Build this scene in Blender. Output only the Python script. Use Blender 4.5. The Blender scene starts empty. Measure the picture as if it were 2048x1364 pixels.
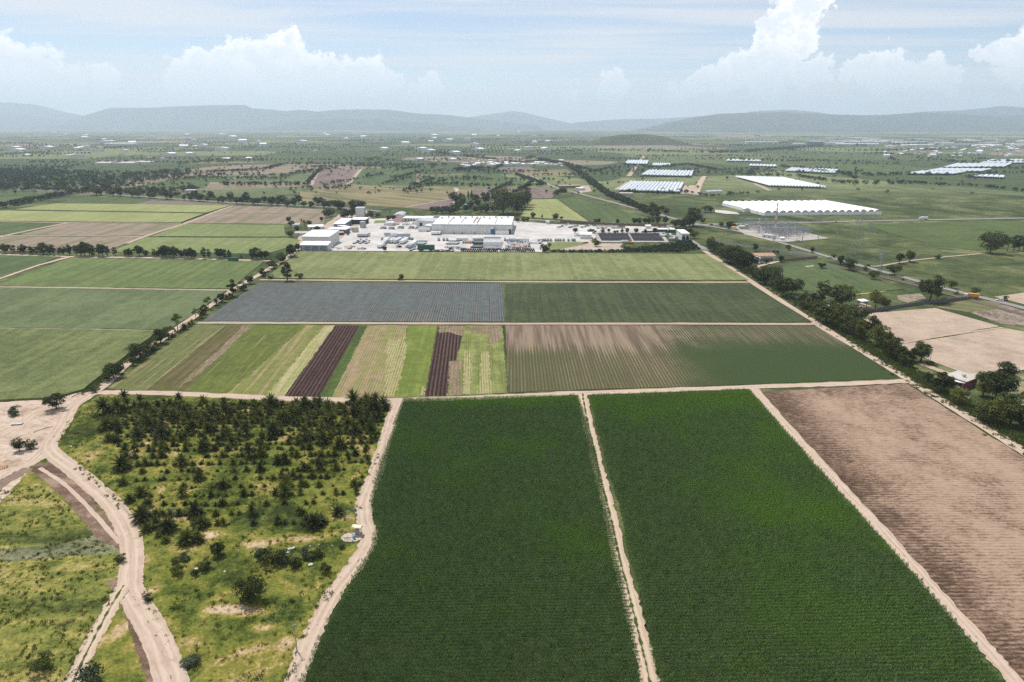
import bpy, bmesh, math, random
import numpy as np
from mathutils import Vector, noise as mnoise

random.seed(11)
RNG = np.random.default_rng(11)
SC = bpy.context.scene
COL = SC.collection
R = math.radians

# ------------------------------------------------------------------ camera
H = 120.0                       # drone height above the plain, metres
PITCH = math.atan(432.0 / 1365.33)
F = 1365.33
cd = bpy.data.cameras.new("camera")
cd.lens = 24.0; cd.sensor_width = 36.0
cd.clip_start = 1.0; cd.clip_end = 80000.0
cam = bpy.data.objects.new("camera", cd)
cam.location = (0, 0, H)
cam.rotation_euler = (math.pi / 2 - PITCH, 0, 0)
COL.objects.link(cam)
SC.camera = cam

# ------------------------------------------------------------------ render / view
SC.view_settings.view_transform = 'Standard'
SC.view_settings.look = 'None'
SC.view_settings.gamma = 1.0
SC.view_settings.exposure = 0.15
SC.view_settings.use_curve_mapping = False
SC.render.engine = 'CYCLES'
SC.cycles.use_denoising = False     # fine crop texture must survive; the sample count is enough
SC.cycles.max_bounces = 5
SC.cycles.diffuse_bounces = 2
SC.cycles.glossy_bounces = 2
SC.cycles.transmission_bounces = 3
SC.cycles.transparent_max_bounces = 6
SC.cycles.volume_bounces = 2
SC.cycles.use_adaptive_sampling = True
SC.cycles.adaptive_threshold = 0.006
SC.cycles.sample_clamp_indirect = 4.0
SC.render.filter_size = 0.95

# ------------------------------------------------------------------ node helper
class T:
    def __init__(s, tree):
        s.t = tree
    def n(s, typ, ins=None, **props):
        nd = s.t.nodes.new(typ)
        for k, v in props.items():
            setattr(nd, k, v)
        for k, v in (ins or {}).items():
            sock = nd.inputs[k]
            if isinstance(v, bpy.types.NodeSocket):
                s.t.links.new(v, sock)
            else:
                if sock.type == 'RGBA' and hasattr(v, '__len__') and len(v) == 3:
                    v = (*v, 1.0)
                sock.default_value = v
        return nd
    def m(s, op, a, b=None, c=None, clamp=False):
        ins = {0: a}
        if b is not None: ins[1] = b
        if c is not None: ins[2] = c
        return s.n('ShaderNodeMath', ins, operation=op, use_clamp=clamp).outputs[0]
    def v(s, op, a, b=None, **kw):
        ins = {0: a}
        if b is not None: ins[1] = b
        nd = s.n('ShaderNodeVectorMath', ins, operation=op)
        return nd.outputs['Value'] if op in ('DISTANCE', 'LENGTH', 'DOT_PRODUCT') else nd.outputs[0]
    def mix(s, f, a, b, blend='MIX'):
        nd = s.n('ShaderNodeMix', {0: f, 6: a, 7: b}, data_type='RGBA', blend_type=blend)
        return nd.outputs[2]
    def noise(s, vec, scale, detail=3.0, rough=0.55, dist=0.0, out=0):
        nd = s.n('ShaderNodeTexNoise', {'Vector': vec, 'Scale': scale, 'Detail': detail, 'Roughness': rough, 'Distortion': dist})
        return nd.outputs[out]
    def mr(s, f, a, b, c=0.0, d=1.0, smooth=True):
        return s.n('ShaderNodeMapRange', {0: f, 1: a, 2: b, 3: c, 4: d},
                   interpolation_type='SMOOTHSTEP' if smooth else 'LINEAR', clamp=True).outputs[0]
    def ramp(s, f, stops, interp='LINEAR'):
        nd = s.n('ShaderNodeValToRGB', {0: f})
        cr = nd.color_ramp; cr.interpolation = interp
        while len(cr.elements) < len(stops): cr.elements.new(0.5)
        for e, (p, c) in zip(cr.elements, stops):
            e.position = p; e.color = (*c, 1.0)
        return nd.outputs[0]
    def xyz(s, vec):
        return s.n('ShaderNodeSeparateXYZ', {0: vec}).outputs
    def comb(s, x, y, z=0.0):
        return s.n('ShaderNodeCombineXYZ', {0: x, 1: y, 2: z}).outputs[0]

# ------------------------------------------------------------------ sun and sky
SUN_AZ = math.atan2(-0.62, 0.78)     # azimuth towards the sun, from +Y towards +X
SUN_EL = R(63)
sun_dir = Vector((math.sin(SUN_AZ) * math.cos(SUN_EL), math.cos(SUN_AZ) * math.cos(SUN_EL), math.sin(SUN_EL)))
sd = bpy.data.lights.new("sun", 'SUN')
sd.energy = 4.7; sd.angle = R(0.53); sd.color = (1.0, 0.955, 0.88)
sun = bpy.data.objects.new("sun", sd)
sun.rotation_euler = (-sun_dir).to_track_quat('-Z', 'Y').to_euler()
sun.location = (0, 0, 3000)
COL.objects.link(sun)

def view_dir(u, v):
    """direction of a survey sight line"""
    a = (u - 1024.0) / F; b = (v - 682.0) / F
    cp, sp = math.cos(PITCH), math.sin(PITCH)
    return Vector((a, cp - b * sp, -sp - b * cp))

world = bpy.data.worlds.new("World"); SC.world = world
world.use_nodes = True
world.cycles.sampling_method = 'MANUAL'
world.cycles.sample_map_resolution = 256
wt = world.node_tree
for nd in list(wt.nodes): wt.nodes.remove(nd)
w = T(wt)
sky = w.n('ShaderNodeTexSky', sky_type='NISHITA', sun_disc=False)
sky.sun_elevation = SUN_EL; sky.sun_rotation = SUN_AZ
sky.altitude = 1900; sky.air_density = 1.0; sky.dust_density = 0.8; sky.ozone_density = 1.2
gen = w.n('ShaderNodeTexCoord').outputs['Generated']
dx, dy, dz = w.xyz(w.v('NORMALIZE', gen))
az = w.m('ARCTAN2', dx, dy); el = w.m('ARCSINE', dz)
ang = w.comb(az, el)
# cumulus heads: azimuth, elevation and radius of each puff, read off the sight lines
puffs = [(10, 120, 60), (45, 112, 42), (70, 130, 45), (95, 150, 42), (30, 180, 70), (125, 170, 40), (205, 165, 30),
         (160, 195, 60), (250, 195, 55), (300, 185, 50),
         (345, 140, 30), (395, 125, 35), (450, 118, 42), (470, 105, 26), (520, 125, 45), (560, 100, 45), (572, 78, 28),
         (585, 110, 38), (620, 150, 40), (660, 140, 35), (700, 150, 38), (738, 135, 40), (740, 160, 36), (560, 160, 70),
         (450, 165, 70), (370, 165, 50), (650, 170, 50), (860, 172, 32), (835, 180, 28), (785, 165, 20),
         (1235, 165, 28), (1225, 180, 38), (1140, 195, 26), (1405, 145, 24), (1392, 162, 26), (1360, 182, 30),
         (1622, 18, 34), (1600, 32, 40), (1575, 45, 36), (1640, 10, 26), (1550, 55, 22), (1595, 70, 44), (1520, 88, 30),
         (1545, 105, 45), (1500, 125, 38), (1560, 130, 45), (1470, 140, 34), (1440, 155, 30), (1540, 160, 50), (1600, 95, 30),
         (1640, 142, 30), (1610, 155, 26), (1745, 120, 28), (1715, 138, 30), (1790, 125, 30), (1860, 145, 32), (1830, 155, 34),
         (1770, 160, 40), (1900, 165, 28), (1980, 108, 24), (2030, 100, 32), (2075, 90, 50), (2010, 150, 26), (2045, 155, 34),
         (1760, 190, 60), (1860, 190, 60), (60, 200, 70)]
# distort the lookup so the puffs get cauliflower edges
n1 = w.noise(ang, 26.0, 4.0, 0.62, out=1)
n2 = w.noise(ang, 95.0, 3.0, 0.65, out=1)
off = w.v('ADD', w.v('MULTIPLY', w.v('SUBTRACT', n1, (0.5, 0.5, 0.5)), (0.062, 0.062, 0.0)),
          w.v('MULTIPLY', w.v('SUBTRACT', n2, (0.5, 0.5, 0.5)), (0.030, 0.030, 0.0)))
wang = w.v('ADD', ang, off)
dens = None
for (u, vv, r) in puffs:
    if vv >= 178 and r > 40: continue
    r *= 0.86
    d = view_dir(u, vv).normalized()
    c = (math.atan2(d.x, d.y), math.asin(d.z), 0.0)
    q = w.m('MULTIPLY_ADD', w.v('DISTANCE', wang, c), -F / r, 1.0)
    dens = q if dens is None else w.m('SMOOTH_MAX', dens, q, 0.16)
# the same weather goes on all the way round the horizon
nb = w.noise(w.comb(w.m('MULTIPLY', dx, 1.0), w.m('MULTIPLY', dy, 1.0), w.m('MULTIPLY', dz, 2.6)), 5.5, 4.0, 0.6)
band = w.m('MULTIPLY', w.mr(el, 0.015, 0.05), w.mr(el, 0.10, 0.19, 1.0, 0.0))
side = w.mr(w.m('ABSOLUTE', az), 0.72, 0.85)
gdens = w.m('MULTIPLY', w.m('MULTIPLY', w.mr(nb, 0.50, 0.66, 0.0, 0.8), band), side)
cover = w.m('MAXIMUM', w.mr(dens, -0.04, 0.30), gdens)
cover = w.m('MULTIPLY', cover, w.mr(el, 0.0, 0.10, 0.45, 1.0))
grain = w.xyz(n1)[0]
core = w.mr(w.m('ADD', dens, w.m('MULTIPLY', w.m('SUBTRACT', grain, 0.5), 2.2)), 0.10, 0.95)
cumcol = w.mix(core, (1.03, 1.02, 1.0), (0.76, 0.80, 0.86))
cumcol = w.mix(w.mr(el, 0.03, 0.13), (0.74, 0.79, 0.85), cumcol)
# high thin cirrus veil
cz = w.m('MAXIMUM', dz, 0.03)
cv = w.comb(w.m('DIVIDE', dx, cz), w.m('DIVIDE', dy, cz))
cvr = w.n('ShaderNodeMapping', {'Vector': cv, 'Rotation': (0, 0, R(18)), 'Scale': (0.32, 1.0, 1.0)}).outputs[0]
ci = w.noise(cvr, 0.55, 4.0, 0.62, 0.6)
ci2 = w.noise(cv, 0.16, 2.0, 0.5)
cirrus = w.m('MULTIPLY', w.mr(w.m('ADD', w.m('MULTIPLY', ci, 0.6), w.m('MULTIPLY', ci2, 0.55)), 0.48, 0.68), 0.66)
veil = w.m('ADD', cirrus, 0.14, clamp=True)
bg_sky = w.n('ShaderNodeBackground', {0: sky.outputs[0], 1: 0.112})
bg_ci = w.n('ShaderNodeBackground', {0: (0.90, 0.905, 0.925), 1: 0.88})
bg_cu = w.n('ShaderNodeBackground', {0: cumcol, 1: 1.16})
m1 = w.n('ShaderNodeMixShader', {0: veil, 1: bg_sky.outputs[0], 2: bg_ci.outputs[0]})
m2 = w.n('ShaderNodeMixShader', {0: cover, 1: m1.outputs[0], 2: bg_cu.outputs[0]})
wo = w.n('ShaderNodeOutputWorld', {0: m2.outputs[0]})

# ------------------------------------------------------------------ survey: photo bearing -> point on the plain
def G(u, v, h=0.0):
    d = view_dir(u, v)
    t = (H - h) / -d.z
    return (d.x * t, d.y * t)
def ppm(u, v):
    """photo pixels per metre at a ground point"""
    d = view_dir(u, v)
    t = H / -d.z
    return F / t
def Z(ox, oy, s):
    return lambda x, y: (ox + x * s, oy + y * s)
ID = lambda x, y: (x, y)
z1 = Z(560, 380, .26367); z2 = Z(1000, 380, .24414); z3 = Z(1400, 340, .31641); z4 = Z(1100, 260, .46289)
z5 = Z(0, 180, .3418); z6 = Z(600, 200, .3418); z7 = Z(1448, 480, .29326); z8 = Z(0, 440, .3125)
a1 = Z(0, 760, .44272); a2 = Z(180, 770, .30273); a3 = Z(0, 750, .18325); a4 = Z(560, 960, .17595)
a5 = Z(1000, 760, .19531); a6 = Z(200, 630, .41016); a7 = Z(1000, 630, .41406); a8 = Z(1500, 760, .26758)
b1 = Z(590, 400, .09766); b2 = Z(1440, 380, .16602); b5 = Z(1850, 720, .1173); b6 = Z(1180, 440, .11719); b7 = Z(750, 450, .17578)
c4 = Z(0, 1000, .26681)

# ------------------------------------------------------------------ object helpers
def link(o):
    COL.objects.link(o); return o
def tag(o, label=None, cat=None, group=None, kind=None):
    if label: o["label"] = label
    if cat: o["category"] = cat
    if group: o["group"] = group
    if kind: o["kind"] = kind
    return o
def empty(name, loc=(0, 0, 0), rz=0.0):
    o = bpy.data.objects.new(name, None)
    o.location = loc; o.rotation_euler = (0, 0, rz); o.empty_display_size = 1.0
    return link(o)
def mesh_from(name, verts, faces, mats=(), midx=None, smooth=False):
    me = bpy.data.meshes.new(name)
    me.from_pydata(verts, [], faces)
    for mt in mats: me.materials.append(mt)
    if midx is not None and len(mats) > 1:
        me.polygons.foreach_set('material_index', midx)
    if smooth:
        me.polygons.foreach_set('use_smooth', [True] * len(me.polygons))
    me.update()
    return me
def obj(name, me, parent=None):
    o = bpy.data.objects.new(name, me)
    if parent is not None: o.parent = parent
    return link(o)
def copy_tree(o, parent=None):
    c = o.copy(); COL.objects.link(c)
    if parent is not None: c.parent = parent
    for ch in o.children: copy_tree(ch, c)
    return c
class MB:
    """collects shapes for ONE mesh"""
    def __init__(s): s.vs = []; s.fs = []; s.mi = []; s.mats = []
    def mat(s, m):
        if m not in s.mats: s.mats.append(m)
        return s.mats.index(m)
    def add(s, vs, fs, m):
        b = len(s.vs); i = s.mat(m)
        s.vs += [tuple(v) for v in vs]
        for f in fs: s.fs.append([b + k for k in f]); s.mi.append(i)
        return s
    def box(s, x0, x1, y0, y1, z0, z1, m):
        v = [(x0, y0, z0), (x1, y0, z0), (x1, y1, z0), (x0, y1, z0), (x0, y0, z1), (x1, y0, z1), (x1, y1, z1), (x0, y1, z1)]
        f = [(0, 3, 2, 1), (4, 5, 6, 7), (0, 1, 5, 4), (1, 2, 6, 5), (2, 3, 7, 6), (3, 0, 4, 7)]
        return s.add(v, f, m)
    def prism(s, prof, y0, y1, m, axis='y'):
        """profile in (x,z) pushed along y (or in (y,z) pushed along x)"""
        n = len(prof)
        if axis == 'y':
            v = [(p[0], y0, p[1]) for p in prof] + [(p[0], y1, p[1]) for p in prof]
        else:
            v = [(y0, p[0], p[1]) for p in prof] + [(y1, p[0], p[1]) for p in prof]
        f = [tuple(range(n)), tuple(range(2 * n - 1, n - 1, -1))]
        f += [(i, (i + 1) % n, n + (i + 1) % n, n + i) for i in range(n)]
        return s.add(v, f, m)
    def cyl(s, cx, cy, z0, z1, r0, r1, m, n=10):
        v = []; f = []
        for z, r in ((z0, r0), (z1, r1)):
            for k in range(n):
                a = 2 * math.pi * k / n
                v.append((cx + r * math.cos(a), cy + r * math.sin(a), z))
        for k in range(n): f.append((k, (k + 1) % n, n + (k + 1) % n, n + k))
        f.append(tuple(range(n - 1, -1, -1))); f.append(tuple(range(n, 2 * n)))
        return s.add(v, f, m)
    def wheel(s, cx, cy, cz, r, w, m, n=10):
        v = []; f = []
        for x in (cx - w / 2, cx + w / 2):
            for k in range(n):
                a = 2 * math.pi * k / n
                v.append((x, cy + r * math.cos(a), cz + r * math.sin(a)))
        for k in range(n): f.append((k, (k + 1) % n, n + (k + 1) % n, n + k))
        f.append(tuple(range(n - 1, -1, -1))); f.append(tuple(range(n, 2 * n)))
        return s.add(v, f, m)
    def beam(s, a, b, r, m, n=4, r2=None):
        a = Vector(a); b = Vector(b); d = (b - a)
        if d.length < 1e-6: return s
        d.normalize()
        u = d.orthogonal().normalized(); w_ = d.cross(u)
        r2 = r if r2 is None else r2
        v = []; f = []
        for p, rr in ((a, r), (b, r2)):
            for k in range(n):
                t = 2 * math.pi * (k + .5) / n
                v.append(p + (u * math.cos(t) + w_ * math.sin(t)) * rr)
        for k in range(n): f.append((k, (k + 1) % n, n + (k + 1) % n, n + k))
        f.append(tuple(range(n - 1, -1, -1))); f.append(tuple(range(n, 2 * n)))
        return s.add(v, f, m)
    def tube(s, pts, rad, m, n=6):
        pts = [Vector(p) for p in pts]
        v = []; f = []
        for i, p in enumerate(pts):
            d = (pts[min(i + 1, len(pts) - 1)] - pts[max(i - 1, 0)]).normalized()
            u = Vector((1, 0, 0)) if abs(d.x) < .8 else Vector((0, 1, 0))
            u = (u - d * u.dot(d)).normalized(); w_ = d.cross(u)
            for k in range(n):
                t = 2 * math.pi * k / n
                v.append(p + (u * math.cos(t) + w_ * math.sin(t)) * rad[i])
        for i in range(len(pts) - 1):
            for k in range(n):
                f.append((i * n + k, i * n + (k + 1) % n, (i + 1) * n + (k + 1) % n, (i + 1) * n + k))
        f.append(tuple(range((len(pts) - 1) * n, len(pts) * n)))
        return s.add(v, f, m)
    def mesh(s, name, smooth=False):
        return mesh_from(name, s.vs, s.fs, s.mats, s.mi, smooth)
    def build(s, name, parent=None, smooth=False):
        return obj(name, s.mesh(name, smooth), parent)

# ------------------------------------------------------------------ materials
def lin(c):
    c = c / 255.0
    return c / 12.92 if c <= 0.04045 else ((c + 0.055) / 1.055) ** 2.4
KA = 1.68
def A(r, g, b, k=None):
    """base colour of a surface that reads r,g,b (8-bit) in full daylight"""
    k = k or KA
    if g > r and g > b + 8:
        m = (r + g) / 2; s = 0.38
        r, g, b = r + (m - r) * s * 1.5, g - (g - m) * s * .75, b + (g - b) * 0.07
    return tuple(min(lin(c) / k, 0.85) for c in (r, g, b))
def new_mat(name):
    m = bpy.data.materials.new(name); m.use_nodes = True
    t = m.node_tree
    for nd in list(t.nodes): t.nodes.remove(nd)
    return m, T(t)
def finish(t, col, rough=0.9, bump=None, bstr=0.3, bdist=0.1, spec=0.2, metal=0.0, alpha=None):
    ins = {'Base Color': col, 'Roughness': rough, 'Specular IOR Level': spec, 'Metallic': metal}
    p = t.n('ShaderNodeBsdfPrincipled', ins)
    if bump is not None:
        b = t.n('ShaderNodeBump', {'Height': bump, 'Strength': bstr, 'Distance': bdist})
        t.t.links.new(b.outputs[0], p.inputs['Normal'])
    t.n('ShaderNodeOutputMaterial', {0: p.outputs[0]})
def plain(name, col, rough=0.7, var=0.25, scale=0.5, metal=0.0, spec=0.3):
    """a painted / built surface with uneven wear"""
    m, t = new_mat(name)
    tc = t.n('ShaderNodeTexCoord').outputs['Object']
    g = t.noise(tc, scale, 5, 0.6)
    st = t.noise(t.v('MULTIPLY', tc, (3.0, 3.0, 0.25)), scale * 1.7, 3, 0.6)
    f = t.m('ADD', t.m('MULTIPLY', g, 0.6), t.m('MULTIPLY', st, 0.4))
    dark = tuple(c * (1 - var) for c in col); lite = tuple(min(c * (1 + var * .5), .9) for c in col)
    c = t.mix(t.mr(f, 0.3, 0.7), dark, lite)
    finish(t, c, rough, metal=metal, spec=spec)
    return m
def pos(t):
    return t.n('ShaderNodeNewGeometry').outputs['Position']
def crop(name, soil, plant, alt, ang=0.0, sp=1.0, rows=0.6, cover=0.75, streak=0.6, patch=60.0, grain=1.4, slen=0.006, swid=0.22,
         bump=0.4, seed=0.0, gl=0.5):
    """a crop on tilled soil: rows, streaks along the rows, thin patches, grain"""
    m, t = new_mat(name)
    P = t.v('ADD', pos(t), (seed * 37.0, seed * 91.0, 0.0))
    rot = t.n('ShaderNodeVectorRotate', {'Vector': P, 'Axis': (0, 0, 1), 'Angle': R(ang)}, rotation_type='AXIS_ANGLE').outputs[0]
    x, y, z = t.xyz(rot)
    s = t.noise(t.comb(t.m('MULTIPLY', x, slen), t.m('MULTIPLY', y, swid)), 1.0, 3, 0.6)
    p = t.noise(P, 1.0 / patch, 4, 0.6)
    g = t.noise(P, 1.0 / grain, 3, 0.6)
    g2 = t.noise(P, 1.0 / (grain * 5.0), 3, 0.6)
    w_ = t.m('ADD', y, t.m('MULTIPLY', t.m('SUBTRACT', g2, 0.5), sp * 0.35))
    row = t.m('MULTIPLY_ADD', t.m('SINE', t.m('MULTIPLY', w_, 2 * math.pi / sp)), 0.5, 0.5)
    f = t.m('MULTIPLY_ADD', t.m('SUBTRACT', s, 0.5), streak * 3.2, cover)
    f = t.m('MULTIPLY_ADD', t.m('SUBTRACT', p, 0.5), 1.1, f)
    f = t.m('MULTIPLY_ADD', t.m('SUBTRACT', row, 0.5), rows, f)
    f = t.m('MULTIPLY_ADD', t.m('SUBTRACT', g, 0.5), 0.7, f)
    fac = t.mr(f, 0.28, 0.72)
    pm = t.mr(t.m('ADD', t.m('MULTIPLY', p, 0.5), t.m('MULTIPLY', s, 0.5)), 0.42, 0.58)
    c = t.mix(fac, soil, t.mix(pm, plant, alt))
    k = t.mr(t.m('ADD', t.m('MULTIPLY', g, 0.6), t.m('MULTIPLY', g2, 0.4)), 0.36, 0.64, 1.0 - gl * 0.6, 1.0 + gl * 0.5, False)
    c = t.mix(1.0, c, t.comb(k, k, k), 'MULTIPLY')
    finish(t, c, 0.95, t.m('ADD', g, t.m('MULTIPLY', row, 0.6)), bump, sp * 0.25, spec=0.05)
    return m
def patchy(name, cols, scale=18.0, stretch=(1.0, 1.0), ang=0.0, grain=0.8, bump=0.4, stops=None, gl=0.5):
    """rough grassland: several tones in uneven drifts"""
    m, t = new_mat(name)
    P = pos(t)
    rot = t.n('ShaderNodeMapping', {'Vector': P, 'Rotation': (0, 0, R(ang)), 'Scale': (stretch[0], stretch[1], 1)}).outputs[0]
    a = t.noise(rot, 1.0 / scale, 5, 0.62, 0.6)
    b = t.noise(P, 1.0 / (scale * 0.28), 4, 0.65)
    g = t.noise(P, 1.0 / grain, 3, 0.65)
    f = t.m('ADD', t.m('MULTIPLY', a, 0.62), t.m('ADD', t.m('MULTIPLY', b, 0.25), t.m('MULTIPLY', g, 0.13)))
    n = len(cols)
    if stops is None: stops = [0.40 + 0.20 * i / (n - 1) for i in range(n)]
    c = t.ramp(f, list(zip(stops, cols)))
    k = t.mr(t.m('ADD', t.m('MULTIPLY', g, 0.6), t.m('MULTIPLY', b, 0.4)), 0.36, 0.64, 1.0 - gl * 0.6, 1.0 + gl * 0.45, False)
    c = t.mix(1.0, c, t.comb(k, k, k), 'MULTIPLY')
    finish(t, c, 0.95, t.m('ADD', g, b), bump, 0.5, spec=0.05)
    return m
def leafmat(name, dark, lite, scale=0.25, trans=0.25, patchs=None, rnd=0.25):
    """foliage: tones drift over the ground and from clump to clump, a little light passes through"""
    m, t = new_mat(name)
    P = pos(t)
    a = t.noise(P, scale, 3, 0.6)
    oi = t.n('ShaderNodeObjectInfo').outputs['Random']
    f = t.m('ADD', t.m('MULTIPLY', a, 1.0 - rnd), t.m('MULTIPLY', oi, rnd))
    c = t.mix(t.mr(f, 0.3, 0.68), dark, lite)
    if patchs:
        big = t.noise(P, 1.0 / patchs[0], 3, 0.6)
        if len(patchs) > 4:      # better-watered headland
            big = t.m('ADD', big, t.mr(t.xyz(P)[1], patchs[4], patchs[5], 0.0, 0.16))
        c = t.mix(t.mr(big, patchs[2], patchs[3]), c, patchs[1])
    d = t.n('ShaderNodeBsdfDiffuse', {0: c})
    tr = t.n('ShaderNodeBsdfTranslucent', {0: c})
    gl = t.n('ShaderNodeBsdfGlossy', {0: (0.8, 0.8, 0.7), 1: 0.5})
    mx = t.n('ShaderNodeMixShader', {0: trans, 1: d.outputs[0], 2: tr.outputs[0]})
    mx2 = t.n('ShaderNodeMixShader', {0: 0.008, 1: mx.outputs[0], 2: gl.outputs[0]})
    t.n('ShaderNodeOutputMaterial', {0: mx2.outputs[0]})
    return m

# ================================================================== GROUND
def ground_mat():
    m, t = new_mat("plain_pasture_and_far_fields")
    P = pos(t)
    x, y, z = t.xyz(P)
    dist = t.v('LENGTH', P)
    # pasture near the site
    a = t.noise(P, 1 / 70.0, 5, 0.62, 0.5); b = t.noise(P, 1 / 9.0, 4, 0.65); g = t.noise(P, 1 / 1.6, 3, 0.6)
    f = t.m('ADD', t.m('MULTIPLY', a, 0.6), t.m('ADD', t.m('MULTIPLY', b, 0.25), t.m('MULTIPLY', g, 0.15)))
    near = t.ramp(f, [(0.40, A(56, 78, 42)), (0.47, A(78, 98, 56)), (0.53, A(98, 114, 68)), (0.60, A(136, 140, 94))])
    # patchwork of far fields, each cell one crop
    rot = t.n('ShaderNodeMapping', {'Vector': P, 'Rotation': (0, 0, R(-9)), 'Scale': (1 / 520.0, 1 / 620.0, 0)}).outputs[0]
    wob = t.v('ADD', rot, t.v('MULTIPLY', t.noise(rot, 1.2, 2, 0.5, out=1), (0.25, 0.25, 0)))
    vo = t.n('ShaderNodeTexVoronoi', {'Vector': wob, 'Scale': 1.0, 'Randomness': 0.75}, distance='CHEBYCHEV', voronoi_dimensions='2D')
    rnd = t.xyz(vo.outputs['Color'])[0]
    far = t.ramp(rnd, [(0.0, A(92, 112, 70)), (0.18, A(112, 128, 84)), (0.34, A(82, 106, 66)), (0.5, A(134, 148, 98)), (0.62, A(160, 146, 124)),
                       (0.70, A(98, 120, 74)), (0.86, A(160, 148, 126)), (0.93, A(84, 108, 66))], 'CONSTANT')
    k = t.mr(t.noise(P, 1 / 60.0, 4, 0.65), 0.3, 0.7, 0.72, 1.2, False)
    far = t.mix(1.0, far, t.comb(k, k, k), 'MULTIPLY')
    # scrub belts between the far fields
    scr = t.noise(t.v('MULTIPLY', P, (1 / 420.0, 1 / 160.0, 0)), 1.0, 6, 0.7)
    far = t.mix(t.mr(scr, 0.58, 0.66, 0.0, 0.6), far, A(70, 88, 58))
    c = t.mix(t.mr(y, 1150, 1500), near, far)
    finish(t, c, 0.95, t.m('ADD', g, b), 0.35, 0.4, spec=0.05)
    return m
M_GROUND = ground_mat()
gx = sorted(set([-26000, -20000, -14000, -9000, -6000, -4000, -2800, -2000] + list(range(-1600, 1601, 100)) + [2000, 2800, 4000, 6000, 9000, 14000, 20000, 26000]))
gy = sorted(set([-1500, -900, -500, -250] + list(range(0, 1601, 100)) + [1800, 2100, 2500, 3000, 3600, 4300, 5200, 6500, 8000, 10000, 13000, 17000, 22000, 28000, 34000]))
gv = [(x, y, 0.0) for y in gy for x in gx]
nx = len(gx)
gf = [(j * nx + i, j * nx + i + 1, (j + 1) * nx + i + 1, (j + 1) * nx + i) for j in range(len(gy) - 1) for i in range(nx - 1)]
ground = obj("ground", mesh_from("ground", gv, gf, [M_GROUND]))
tag(ground, "wide flat green farmland plain reaching to the mountains", "ground", kind="structure")

_layer = [0.03]
def nextz():
    _layer[0] += 0.003
    return _layer[0]
def densify(pts, step, jit, closed=True):
    out = []
    n = len(pts)
    for i in range(n if closed else n - 1):
        a = pts[i]; b = pts[(i + 1) % n]
        L = math.hypot(b[0] - a[0], b[1] - a[1])
        k = max(1, min(60, int(L / step)))
        for q in range(k):
            t = q / k
            j = jit if q else jit * .3
            out.append((a[0] + (b[0] - a[0]) * t + random.uniform(-j, j), a[1] + (b[1] - a[1]) * t + random.uniform(-j, j)))
    if not closed: out.append(pts[-1])
    return out
def poly_world(pts, zf=ID):
    return [G(*zf(*p)) for p in pts]
def field(pts, mat, label, zf=ID, name="field", h=0.0, jit=0.35, step=5.0, cat="field", z=None, kind="structure"):
    wpts = poly_world(pts, zf)
    dist = min(math.hypot(*p) for p in wpts)
    wpts = densify(wpts, step * max(1.0, dist / 250), jit)
    # counter-clockwise
    ar = sum(wpts[i][0] * wpts[(i + 1) % len(wpts)][1] - wpts[(i + 1) % len(wpts)][0] * wpts[i][1] for i in range(len(wpts)))
    if ar < 0: wpts.reverse()
    z = nextz() if z is None else z
    n = len(wpts)
    vs = [(p[0], p[1], z + h) for p in wpts]; fs = [tuple(range(n))]
    if h > 0:
        vs += [(p[0], p[1], 0.0) for p in wpts]
        fs += [((i + 1) % n, i, n + i, n + (i + 1) % n) for i in range(n)]
    o = obj(name, mesh_from(name, vs, fs, [mat]))
    return tag(o, label, cat, kind=kind)
def catmull(pts, n=8):
    P = [pts[0]] + list(pts) + [pts[-1]]
    out = []
    for i in range(1, len(P) - 2):
        p0, p1, p2, p3 = P[i - 1], P[i], P[i + 1], P[i + 2]
        for k in range(n):
            t = k / n
            out.append(tuple(0.5 * (2 * p1[j] + (p2[j] - p0[j]) * t + (2 * p0[j] - 5 * p1[j] + 4 * p2[j] - p3[j]) * t * t
                                    + (3 * p1[j] - p0[j] - 3 * p2[j] + p3[j]) * t ** 3) for j in range(2)))
    out.append(tuple(pts[-1]))
    return out
def ribbon(pts, width, mat, name, label, zf=ID, jit=0.3, sub=10, cat="track", z=None, kind="structure", smooth=True):
    w_ = poly_world(pts, zf)
    w_ = catmull(w_, sub) if smooth else densify(w_, 4.0, 0.0, False)
    z = nextz() if z is None else z
    n = len(w_)
    vs = []; uv = []; L = 0.0
    for i, p in enumerate(w_):
        a = w_[max(0, i - 1)]; b = w_[min(n - 1, i + 1)]
        d = Vector((b[0] - a[0], b[1] - a[1])).normalized()
        nrm = Vector((-d.y, d.x))
        if i: L += math.hypot(p[0] - w_[i - 1][0], p[1] - w_[i - 1][1])
        wd = width if not isinstance(width, (list, tuple)) else width[0] + (width[1] - width[0]) * i / (n - 1)
        jl = random.uniform(-jit, jit); jr = random.uniform(-jit, jit)
        for s, uvx in ((wd / 2 + jl, 0.0), (wd / 6, 1 / 3), (-wd / 6, 2 / 3), (-wd / 2 + jr, 1.0)):
            vs.append((p[0] + nrm.x * s, p[1] + nrm.y * s, z)); uv.append((uvx, L))
    fs = []
    for i in range(n - 1):
        for k in range(3):
            fs.append((i * 4 + k, i * 4 + k + 1, (i + 1) * 4 + k + 1, (i + 1) * 4 + k))
    me = mesh_from(name, vs, fs, [mat])
    lay = me.uv_layers.new(name="along")
    for lp in me.loops: lay.data[lp.index].uv = uv[lp.vertex_index]
    if me.polygons[0].normal.z < 0: me.flip_normals()
    o = obj(name, me)
    return tag(o, label, cat, kind=kind)
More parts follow.
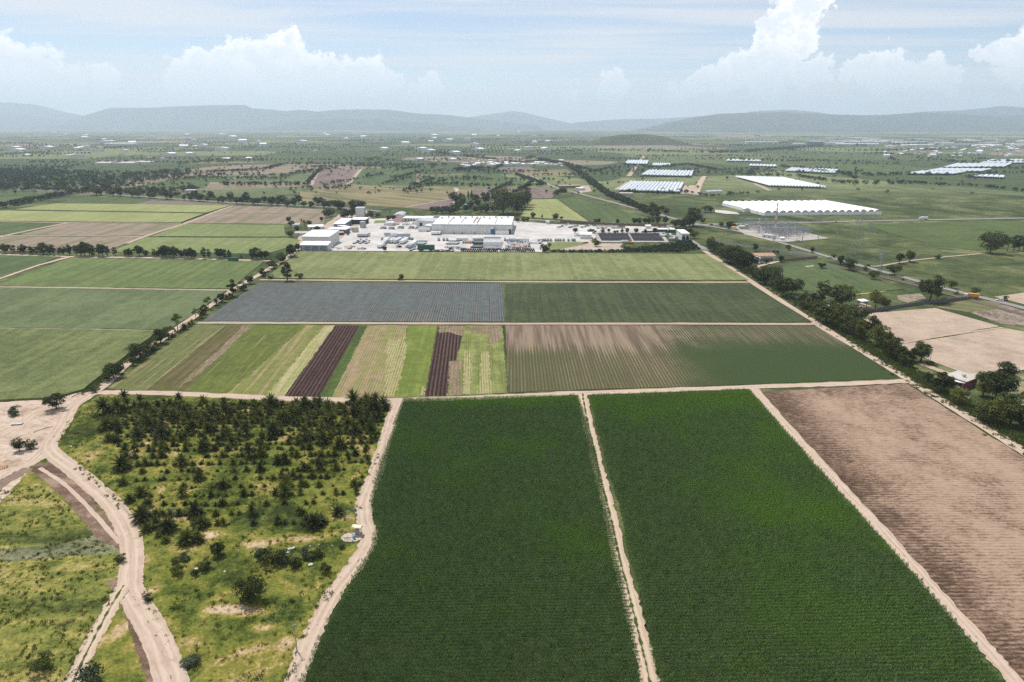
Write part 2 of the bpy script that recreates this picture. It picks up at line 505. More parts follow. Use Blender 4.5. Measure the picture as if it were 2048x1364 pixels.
def track_mat(name, base, rut, grass=None, gamt=0.0, ruts=2):
    m, t = new_mat(name)
    uv = t.n('ShaderNodeUVMap', uv_map="along").outputs[0]
    u, v, _ = t.xyz(uv)
    P = pos(t)
    a = t.noise(P, 0.25, 4, 0.6); g = t.noise(P, 1.6, 3, 0.6)
    st = t.noise(t.comb(t.m('MULTIPLY', u, 9.0), t.m('MULTIPLY', v, 0.05)), 1.0, 4, 0.65)
    f = t.m('ADD', t.m('MULTIPLY', st, 0.55), t.m('ADD', t.m('MULTIPLY', a, 0.3), t.m('MULTIPLY', g, 0.15)))
    c = t.mix(t.mr(f, 0.36, 0.64), rut, base)
    # two beaten wheel lines
    wl = t.m('ABSOLUTE', t.m('SUBTRACT', t.m('ABSOLUTE', t.m('SUBTRACT', t.m('ADD', u, t.m('MULTIPLY', t.m('SUBTRACT', a, 0.5), 0.25)), 0.5)), 0.19))
    c = t.mix(t.mr(wl, 0.02, 0.10, 0.45, 0.0), c, tuple(min(q * 1.18, .8) for q in base))
    if grass is not None:
        mid = t.m('SUBTRACT', 1.0, t.m('MULTIPLY', t.m('ABSOLUTE', t.m('SUBTRACT', u, 0.5)), 5.5), clamp=True)
        edge = t.m('MULTIPLY', t.m('SUBTRACT', t.m('ABSOLUTE', t.m('SUBTRACT', u, 0.5)), 0.36), 5.0, clamp=True)
        q = t.m('ADD', t.m('MULTIPLY', t.m('MAXIMUM', mid, edge), 0.8), t.m('MULTIPLY', t.m('SUBTRACT', t.noise(P, 0.30, 4, 0.7), 0.5), 2.2))
        c = t.mix(t.mr(q, 1.0 - gamt, 1.25 - gamt), c, grass)
    finish(t, c, 0.95, t.m('ADD', g, st), 0.3, 0.15, spec=0.05)
    return m

TAN = A(222, 200, 178); TAN2 = A(196, 172, 150)
M_TRACK = track_mat("pale_dirt_track", A(226, 204, 184), A(198, 174, 154), A(110, 112, 66), 0.12)
M_TRACKG = track_mat("dirt_track_with_weeds", A(226, 204, 180), A(205, 180, 158), A(72, 100, 44), 0.62)
M_BERM = track_mat("field_edge_track", A(212, 192, 170), A(182, 162, 140), A(120, 120, 76), 0.2)
M_DARKTRACK = track_mat("damp_dark_track", A(164, 142, 124), A(132, 112, 98))
M_ASPH = track_mat("worn_asphalt", A(176, 172, 168), A(150, 148, 146))
M_RAIL = track_mat("railway_ballast", A(132, 120, 108), A(108, 98, 90))
M_DIRT = patchy("bare_pale_earth", [A(186, 162, 140), A(208, 184, 162), A(224, 202, 182), A(234, 214, 196)], 9.0, (0.35, 1.0), 35, 1.2, 0.4, gl=0.25)
M_DARKDIRT = patchy("freshly_turned_earth", [A(112, 90, 76), A(132, 108, 92), A(150, 126, 108), A(176, 150, 130)], 12.0, (0.3, 1.2), 52, 0.6, 0.4, gl=0.3)
def meadow_mat():
    m, t = new_mat("weedy_meadow")
    P = pos(t)
    a = t.noise(P, 1 / 21.0, 5, 0.62, 0.8); b = t.noise(P, 1 / 4.5, 4, 0.65); g = t.noise(P, 1.4, 3, 0.65)
    f = t.m('ADD', t.m('MULTIPLY', a, 0.6), t.m('ADD', t.m('MULTIPLY', b, 0.26), t.m('MULTIPLY', g, 0.14)))
    for (x, y, rx, ry, amt) in [(1110, 1045, 150, 42, .17), (1010, 1035, 110, 30, .14), (1180, 1120, 90, 30, .13), (1330, 720, 170, 28, .14), (1150, 745, 120, 22, .12), (1540, 615, 90, 24, .12), (960, 700, 120, 20, .08), (640, 300, 60, 60, .06), (480, 330, 60, 90, .06),
                                (900, 1180, 130, 50, .07), (1290, 1200, 60, 40, .08), (700, 950, 40, 40, .12), (560, 1120, 60, 70, .10), (1200, 480, 90, 30, .05), (860, 620, 160, 25, .06)]:
        c = Vector(G(*a1(x, y))); ex = abs(G(*a1(x + rx, y))[0] - c.x); ey = abs(G(*a1(x, y - ry))[1] - c.y)
        d = t.v('LENGTH', t.v('MULTIPLY', t.v('SUBTRACT', P, (c.x, c.y, 0)), (1 / ex, 1 / ey, 0)))
        f = t.m('MULTIPLY_ADD', t.mr(d, 1.15, 0.2), amt, f)
    c = t.ramp(f, [(0.39, A(56, 78, 32)), (0.45, A(90, 110, 42)), (0.50, A(122, 132, 54)), (0.555, A(152, 144, 70)), (0.60, A(192, 168, 118)), (0.68, A(222, 196, 166))])
    k = t.mr(t.m('ADD', t.m('MULTIPLY', g, 0.6), t.m('MULTIPLY', b, 0.4)), 0.36, 0.64, 0.74, 1.2, False)
    c = t.mix(1.0, c, t.comb(k, k, k), 'MULTIPLY')
    finish(t, c, 0.95, t.m('ADD', g, b), 0.4, 0.5, spec=0.05)
    return m
M_MEADOW = meadow_mat()
M_MEADOW2 = patchy("windblown_grass", [A(78, 96, 46), A(108, 124, 56), A(136, 142, 66), A(166, 158, 86), A(198, 176, 128)], 14.0, (0.35, 1.2), 40, 0.6,
                   stops=[0.39, 0.45, 0.51, 0.56, 0.63])
M_DRYGRASS = patchy("greyish_mown_grass", [A(104, 112, 78), A(136, 140, 104), A(164, 160, 126)], 10.0, (0.3, 1.5), 0, 0.6)
M_DITCH = patchy("dark_ditch_grass", [A(40, 56, 34), A(58, 76, 44), A(76, 94, 56)], 8.0)
M_VERGE = patchy("green_verge", [A(42, 66, 34), A(66, 92, 46), A(92, 112, 62), A(140, 136, 84)], 8.0, (1, 1), 0, 0.7)

# ---- the near block of fields -------------------------------------------------
SOIL = A(172, 148, 128); DSOIL = A(84, 66, 60)
M_LIGHT = crop("pale_green_bean_crop", A(158, 154, 110), A(128, 142, 90), A(150, 158, 104), 90, 1.4, 0.2, 1.05, 0.55, 70, 1.6, 0.004, 0.16, gl=0.45)
M_BLUE = crop("blue_grey_cabbage", A(146, 138, 130), A(86, 97, 98), A(112, 119, 117), 88, 1.6, 0.55, 0.74, 0.32, 60, 1.1, 0.006, 0.3, 0.5, 1)
M_DKGREEN = crop("dark_green_broccoli", A(134, 124, 100), A(66, 88, 58), A(86, 104, 68), 90, 1.6, 0.5, 0.95, 0.2, 60, 1.0, 0.01, 0.3, 0.5, 2)
M_SPARSE = None
def sparse_mat():
    """rows coming up on brown soil in the west, closed green canopy in the east"""
    m, t = new_mat("crop_coming_up_in_rows")
    P = pos(t)
    x, y, z = t.xyz(P)
    s = t.noise(t.comb(t.m('MULTIPLY', x, 0.3), t.m('MULTIPLY', y, 0.012)), 1.0, 3, 0.6)
    p = t.noise(P, 1 / 45.0, 4, 0.6); g = t.noise(P, 0.9, 3, 0.6)
    row = t.m('MULTIPLY_ADD', t.m('SINE', t.m('MULTIPLY', x, 2 * math.pi / 1.7)), 0.5, 0.5)
    gx_ = G(1370, 720)[0]
    east = t.mr(t.m('ADD', x, t.m('MULTIPLY', t.m('SUBTRACT', p, 0.5), 60.0)), gx_ - 26, gx_ + 24)
    yN = G(1200, 652)[1]
    north = t.mr(t.m('ADD', y, t.m('MULTIPLY', t.m('SUBTRACT', s, 0.5), 46.0)), yN - 62, yN - 16)
    f = t.m('MULTIPLY_ADD', east, 0.30, 0.62)
    f = t.m('SUBTRACT', f, t.m('MULTIPLY', north, t.m('MULTIPLY_ADD', east, -0.30, 0.66)))
    f = t.m('MULTIPLY_ADD', t.m('SUBTRACT', s, 0.5), 0.36, f)
    f = t.m('MULTIPLY_ADD', t.m('SUBTRACT', p, 0.5), 0.5, f)
    f = t.m('MULTIPLY_ADD', t.m('SUBTRACT', row, 0.5), 0.34, f)
    f = t.m('MULTIPLY_ADD', t.m('SUBTRACT', g, 0.5), 0.5, f)
    soil = t.mix(t.mr(s, 0.35, 0.65), A(124, 106, 92), A(164, 146, 124))
    plant = t.mix(east, A(94, 98, 60), A(64, 92, 50))
    c = t.mix(t.mr(f, 0.25, 0.75), soil, plant)
    finish(t, c, 0.95, t.m('ADD', g, t.m('MULTIPLY', row, 0.6)), 0.4, 0.4, spec=0.05)
    return m
M_SPARSE = sparse_mat()
def brown_mat():
    """drilled dry soil with darker damp streaks along the drill lines and along the west side"""
    m, t = new_mat("drilled_dry_soil")
    P = pos(t)
    x, y, z = t.xyz(P)
    s = t.noise(t.comb(t.m('MULTIPLY', x, 0.32), t.m('MULTIPLY', y, 1.1)), 1.0, 6, 0.75)
    p = t.noise(P, 1 / 17.0, 6, 0.7); g = t.noise(P, 1.3, 3, 0.6)
    row = t.m('MULTIPLY_ADD', t.m('SINE', t.m('MULTIPLY', y, 2 * math.pi / 1.5)), 0.5, 0.5)
    A0 = G(1525, 782); A1 = G(2030, 1364)
    # signed distance east of the west edge
    dxy = Vector((A1[0] - A0[0], A1[1] - A0[1])).normalized()
    de = t.m('ADD', t.m('MULTIPLY', t.m('SUBTRACT', x, A0[0]), -dxy.y), t.m('MULTIPLY', t.m('SUBTRACT', y, A0[1]), dxy.x))
    west = t.mr(t.m('ADD', de, t.m('MULTIPLY', t.m('SUBTRACT', p, 0.5), 34.0)), 2, 24, 1.0, 0.0)
    north = t.mr(y, G(1700, 800)[1] - 6, G(1700, 772)[1], 0.0, 0.6)
    f = t.m('ADD', t.m('MULTIPLY', s, 0.46), t.m('ADD', t.m('MULTIPLY', p, 0.38), t.m('MULTIPLY', g, 0.16)))
    f = t.m('ADD', f, t.m('MULTIPLY', t.m('MAXIMUM', west, north), 0.10))
    f = t.m('MULTIPLY_ADD', t.m('SUBTRACT', row, 0.5), 0.05, f)
    c = t.ramp(f, [(0.41, A(200, 173, 150)), (0.51, A(180, 153, 132)), (0.57, A(138, 113, 95)), (0.64, A(90, 72, 59))])
    finish(t, c, 0.95, t.m('ADD', g, row), 0.35, 0.3, spec=0.05)
    return m
M_BROWN = brown_mat()

field([(600, 503), (1413, 509), (1497, 561), (1010, 561), (530, 557)], M_LIGHT, "long pale green crop field in front of the factory yard", h=0.5)
field([(518, 566), (1004, 568), (1011, 644), (404, 643)], M_BLUE, "blue-grey cabbage field in the middle", h=0.25)
field([(1009, 568), (1502, 570), (1626, 645), (1014, 645)], M_DKGREEN, "dark green vegetable field right of the blue-grey one", h=0.3)
_d = (G(388, 651)[0] - G(214, 776)[0], G(388, 651)[1] - G(214, 776)[1])
PHI = -math.degrees(math.atan2(_d[1], _d[0]))
_d = (G(535, 540)[0] - G(208, 772)[0], G(535, 540)[1] - G(208, 772)[1])
PHL = -math.degrees(math.atan2(_d[1], _d[0]))
ST = [  # strip fields: x at the far end, x at the near end, material, label
    (388, 452, 214, 290, crop("strip_weedy", A(166, 152, 112), A(92, 112, 60), A(122, 132, 78), PHI, 1.2, .3, .70, .8, 26, 1.0, .01, .35, seed=1), "weedy green strip at the left end of the striped field"),
    (452, 500, 290, 366, crop("strip_olive", A(136, 118, 90), A(88, 98, 54), A(112, 108, 66), PHI, 1.2, .4, .72, .7, 40, 1.0, .01, .35, seed=2), "olive brown strip second from the left"),
    (500, 612, 366, 452, crop("strip_green", A(150, 146, 92), A(90, 112, 52), A(116, 132, 62), PHI, 1.2, .3, .82, .7, 26, 1.0, .01, .35, seed=3), "green strip with thin tan gaps"),
    (612, 650, 452, 530, crop("strip_tan_green", A(176, 158, 118), A(106, 128, 58), A(136, 146, 76), PHI, 1.2, .4, .62, .9, 26, 1.0, .01, .4, seed=4), "green strip streaked with tan"),
    (650, 670, 530, 569, crop("strip_pale", A(196, 184, 140), A(150, 156, 98), A(170, 170, 112), PHI, 1.2, .4, .52, .9, 26, 1.0, .01, .4, seed=5), "pale straw strip left of the dark brown one"),
    (670, 721, 569, 639, crop("strip_plough", A(64, 48, 46), A(112, 92, 84), A(86, 66, 60), PHI, 1.9, 1.0, .42, .1, 60, 0.8, .01, .3, .6, 6), "dark brown ploughed strip with pale furrow lines"),
    (721, 735, 639, 663, crop("strip_darkgreen", A(120, 120, 80), A(70, 102, 48), A(86, 116, 56), PHI, 1.2, .3, .95, .2, 40, 1.0, .01, .3, seed=7), "narrow dark green strip right of the ploughed one"),
    (735, 815, 663, 790, crop("strip_patch", A(178, 156, 124), A(118, 128, 66), A(150, 150, 92), PHI, 1.3, .4, .48, .6, 16, 1.0, .012, .3, seed=8), "tan strip with pale yellow patches"),
    (815, 875, 790, 850, crop("strip_lime", A(140, 150, 80), A(112, 138, 58), A(132, 154, 72), PHI, 1.3, .3, .92, .4, 30, 1.0, .01, .3, seed=9), "bright lime green strip"),
    (875, 930, 850, 894, crop("strip_plough2", A(64, 48, 46), A(116, 96, 86), A(92, 72, 64), PHI, 1.9, 1.0, .42, .15, 60, 0.8, .01, .3, .6, 10), "dark brown ploughed strip at the right"),
    (930, 1005, 894, 1014, crop("strip_mixed", A(170, 152, 124), A(112, 132, 64), A(150, 160, 92), PHI, 1.3, .35, .85, .5, 18, 1.0, .012, .3, seed=11), "green and straw strip at the right end of the striped field"),
]
def near_v(u):      # near edge of the striped block
    xs = [214, 300, 460, 640, 790, 894, 1014]; ys = [776, 784, 790, 795, 795, 792, 786]
    return float(np.interp(u, xs, ys))
for (t0, t1, n0, n1_, mt, lb) in ST:
    field([(t0, 651), (t1, 651), (n1_, near_v(n1_)), (n0, near_v(n0))], mt, lb, jit=0.45, step=2.0)
M_STRAW = crop("pale_straw_patch", A(146, 144, 90), A(198, 188, 142), A(178, 170, 122), PHI, 1.3, .6, .62, .6, 8, 0.8, .02, .4, seed=31)
M_TANP = crop("dried_out_soil_patch", A(150, 130, 108), A(178, 158, 134), A(128, 124, 84), PHI, 1.9, .5, .5, .5, 10, 0.8, .02, .4, seed=32)
for (pp, mt, lb) in [([(1402, 118), (1440, 126), (1490, 104), (1494, 160), (1470, 300), (1436, 392), (1384, 396), (1392, 240)], M_STRAW, "pale straw block left of the lime strip"), ([(1776, 165), (1815, 185), (1812, 290), (1800, 384), (1774, 384)], M_STRAW, "left thin straw patch in the last strip"),
                     ([(1858, 180), (1894, 178), (1900, 240), (1912, 385), (1840, 386), (1856, 300)], M_STRAW, "right thin straw patch in the last strip"), ([(1706, 226), (1764, 216), (1768, 386), (1692, 388), (1702, 300)], M_TANP, "dried patch beside the right ploughed strip"),
                     ([(1652, 52), (1776, 52), (1774, 106), (1700, 84), (1650, 88)], M_TANP, "dry end of the right ploughed strip"), ([(1800, 54), (1955, 54), (1952, 120), (1900, 150), (1890, 96), (1810, 90)], M_TANP, "dry far end of the last strip"), ([(1565, 350), (1590, 345), (1582, 390), (1560, 390)], M_STRAW, "small straw corner of the lime strip"),
                     ([(700, 50), (742, 50), (600, 190), (470, 300), (380, 360), (400, 330), (560, 190)], M_TANP, "thin tan streak between the left strips")]:
    field(pp, mt, lb, a6, jit=.7, step=1.6)
field([(1010, 651), (1632, 652), (1800, 756), (1515, 769), (1160, 780), (1019, 785)], M_SPARSE, "brown and green row crop field right of the strips", h=0.1)
field([(1526, 784), (1812, 767), (2060, 922), (2400, 1150), (2420, 1560), (2190, 1560)], M_BROWN, "large dry brown drilled field at the lower right")

# ---- left side ---------------------------------------------------------------
M_L1 = crop("sage_green_sorghum", A(118, 122, 74), A(106, 124, 74), A(126, 140, 86), PHL, 1.2, .2, 1.0, .3, 50, 1.3, .01, .2, seed=12, gl=0.6)
M_L2 = crop("grey_green_crop", A(150, 146, 112), A(100, 122, 80), A(118, 138, 92), PHL, 1.3, .25, .95, .35, 80, 1.5, .004, .16, seed=13, gl=0.4)
M_L3 = crop("soft_green_crop", A(172, 164, 124), A(98, 126, 72), A(120, 144, 84), PHL, 1.3, .25, .92, .4, 80, 1.5, .004, .16, seed=14, gl=0.4)
M_G1 = crop("bright_green_crop", A(146, 150, 100), A(130, 148, 90), A(146, 160, 102), PHL, 1.3, .15, 1.05, .3, 90, 2.0, .004, .12, seed=15, gl=0.35)
M_G2 = crop("yellow_green_crop", A(172, 172, 118), A(156, 164, 102), A(172, 178, 116), 85, 1.3, .1, 1.0, .3, 90, 2.0, .004, .12, seed=16, gl=0.3)
M_B1 = crop("grey_brown_fallow", A(172, 154, 138), A(152, 134, 118), A(140, 136, 104), PHL, 1.5, .2, .45, .5, 90, 2.0, .004, .1, seed=17, gl=0.3)
M_B2 = crop("purple_brown_fallow", A(146, 128, 122), A(160, 142, 132), A(132, 116, 108), 85, 1.5, .2, .5, .4, 90, 2.5, .004, .1, seed=18, gl=0.3)
M_D1 = crop("deep_green_crop", A(110, 124, 78), A(84, 112, 66), A(98, 124, 76), PHL, 1.3, .1, 1.0, .3, 90, 2.5, .004, .1, seed=19, gl=0.35)
M_O1 = crop("olive_stubble", A(166, 152, 118), A(142, 134, 98), A(118, 122, 80), 40, 1.5, .1, .5, .5, 120, 3.0, .004, .05, seed=20, gl=0.3)
field([(-260, 812), (-230, 660), (0, 660), (318, 664), (262, 706), (168, 782), (112, 799), (0, 804)], M_L1, "sage green sorghum field at the left edge", h=1.1)
field([(-190, 655), (-170, 574), (0, 575), (452, 582), (400, 622), (338, 660), (0, 656)], M_L2, "grey-green field in the middle of the left side", h=0.3)
field([(-130, 572), (0, 568), (140, 516), (528, 523), (462, 578), (0, 573)], M_L3, "soft green field below the left tree row", h=0.3)
field([(-140, 545), (-100, 511), (0, 511), (122, 514), (0, 556), (-140, 580)], M_D1, "dark green corner field at the far left", h=0.4)
field([(1085, 785), (1660, 790), (1672, 858), (1540, 862), (880, 858)], M_G1, "bright green field beside the factory houses", z5, h=0.3)
field([(860, 864), (1672, 866), (1760, 878), (1740, 905), (1560, 960), (640, 950)], M_L3 if False else M_G1, "pale green field behind the left tree row", z5, h=0.3)
field([(400, 778), (1058, 786), (846, 852), (120, 846)], M_B1, "brown fallow field at the left behind the tree row", z5)
field([(0, 776), (385, 778), (40, 850), (-300, 850)], M_D1, "dull green field at the far left edge", z5)
field([(-300, 862), (100, 856), (840, 862), (600, 945), (-300, 940)], M_B1, "brown fallow strip in front of the brown field", z5)
field([(-260, 768), (-100, 706), (80, 707), (1195, 724), (1056, 776), (0, 768)], M_G2, "yellow-green field in two strips, near strip", z5, h=0.3)
field([(90, 700), (330, 664), (1350, 676), (1210, 718)], M_G2, "yellow-green field in two strips, far strip", z5, h=0.3)
field([(350, 660), (500, 622), (880, 644), (760, 668)], M_D1, "dark green wedge field by the highway", z5)
field([(770, 668), (890, 645), (1345, 668), (1340, 674)], M_B2, "brown wedge field by the highway", z5)
field([(1068, 778), (1236, 722), (1900, 728), (1896, 786)], M_B1, "bare grey-brown field left of the factory, near part", z5)
field([(1244, 718), (1352, 678), (1640, 684), (1905, 700), (1900, 723)], M_B1, "bare grey-brown field left of the factory, far part", z5)
field([(-400, 700), (-300, 588), (0, 590), (390, 606), (250, 640), (0, 690)], M_D1, "dark green field below the highway at the far left", z5)
# beyond the highway
field([(690, 582), (1120, 504), (1400, 500), (1320, 536), (1230, 540), (1200, 575), (900, 590)], M_D1, "green field beyond the highway at the left", z5)
field([(1345, 538), (1430, 500), (1830, 472), (1790, 540), (1600, 548)], M_L2, "grey-green field beyond the highway", z5)
field([(1180, 590), (1790, 565), (1900, 562), (1600, 630), (1300, 630), (1100, 615)], M_L2, "dull green field along the highway", z5)
field([(62, 498), (122, 405), (358, 402), (280, 494)], M_B2, "purple-brown bare field beyond the highway", z6)
field([(288, 492), (362, 402), (670, 396), (684, 500), (420, 500)], M_D1, "green field right of the purple-brown field", z6)
field([(0, 535), (420, 505), (690, 505), (914, 516), (905, 570), (610, 630), (220, 610), (0, 600)], M_O1, "wide olive stubble field behind the highway", z6)
field([(615, 630), (905, 576), (905, 600), (880, 650)], M_B2, "small bare field behind the factory", z6)
field([(930, 520), (1015, 518), (990, 560), (910, 560)], M_O1, "small olive field by the farm lane", z6)
field([(1015, 520), (1440, 514), (1510, 540), (1470, 575), (1010, 575)], M_B2, "dark purple-brown field behind the park", z6)
field([(702, 500), (696, 444), (1150, 430), (1370, 500), (900, 505)], M_D1, "green field with a farmhouse behind it", z6)
field([(1360, 582), (1500, 580), (1690, 712), (1290, 680)], M_G2, "yellow-green half of the field beside the park", z6)
field([(1505, 580), (1640, 578), (2040, 690), (2040, 722), (1900, 726), (1700, 712)], M_G1 if False else M_D1, "smooth green half of the field beside the park", z6)
field([(1150, 396), (1330, 388), (1390, 408), (1200, 425)], M_B2, "far brown field by the village", z6)
field([(1240, 420), (1560, 404), (1610, 445), (1260, 445)], M_O1, "far olive field by the village", z6)
field([(1060, 435), (1180, 420), (1560, 420), (1510, 425)], M_O1, "thin pale strip field far left", z5)
field([(540, 430), (620, 408), (890, 414), (860, 432)], M_B2, "thin brown strip field far left", z5)
# ---- right side ----------------------------------------------------------------
field([(955, 545), (1000, 500), (1440, 465), (1880, 590), (1200, 700)], patchy("bare_tan_field", [A(186, 164, 146), A(204, 182, 162), A(214, 192, 172), A(140, 146, 96)], 26, (1, 1), 0, 1.0, 0.3, stops=[.36, .5, .62, .74], gl=.25), "bare tan field right of the tree belt, far part", z7)
field([(1215, 712), (1900, 600), (2400, 690), (2500, 840), (1840, 910), (1640, 912), (1400, 820), (1220, 740)], bpy.data.materials["bare_tan_field"], "bare tan field right of the tree belt, near part", z7)
field([(1880, 935), (2400, 860), (2600, 1200), (2080, 1160), (1960, 1060)], patchy("thin_dry_grass", [A(120, 128, 86), A(150, 148, 108), A(176, 164, 132)], 14, (1, 1.6), 0, 1.0, 0.3), "thin dry grass paddock at the right edge", z7)
field([(1680, 495), (1900, 440), (2300, 560), (2100, 590), (1890, 575)], patchy("stony_waste_ground", [A(120, 108, 98), A(160, 144, 130), A(190, 172, 154)], 8, (1, 1), 0, 1.0, 0.4), "stony waste ground beside the road", z7)
field([(1440, 460), (1640, 410), (1900, 425), (1840, 480), (1660, 492)], M_O1, "grassy corner by the road", z7)
field([(1840, 388), (2046, 360), (2400, 350), (2500, 500), (2046, 440)], bpy.data.materials["bare_tan_field"], "bare field beyond the road at the right edge", z7)
field([(400, 170), (640, 142), (700, 165), (1230, 335), (880, 370), (740, 390), (620, 360), (470, 330), (390, 280)], M_D1, "green paddock inside the compound wall", z7, h=0.15)
field([(855, 355), (1050, 335), (1110, 350), (1050, 362), (860, 380)], patchy("straw", [A(176, 164, 96), A(200, 184, 112)], 5, (1, 1), 0, .6), "yellow straw patch in the paddock", z7)
field([(1180, 380), (1340, 365), (1380, 400), (1250, 430), (1190, 410)], patchy("rubbly_ground", [A(120, 116, 90), A(170, 156, 136), A(196, 180, 160)], 4, (1, 1), 0, .6), "rubbly bare patch near the wall", z7)
field([(1040, 345), (1840, 320), (2048, 330), (2048, 480), (1760, 512), (1500, 480), (1200, 400)], M_D1 if False else crop("smooth_pasture", A(126, 134, 84), A(84, 112, 62), A(98, 124, 70), 20, 1.5, .1, .9, .3, 120, 3.0, .004, .05, seed=23, gl=0.3), "smooth green pasture beyond the pylon", z3)
field([(1215, 75), (1500, 95), (2048, 140), (2048, 165), (1700, 145), (1220, 95)], M_L2, "blue-green far field behind the greenhouses", z3)

# ---- left foreground: meadow, earth, tracks ---------------------------------------
field([(-200, 1700), (-260, 1010), (0, 960), (60, 930), (105, 905), (130, 850), (165, 810), (205, 790), (500, 795), (785, 803), (770, 900), (738, 975), (738, 1060),
       (700, 1150), (640, 1250), (600, 1364), (560, 1500), (540, 1700)], M_MEADOW, "weedy yellow-green meadow under the palms", name="meadow", cat="meadow")
field([(0, 500), (180, 470), (300, 560), (430, 690), (570, 790), (560, 900), (545, 960), (430, 1180), (330, 1364), (250, 1700), (-500, 1700), (-400, 560)], M_MEADOW2, "windblown grass left of the winding track", a1, name="meadow", cat="meadow")
field([(-300, 790), (0, 768), (300, 740), (440, 700), (560, 780), (300, 800), (0, 825), (-300, 850)], M_DRYGRASS, "grey mown strip left of the winding track", a1, name="grass_strip", cat="grass")
field([(-500, 115), (0, 102), (210, 92), (330, 78), (440, 0), (500, 20), (460, 50), (300, 160), (255, 260), (250, 330), (160, 380), (90, 460), (0, 560), (-500, 700)], M_DIRT, "pale bare earth around the track junction", a1, name="bare_earth", cat="ground", step=2.5, jit=0.8)
field([(125, 395), (250, 365), (330, 430), (450, 580), (560, 720), (565, 782), (430, 705), (300, 550), (190, 450)], M_DARKDIRT, "brown turned earth beside the winding track", a1, name="bare_earth", cat="ground", jit=.5, step=1.2)
field([(485, 905), (550, 900), (600, 1040), (660, 1110), (720, 1240), (750, 1364), (800, 1700), (700, 1700), (660, 1364), (600, 1160), (540, 1010)], M_DARKDIRT, "brown turned earth strip at the bottom left", a1, name="bare_earth", cat="ground", jit=.5, step=1.2)
ribbon([(0, 250), (90, 205), (160, 150), (250, 110), (330, 60)], 5.0, M_TRACK, "dirt_track", "wheel track crossing the pale bare earth", a1, jit=.5)
ribbon([(-60, 520), (60, 420), (150, 370), (220, 300)], 4.5, M_TRACK, "dirt_track", "wheel track leaving the pale earth to the left", a1, jit=.4)
ribbon([(-60, 330), (80, 300), (200, 232), (310, 200)], 3.0, M_TRACK, "dirt_track", "faint wheel track across the middle of the pale earth", a1, jit=.4)
ribbon([(-40, 500), (60, 440), (130, 400)], 5.0, M_DARKTRACK, "dirt_track", "damp dark wheel track at the left edge of the pale earth", a1, jit=.6)
ribbon([(150, 240), (200, 222), (300, 200)], 1.2, M_DARKTRACK, "dirt_track", "thin dark drain line across the track junction", a1, jit=.3)
ribbon([(180, 400), (300, 480), (420, 600), (540, 740)], 1.4, M_TRACK, "dirt_track", "pale wheel line across the turned earth", a1, jit=.15)
ribbon([(560, 1000), (620, 1120), (680, 1250), (715, 1400)], 1.4, M_TRACK, "dirt_track", "pale wheel line along the bottom turned earth", a1, jit=.15)
ribbon([(520, -20), (450, 30), (330, 120), (285, 200), (225, 290), (240, 335), (330, 405), (440, 500), (520, 580), (580, 690), (596, 790), (592, 880), (590, 950), (630, 1030), (700, 1150), (755, 1290), (790, 1420), (830, 1700)], [6.0, 6.6], M_TRACK, "dirt_track", "wide pale winding dirt track in the lower left", a1, jit=.22)
ribbon([(560, 930), (500, 1030), (420, 1180), (330, 1370), (200, 1700)], 4.0, M_TRACKG, "dirt_track", "narrow weedy track forking off the winding track", a1, jit=.5)
ribbon([(798, 798), (780, 850), (757, 930), (735, 985), (728, 1010), (732, 1050), (738, 1080), (712, 1130), (672, 1180), (635, 1250), (604, 1320), (585, 1380), (540, 1560), (520, 1700)], [5.6, 4.6], M_TRACK, "dirt_track", "dirt track between the palm grove and the corn", jit=.5)
ribbon([(200, 786), (330, 787), (480, 794), (640, 800), (800, 801), (1000, 794), (1160, 787), (1500, 775), (1700, 768), (1830, 762)], 5.2, M_TRACK, "dirt_track", "long dirt track crossing the picture above the palms and corn", jit=.5)
ribbon([(1165, 788), (1172, 830), (1186, 890), (1197, 940), (1212, 1000), (1227, 1060), (1240, 1120), (1258, 1190), (1275, 1260), (1292, 1330), (1310, 1420), (1345, 1600)], [4.6, 4.2], M_TRACKG, "dirt_track", "weedy track between the two corn fields", jit=.45)
ribbon([(1508, 778), (1560, 838), (1660, 950), (1770, 1070), (1880, 1195), (1965, 1290), (2035, 1370), (2200, 1560)], [4.4, 3.8], M_TRACK, "dirt_track", "dirt track along the right side of the corn", jit=.4)
ribbon([(1406, 500), (1500, 562), (1640, 652), (1740, 712), (1825, 765), (1900, 812), (2048, 905), (2300, 1068)], 5.4, M_TRACK, "dirt_track", "straight dirt track along the tree belt on the right", jit=.3)
ribbon([(395, 646), (700, 647), (1010, 648), (1400, 648), (1640, 649)], 4.6, M_BERM, "dirt_track", "dirt track between the strips and the blue-grey field", jit=.4)
ribbon([(520, 560), (760, 562), (1010, 564), (1300, 565), (1500, 565)], 4.6, M_BERM, "dirt_track", "dirt track behind the blue-grey field", jit=.4)
ribbon([(208, 772), (262, 722), (340, 668), (412, 618), (470, 578), (535, 540), (580, 512), (600, 492)], 5.0, M_TRACK, "dirt_track", "tree-lined dirt track running to the factory", jit=.4)
ribbon([(-60, 574), (150, 576), (300, 579), (460, 581)], 4.0, M_BERM, "dirt_track", "field edge track on the left, far one", jit=.4)
ribbon([(-60, 658), (150, 660), (330, 663)], 4.0, M_BERM, "dirt_track", "field edge track on the left, near one", jit=.4)
ribbon([(-60, 507), (150, 514), (300, 516), (540, 522)], 6.0, M_TRACK, "dirt_track", "dirt track below the left tree row", jit=.4)
ribbon([(-120, 595), (0, 557), (70, 533), (140, 514)], 5.0, M_TRACK, "dirt_track", "dirt track between the corner fields at the left", jit=.4)
ribbon([(-40, 872), (100, 838), (400, 777)], 6.0, M_BERM, "dirt_track", "slanting track between left fields", z5, jit=.4)
ribbon([(-100, 770), (400, 777), (1060, 781)], 5.0, M_BERM, "dirt_track", "level track between left fields", z5, jit=.4)
